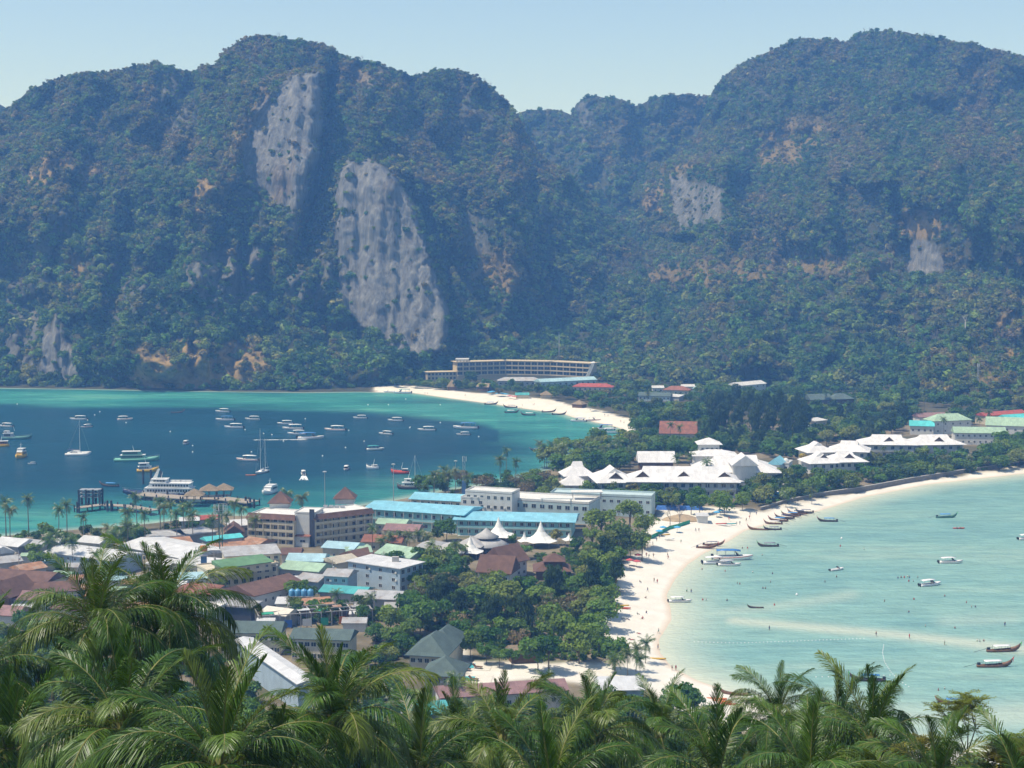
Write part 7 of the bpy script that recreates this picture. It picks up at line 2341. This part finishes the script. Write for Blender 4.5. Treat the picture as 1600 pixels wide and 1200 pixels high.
vessel('cabin_cruiser', 'white two-deck cruiser seen end-on right of the pier', 420, 771, 255, 13, 2.8, B_WHITE, [(-5.5, 2.5, 2.4, 1.4, 3.6, 4, B_WHITE), (-5, 0.5, 2.2, 3.6, 4.2, 0, B_WHITE)])
vessel('work_boat', 'red-hulled work boat beside the tall lamp post', 625, 740, 178, 10, 1.6, B_RED, [(-4, -1, 1.2, 1.3, 2.8, 2, B_DWOOD)])
vessel('cabin_cruiser', 'white cabin boat at the near shore beside the anchored sloop', 637, 764, 182, 11, 2.3, B_DWOOD, [(-3.5, 3.5, 2.0, 1.3, 3.6, 4, B_WHITE), (-1.5, 2.0, 1.5, 3.6, 5.4, 3, B_WHITE)])
vessel('swan_boat', 'small white tender with a short mast left of the red boat', 582, 733, 200, 7, 1.3, B_WHITE, [(-2.5, 0.8, 1.0, 1.1, 2.4, 2, B_WHITE)])


def sailboat(px, py, L, hd, mh, label, name='sailing_yacht', masts=((0.5, 1.0),), hm=B_WHITE):
    t = thing(name, label, 'boat', P(px, py, 0), R(hd))
    h = L / 2
    st = [(-h, 1.2, 0.1, 1.1), (-h * 0.4, 1.75, -0.5, 1.1), (h * 0.2, 1.7, -0.5, 1.2), (h * 0.7, 0.9, -0.2, 1.4), (h, 0.04, 0.9, 1.6)]
    obj('hull', hull_mb(st, 0.15, 0.85).mesh('hull', hm, True), t)
    c = obj('cabin', MB().loft([[(-2, -1.1, 1.1), (2.2, -0.8, 1.1), (2.2, 0.8, 1.1), (-2, 1.1, 1.1)], [(-1.8, -0.95, 1.75), (1.6, -0.65, 1.75), (1.6, 0.65, 1.75), (-1.8, 0.95, 1.75)]]).mesh('cabin', B_WHITE), t)
    row_win(t, -1.6, 1.4, 3, 0.98, 1.45, 0.7, 0.25, c)
    for x, k in masts:
        m_ = obj('mast', MB().tube([(x, 0, 1), (x, 0, mh * k)], [0.13, 0.08], 6).mesh('mast', B_WHITE), t)
        obj('boom', MB().tube([(x, 0, 2.2), (x - 4, 0, 2.3)], 0.14, 6).mesh('boom', B_WHITE), m_)
        obj('stays', MB().tube([(x, 0, mh * k), (h, 0, 1.6)], 0.05, 3).tube([(x, 0, mh * k), (-h, 0, 1.2)], 0.05, 3).tube([(x, -1.7, 1.2), (x, 0, mh * k * 0.8), (x, 1.7, 1.2)], 0.05, 3).tube([(x, -0.9, mh * k * 0.55), (x, 0.9, mh * k * 0.55)], 0.05, 3).mesh('stays', M_STEEL), m_)
    return t


sailboat(409, 739, 14, 250, 25, 'two-masted white yacht with tall bare masts in mid bay', masts=((1.2, 1.0), (-4, 0.75)))
sailboat(650, 762, 10, 175, 17, 'small sloop with bare mast at the near shore')
# catamaran
t = thing('catamaran', 'white sailing catamaran with tall bare mast', 'boat', P(122, 711, 0), R(3))
for y in (-3, 3):
    obj('hull', hull_mb([(-7, 0.75, 0, 1.4), (-3, 0.9, -0.4, 1.5), (3, 0.85, -0.4, 1.6), (6, 0.4, 0, 1.8), (7.2, 0.04, 0.8, 1.9)], 0.12, 0.85).mesh('hull', B_WHITE, True), t, (0, y, 0))
obj('bridge_deck', MB().box(-6, 2.6, -2.6, 2.6, 0.9, 1.35).mesh('bridge_deck', B_WHITE), t)
c = obj('cabin', MB().loft([[(-4.5, -2.6, 1.35), (2.2, -1.9, 1.35), (2.2, 1.9, 1.35), (-4.5, 2.6, 1.35)], [(-4.2, -2.3, 2.7), (0.6, -1.5, 2.7), (0.6, 1.5, 2.7), (-4.2, 2.3, 2.7)]]).mesh('cabin', B_WHITE, False), t)
row_win(t, -4, 0.2, 4, 2.35, 2.1, 0.9, 0.4, c)
obj('bimini', MB().box(-6.2, -3.2, -2, 2, 3.3, 3.4).mesh('bimini', B_NAVY), t)
m_ = obj('mast', MB().tube([(1.2, 0, 1.4), (1.2, 0, 22)], [0.16, 0.09], 6).mesh('mast', B_WHITE), t)
obj('stays', MB().tube([(1.2, 0, 21), (7, 0, 1.6)], 0.05, 3).tube([(1.2, 0, 20), (-6.6, -3, 1.5)], 0.05, 3).tube([(1.2, 0, 20), (-6.6, 3, 1.5)], 0.05, 3).mesh('stays', M_STEEL), m_)
obj('boom', MB().tube([(1.2, 0, 3.2), (-4.6, 0, 3.4)], 0.2, 6).mesh('boom', B_NAVY), m_)

# --- dinghy, kayaks, buoys, float lines
KY = MB().loft([[(x, -b_, 0.28), (x, -b_ * 0.8, 0.05), (x, b_ * 0.8, 0.05), (x, b_, 0.28), (x, b_ * 0.5, 0.36 - (0.14 if abs(x) < 1.2 else 0)), (x, -b_ * 0.5, 0.36 - (0.14 if abs(x) < 1.2 else 0))] for x, b_ in ((-2, 0.03), (-1.5, 0.26), (-1.2, 0.34), (0, 0.42), (1.2, 0.34), (1.5, 0.26), (2, 0.03))])
KYM = {k: KY.mesh('kayak', m_, True) for k, m_ in (('r', B_RED), ('y', B_YEL), ('o', M_ORANGE), ('g', mat('kayak_green', (0.25, 0.5, 0.1), 0.5, 0.1)), ('t', B_TEAL), ('w', B_WHITE))}
GK = 'kayaks and rubber boats'
for px, py, hd, c_, s_, lb in (
    (1498, 826, 3, 'r', 1.35, 'red kayak paddled far out in the lagoon'), (392, 743, 5, 'o', 1.5, 'orange rubber dinghy behind the two-masted yacht'),
    (1028, 1030, -8, 'y', 1.25, 'yellow kayak lying on the narrow beach'), (972, 947, 4, 'y', 1.25, 'yellow kayak on top of the pile at the grove edge'),
    (974, 951, -4, 'r', 1.25, 'red kayak under the yellow one at the grove edge'), (1127, 819, 10, 'r', 1.3, 'red kayak on the upper beach'), (1135, 821, -6, 'w', 1.3, 'white kayak beside the red one on the upper beach'), (1141, 819, 4, 't', 1.3, 'teal kayak beside the white one on the upper beach'),
    (1128, 1097, -12, 'o', 1.4, 'orange kayak leftmost beside the beached longtail'), (1137, 1101, -14, 'r', 1.4, 'red kayak beside the beached longtail'), (1120, 1093, -8, 'o', 1.4, 'orange kayak nearest the dark bush-like tree'),
    (1040, 836, 30, 'y', 1.2, 'yellow kayak by the green fence'), (1046, 843, 25, 'w', 1.2, 'white kayak by the green fence')):
    p = P(px, py, 0)
    z = max(0, ground_z(p.x, p.y)) + (0.35 if 'top of' in lb else 0.02)
    tag(obj('kayak', KYM[c_], None, P(px, py, z), R(hd), s_), lb, 'kayak', GK)
BU = MB().lathe([(0.01, -0.2), (0.4, -0.1), (0.55, 0.25), (0.4, 0.6), (0.12, 0.75), (0.08, 1.0), (0.01, 1.02)], 12).mesh('mooring_buoy', B_WHITE, True)
for px, py in ((27, 632), (148, 649), (156, 644), (137, 657), (197, 661), (266, 675), (383, 672), (301, 697), (301, 707), (443, 690), (425, 680), (412, 678), (477, 655), (504, 713), (545, 673), (569, 690), (575, 633), (640, 669), (634, 624), (688, 633), (688, 661), (641, 668), (748, 683), (1315, 842), (1245, 930), (393, 707), (607, 633), (540, 700)):
    tag(obj('mooring_buoy', BU, None, P(px, py, 0), 0, 0.9), 'small white mooring buoy floating on the water', 'buoy', 'white mooring buoys')
FL = MB().lathe([(0.01, -0.12), (0.16, -0.05), (0.2, 0.06), (0.1, 0.16), (0.01, 0.18)], 8)


def float_line(pts_, n, label):
    q = [P(a, c, 0) for a, c in pts_]
    t = thing('float_line', label, 'float line', q[0])
    seg = [(q[i + 1] - q[i]).length for i in range(len(q) - 1)]
    tot = sum(seg)
    fm = FL.mesh('float', B_WHITE, True)
    rp = MB().tube([(a - q[0]) + Vector((0, 0, -0.35)) for a in q], 0.02, 4)
    obj('rope', rp.mesh('rope', B_WHITE), t)
    for k in range(n):
        d = tot * k / (n - 1)
        for i, s in enumerate(seg):
            if d <= s + 1e-6 or i == len(seg) - 1:
                pt = q[i] + (q[i + 1] - q[i]) * min(1, d / s)
                break
            d -= s
        obj('float', fm, t, pt - q[0])


float_line([(1085, 1003), (1150, 1005), (1215, 1003), (1290, 1000), (1350, 998)], 46, 'dotted white float line crossing the shallow lagoon')
float_line([(1381, 1008), (1379, 1020), (1382, 1034), (1392, 1050), (1405, 1064), (1420, 1073)], 26, 'curved white float line below the sandbar')
float_line([(1275, 1058), (1330, 1057), (1400, 1055)], 14, 'short float line in front of the blue-canopied longtail')
print('objects with boats', len(bpy.data.objects))

# ================================================================ PEOPLE AND BEACH THINGS
SKIN = [mat('skin_pale', (0.33, 0.20, 0.14), 0.6, 0.08), mat('skin_tan', (0.19, 0.11, 0.07), 0.6, 0.08)]
CLOTH = [mat('cloth_%s' % n, c_, 0.9, 0.1) for n, c_ in (('black', (0.03, 0.03, 0.035)), ('blue', (0.06, 0.13, 0.35)), ('red', (0.45, 0.05, 0.05)), ('white', (0.65, 0.63, 0.6)), ('green', (0.07, 0.25, 0.14)))]
HAIR = mat('hair_dark', (0.03, 0.02, 0.015), 0.7, 0.1)


def body_mesh(joints, bones, rad):
    """grow one continuous body over a skeleton"""
    me = bpy.data.meshes.new('body')
    me.from_pydata([joints[k] for k in joints], [(list(joints).index(a), list(joints).index(c)) for a, c in bones], [])
    o = bpy.data.objects.new('body', me)
    COL.objects.link(o)
    sk = o.modifiers.new('s', 'SKIN')
    for i, k in enumerate(joints):
        me.skin_vertices[0].data[i].radius = (rad[k], rad[k])
        me.skin_vertices[0].data[i].use_root = (k == 'hip')
    ss = o.modifiers.new('u', 'SUBSURF')
    ss.levels = 1
    dg = bpy.context.evaluated_depsgraph_get()
    m2 = bpy.data.meshes.new_from_object(o.evaluated_get(dg))
    bpy.data.objects.remove(o)
    return m2


RADJ = dict(hip=0.15, chest=0.155, neck=0.06, head0=0.085, head1=0.095, head2=0.05, ls=0.075, rs=0.075, le=0.045, re=0.045, lw=0.032, rw=0.032, lh=0.04, rh=0.04, lhip=0.095, rhip=0.095, lk=0.062, rk=0.062, la=0.04, ra=0.04, lt=0.035, rt=0.035)
BONES = [('hip', 'chest'), ('chest', 'neck'), ('neck', 'head0'), ('head0', 'head1'), ('head1', 'head2'), ('chest', 'ls'), ('ls', 'le'), ('le', 'lw'), ('lw', 'lh'), ('chest', 'rs'), ('rs', 're'), ('re', 'rw'), ('rw', 'rh'), ('hip', 'lhip'), ('lhip', 'lk'), ('lk', 'la'), ('la', 'lt'), ('hip', 'rhip'), ('rhip', 'rk'), ('rk', 'ra'), ('ra', 'rt')]


def pose(kind):
    if kind in ('stand', 'walk'):
        f = 0.24 if kind == 'walk' else 0.03
        return dict(hip=(0, 0, 0.95), chest=(0, 0, 1.3), neck=(0, 0, 1.48), head0=(0, 0.02, 1.57), head1=(0, 0.02, 1.66), head2=(0, 0.01, 1.73), ls=(-0.19, 0, 1.4), rs=(0.19, 0, 1.4), le=(-0.25, -f, 1.13), re=(0.25, f, 1.13), lw=(-0.25, -f + 0.08, 0.9), rw=(0.25, f + 0.1, 0.9), lh=(-0.25, -f + 0.1, 0.82), rh=(0.25, f + 0.12, 0.82), lhip=(-0.1, 0, 0.86), rhip=(0.1, 0, 0.86), lk=(-0.11, f * 0.8 + 0.03, 0.47), rk=(0.11, -f * 0.4 + 0.03, 0.47), la=(-0.11, f, 0.07), ra=(0.11, -f - 0.05, 0.1), lt=(-0.12, f + 0.15, 0.03), rt=(0.12, -f + 0.08, 0.04))
    if kind == 'sit':
        return dict(hip=(0, 0, 0.14), chest=(0, -0.1, 0.48), neck=(0, -0.11, 0.66), head0=(0, -0.1, 0.75), head1=(0, -0.1, 0.84), head2=(0, -0.11, 0.91), ls=(-0.19, -0.1, 0.58), rs=(0.19, -0.1, 0.58), le=(-0.27, -0.25, 0.34), re=(0.27, 0.05, 0.36), lw=(-0.28, -0.35, 0.1), rw=(0.2, 0.25, 0.45), lh=(-0.28, -0.4, 0.05), rh=(0.18, 0.32, 0.47), lhip=(-0.1, 0.04, 0.13), rhip=(0.1, 0.04, 0.13), lk=(-0.13, 0.42, 0.4), rk=(0.13, 0.42, 0.42), la=(-0.12, 0.72, 0.08), ra=(0.12, 0.7, 0.08), lt=(-0.12, 0.86, 0.05), rt=(0.12, 0.85, 0.05))
    return dict(hip=(0, 0, 0.14), chest=(0, -0.36, 0.15), neck=(0, -0.54, 0.16), head0=(0, -0.64, 0.16), head1=(0, -0.73, 0.16), head2=(0, -0.8, 0.15), ls=(-0.19, -0.46, 0.13), rs=(0.19, -0.46, 0.13), le=(-0.3, -0.2, 0.08), re=(0.34, -0.6, 0.08), lw=(-0.3, 0.04, 0.06), rw=(0.2, -0.8, 0.08), lh=(-0.3, 0.12, 0.05), rh=(0.12, -0.86, 0.08), lhip=(-0.1, 0.08, 0.12), rhip=(0.1, 0.08, 0.12), lk=(-0.12, 0.48, 0.12), rk=(0.13, 0.46, 0.2), la=(-0.14, 0.88, 0.07), ra=(0.12, 0.85, 0.07), lt=(-0.16, 0.98, 0.12), rt=(0.13, 0.96, 0.12))


BODY = {}
for kd in ('stand', 'walk', 'sit', 'lie'):
    for j in range(4):
        me = body_mesh(pose(kd), BONES, RADJ)
        me.materials.append(SKIN[j % 2])
        me.materials.append(CLOTH[(j * 2) % 5])
        me.materials.append(CLOTH[(j + 1) % 5] if j in (1, 2) else SKIN[j % 2])
        me.materials.append(HAIR)
        J = pose(kd)
        hp, ch, hd = Vector(J['hip']), Vector(J['chest']), Vector(J['head1'])
        for pl in me.polygons:
            c = pl.center
            pl.use_smooth = True
            if (c - hp).length < 0.27:
                pl.material_index = 1
            elif (c - ch).length < 0.24:
                pl.material_index = 2
            elif (c - hd).length < 0.2 and (c.z > hd.z + 0.02 if kd != 'lie' else c.z > hd.z):
                pl.material_index = 3
        BODY[kd, j] = me


def person(px, py, kd, label, group, sink=0.0, i=0, rz=None):
    p = P(px, py, 0)
    z = ground_z(p.x, p.y)
    z = z if z > 0 else -sink
    p = P(px, py, max(z, 0))
    p.z = z + 0.01
    tag(obj('person', BODY[kd, i % 4], None, p, random.uniform(0, 6.28) if rz is None else rz, 1.05), label, 'person', group)


i = 0
for pts_, kd, lab, grp, sink in (
    ([(1022, 910), (1027, 912), (1029, 990), (1028, 1015), (1021, 871), (1044, 874), (1064, 849), (1087, 831), (1092, 831), (1139, 813), (1151, 821), (1156, 820), (1166, 815), (1171, 811), (1172, 806), (1182, 805), (1043, 870), (1010, 870), (1014, 872), (1012, 925)], 'walk', 'person walking on the pale lagoon sand', 'people walking on the lagoon sand', 0),
    ([(1050, 1048), (1056, 1048)], 'stand', 'person standing at the water line above the dark bush', 'pair at the water line', 0),
    ([(1073, 925), (1080, 926)], 'stand', 'person wading beside the lone white speedboat', 'pair wading by the lone speedboat', 0.4),
    ([(1097, 890), (1133, 893), (1176, 895), (1207, 897), (1152, 912), (1156, 913), (1204, 910), (1192, 920), (1196, 920), (1098, 938), (1103, 938), (1136, 939), (1160, 857), (1168, 857), (1191, 868)], 'stand', 'bather with head and shoulders above the near lagoon water', 'bathers in the near lagoon', 1.0),
    ([(1403, 904), (1408, 903), (1413, 903), (1418, 902), (1421, 903), (1434, 903), (1420, 909), (1427, 909)], 'stand', 'bather in the huddle left of the angled speedboat', 'bathers huddled in the lagoon', 0.9),
    ([(1289, 910), (1307, 902), (1313, 854), (1350, 859)], 'stand', 'bather near the open grey speedboat', 'bathers near the open speedboat', 0.9),
    ([(1202, 985), (1369, 994), (1421, 998), (1476, 1008), (1570, 979)], 'stand', 'person wading ankle-deep along the sandbar', 'people wading along the sandbar', 0.12),
    ([(1382, 940), (1428, 937), (1446, 979), (1420, 957), (1476, 932), (1510, 942), (1518, 949), (1524, 949), (1492, 982), (1210, 946), (1527, 1002), (1531, 1003), (1537, 1002), (1466, 1079), (1476, 1077)], 'stand', 'bather up to the chest in the far lagoon', 'bathers in the far lagoon', 1.0),
    ([(1000, 910), (1009, 935), (1004, 967), (996, 960), (1010, 958), (958, 963)], 'sit', 'person sitting on the sand near the grove', 'people sitting on the sand near the grove', 0),
    ([(998, 990), (975, 967), (982, 968), (983, 999), (988, 1000), (957, 963), (989, 917)], 'lie', 'sunbather lying on the sand below the grove', 'sunbathers lying below the grove', 0),
    ([(664, 616), (668, 616), (727, 619), (816, 635), (833, 634), (835, 633), (922, 642), (945, 650), (950, 651), (970, 660), (975, 662), (985, 667)], 'stand', 'tiny person standing on the far beach', 'people on the far beach', 0),
    ([(985, 858), (990, 862), (997, 856), (1003, 853), (1009, 851), (1015, 848), (1020, 852), (1026, 846), (1030, 841), (1012, 856)], 'stand', 'person in the shade by the beach bar', 'people in the shade by the beach bar', 0),
):
    for (x, y), lb_ in zip(pts_, ranked(pts_, lab)):
        person(x, y, kd, lb_, grp, sink, i)
        i += 1
for dx in (-0.55, 0.5):
    p = P(1498, 826, 0.12)
    tag(obj('person', BODY['sit', int(dx > 0)], None, p + Vector((dx * 1.4, 0, 0.1)), R(-90), 1.0), 'paddler at the %s of the red kayak far out in the lagoon' % ('stern' if dx < 0 else 'bow'), 'person', 'paddlers in the red kayak')


# --- parasols
def parasol(px, py, m_, label, group, r=1.5, h=2.4):
    p = G(px, py)
    t = thing('parasol', label, 'parasol', p, 0, group)
    mb = MB()
    n = 8
    mb.add([(r * math.cos(2 * math.pi * k / n), r * math.sin(2 * math.pi * k / n), h) for k in range(n)] + [(0, 0, h + 0.55)], [(k, (k + 1) % n, n) for k in range(n)])
    mb.add([(r * math.cos(2 * math.pi * k / n), r * math.sin(2 * math.pi * k / n), h) for k in range(n)] + [(r * 0.98 * math.cos(2 * math.pi * k / n), r * 0.98 * math.sin(2 * math.pi * k / n), h - 0.2) for k in range(n)], [(k, k + n, (k + 1) % n + n, (k + 1) % n) for k in range(n)])
    obj('canopy', mb.mesh('canopy', m_), t)
    obj('pole', MB().tube([(0, 0, -0.3), (0, 0, h + 0.5)], 0.04, 6).mesh('pole', M_DOOR), t)


PB = mat('parasol_blue', (0.08, 0.35, 0.6), 0.8, 0.08)
PW = mat('parasol_white', (0.7, 0.69, 0.66), 0.8, 0.05)
PR = mat('parasol_red', (0.5, 0.1, 0.12), 0.8, 0.08)
for pts_, m_, r, lb, gr in (
    ([(765, 617), (769, 616), (778, 619), (784, 619), (790, 620)], PB, 2.6, 'blue parasol on the far beach', 'blue parasols on the far beach'),
    ([(797, 623), (804, 624), (818, 622)], PR, 2.4, 'reddish parasol on the far beach', 'reddish parasols on the far beach'),
    ([(846, 897), (858, 897), (868, 899), (813, 898), (880, 898)], PW, 1.9, 'white parasol on the terrace of the brown tiered pavilion', 'white parasols of the tiered pavilion'),
    ([(995, 886), (997, 876), (984, 884)], PR, 1.5, 'faded red parasol on the lagoon sand by the grove', 'red parasols by the grove'),
    ([(1204, 766), (1214, 768), (1224, 764), (1234, 762), (1240, 768), (1250, 762), (1258, 766), (1262, 758), (1280, 757), (1294, 755), (1300, 758), (1211, 775)], PW, 2.2, 'white parasol on the resort pool terrace', 'white parasols on the pool terrace'),
    ([(1216, 778), (1207, 782), (1230, 774)], PB, 2.0, 'pale blue parasol on the resort terrace near the seawall', 'blue parasols near the seawall'),
    ([(1030, 838), (1036, 832), (1058, 832), (1120, 808), (1126, 805)], PB, 1.6, 'blue parasol on the beach by the green fence', 'blue parasols by the green fence'),
):
    for (x, y), lb_ in zip(pts_, ranked(pts_, lb)):
        parasol(x, y, m_, lb_, gr, r)

# --- green netting fence along the dug-up sand
q = [G(a, c) for a, c in ((1018, 842), (1030, 836), (1045, 828), (1060, 824), (1078, 818))]
t = thing('net_fence', 'sagging green net fence around the dug-up sand', 'fence', q[0])
mb = MB()
for i in range(len(q) - 1):
    a, c = q[i] - q[0], q[i + 1] - q[0]
    n = Vector((-(c - a).y, (c - a).x, 0)).normalized() * 0.03
    mb.add([(a - n)[:], (c - n)[:], (c + n)[:], (a + n)[:], (a - n + Vector((0, 0, 1.7)))[:], (c - n + Vector((0, 0, 1.6)))[:], (c + n + Vector((0, 0, 1.6)))[:], (a + n + Vector((0, 0, 1.7)))[:]], [(0, 1, 5, 4), (2, 3, 7, 6), (4, 5, 6, 7), (1, 2, 6, 5), (3, 0, 4, 7)])
    obj('post', MB().tube([(0, 0, -0.3), (0, 0, 2.0)], 0.06, 6).mesh('post', M_DOOR), t, a)
obj('net', mb.mesh('net', M_GNET), t)
# --- bare trees on the dug-up sand and spoil heap
for px, py, lb in ((1047, 822, 'bare brown tree on the dug-up sand'), (1062, 818, 'second bare tree beside the spoil heap')):
    p = G(px, py)
    t = thing('bare_tree', lb, 'tree', p, 0, None, 4.2)
    obj('trunk', branch_tree(px, 4, 0.8, 1.2).mesh('trunk', M_FORBARE), t, (0, 0, 0.55))
p = G(1065, 812)
V, n = [], 18
mb = MB()
rgs = []
for k, (rr_, z) in enumerate(((7, -0.3), (5.8, 0.5), (4.2, 1.3), (2.4, 2.0), (0.8, 2.4), (0.05, 2.45))):
    rgs.append([((rr_ + random.uniform(-.4, .4)) * 1.4 * math.cos(2 * math.pi * j / n), (rr_ + random.uniform(-.4, .4)) * math.sin(2 * math.pi * j / n), z + random.uniform(-.12, .12)) for j in range(n)])
mb.loft(rgs)
tag(obj('spoil_heap', mb.mesh('spoil_heap', mat('spoil', (0.34, 0.26, 0.17), 0.95, 0.2, 0.6), True), None, p), 'heap of brown sand beside the bare trees', 'heap')
house('beach_shed', 'small white shed with flat roof at the end of the dug-up sand', (1090, 806), (1106, 806), 3, 5, 'shed', R_WHITE, W_WHITE, rh=0.5, cat='shed')
p = G(1062, 796)
tag(obj('blue_tarpaulin', MB().loft([[(-11, -2, 0), (11, -2, 0), (11, 2, 0), (-11, 2, 0)], [(-10.5, -1.2, 1.6), (10.5, -1.4, 1.4), (10.5, 1.2, 1.5), (-10.5, 1.4, 1.7)]]).mesh('blue_tarpaulin', M_BTARP), None, p), 'long bright blue tarpaulin pile before the white hotel wing', 'tarpaulin')

# --- tall single trees that stand out of the slope
M_PALE = mat('pale_trunk', (0.42, 0.40, 0.36), 0.9, 0.15, 0.6)
for px, py, h, r, lb in ((873, 556, 24, 6, 'tall pale-trunked tree above the far hotel'), (1162, 505, 20, 8, 'tall umbrella-crowned tree on the middle slope'), (1507, 540, 22, 5, 'tall thin dead tree on the right slope')):
    d_ = {873: 1500, 1162: 1500, 1507: 1330, 832: 1640}[px]
    p = PY(px, py, d_)
    t = thing('emergent_tree', lb, 'tree', p, 0)
    obj('trunk', MB().tube([(0, 0, -14), (0.4, 0, h * 0.5), (0.2, 0, h)], [0.7, 0.5, 0.3], 7).mesh('trunk', M_PALE, True), t)
    if 'dead' not in lb:
        obj('crown', KINDS['dry' if px == 1162 else 'broad'][0], t, (0, 0, h), 0, (r, r, r * 0.55))
    else:
        obj('branches', branch_tree(px, 3, 0.8, 1.0).mesh('branches', M_PALE), t, (0, 0, h * 0.92), 0, (7, 7, 7))
print('objects total', len(bpy.data.objects))

# ================================================================ THE AIR
mh = bpy.data.materials.new('haze')
mh.use_nodes = True
hn = mh.node_tree
hn.nodes.remove(hn.nodes['Principled BSDF'])
pv = hn.nodes.new('ShaderNodeVolumePrincipled')
pv.inputs['Color'].default_value = (0.17, 0.43, 1.0, 1)
pv.inputs['Absorption Color'].default_value = (1, 1, 1, 1)
pv.inputs['Density'].default_value = 0.00028
pv.inputs['Anisotropy'].default_value = 0.0
hn.links.new(pv.outputs[0], hn.nodes['Material Output'].inputs['Volume'])
hz = MB().box(-3600, 3600, -400, 2880, -9, 442).build('haze', mh)
tag(hz, 'thin blue sea haze filling the air', 'haze', kind='stuff')
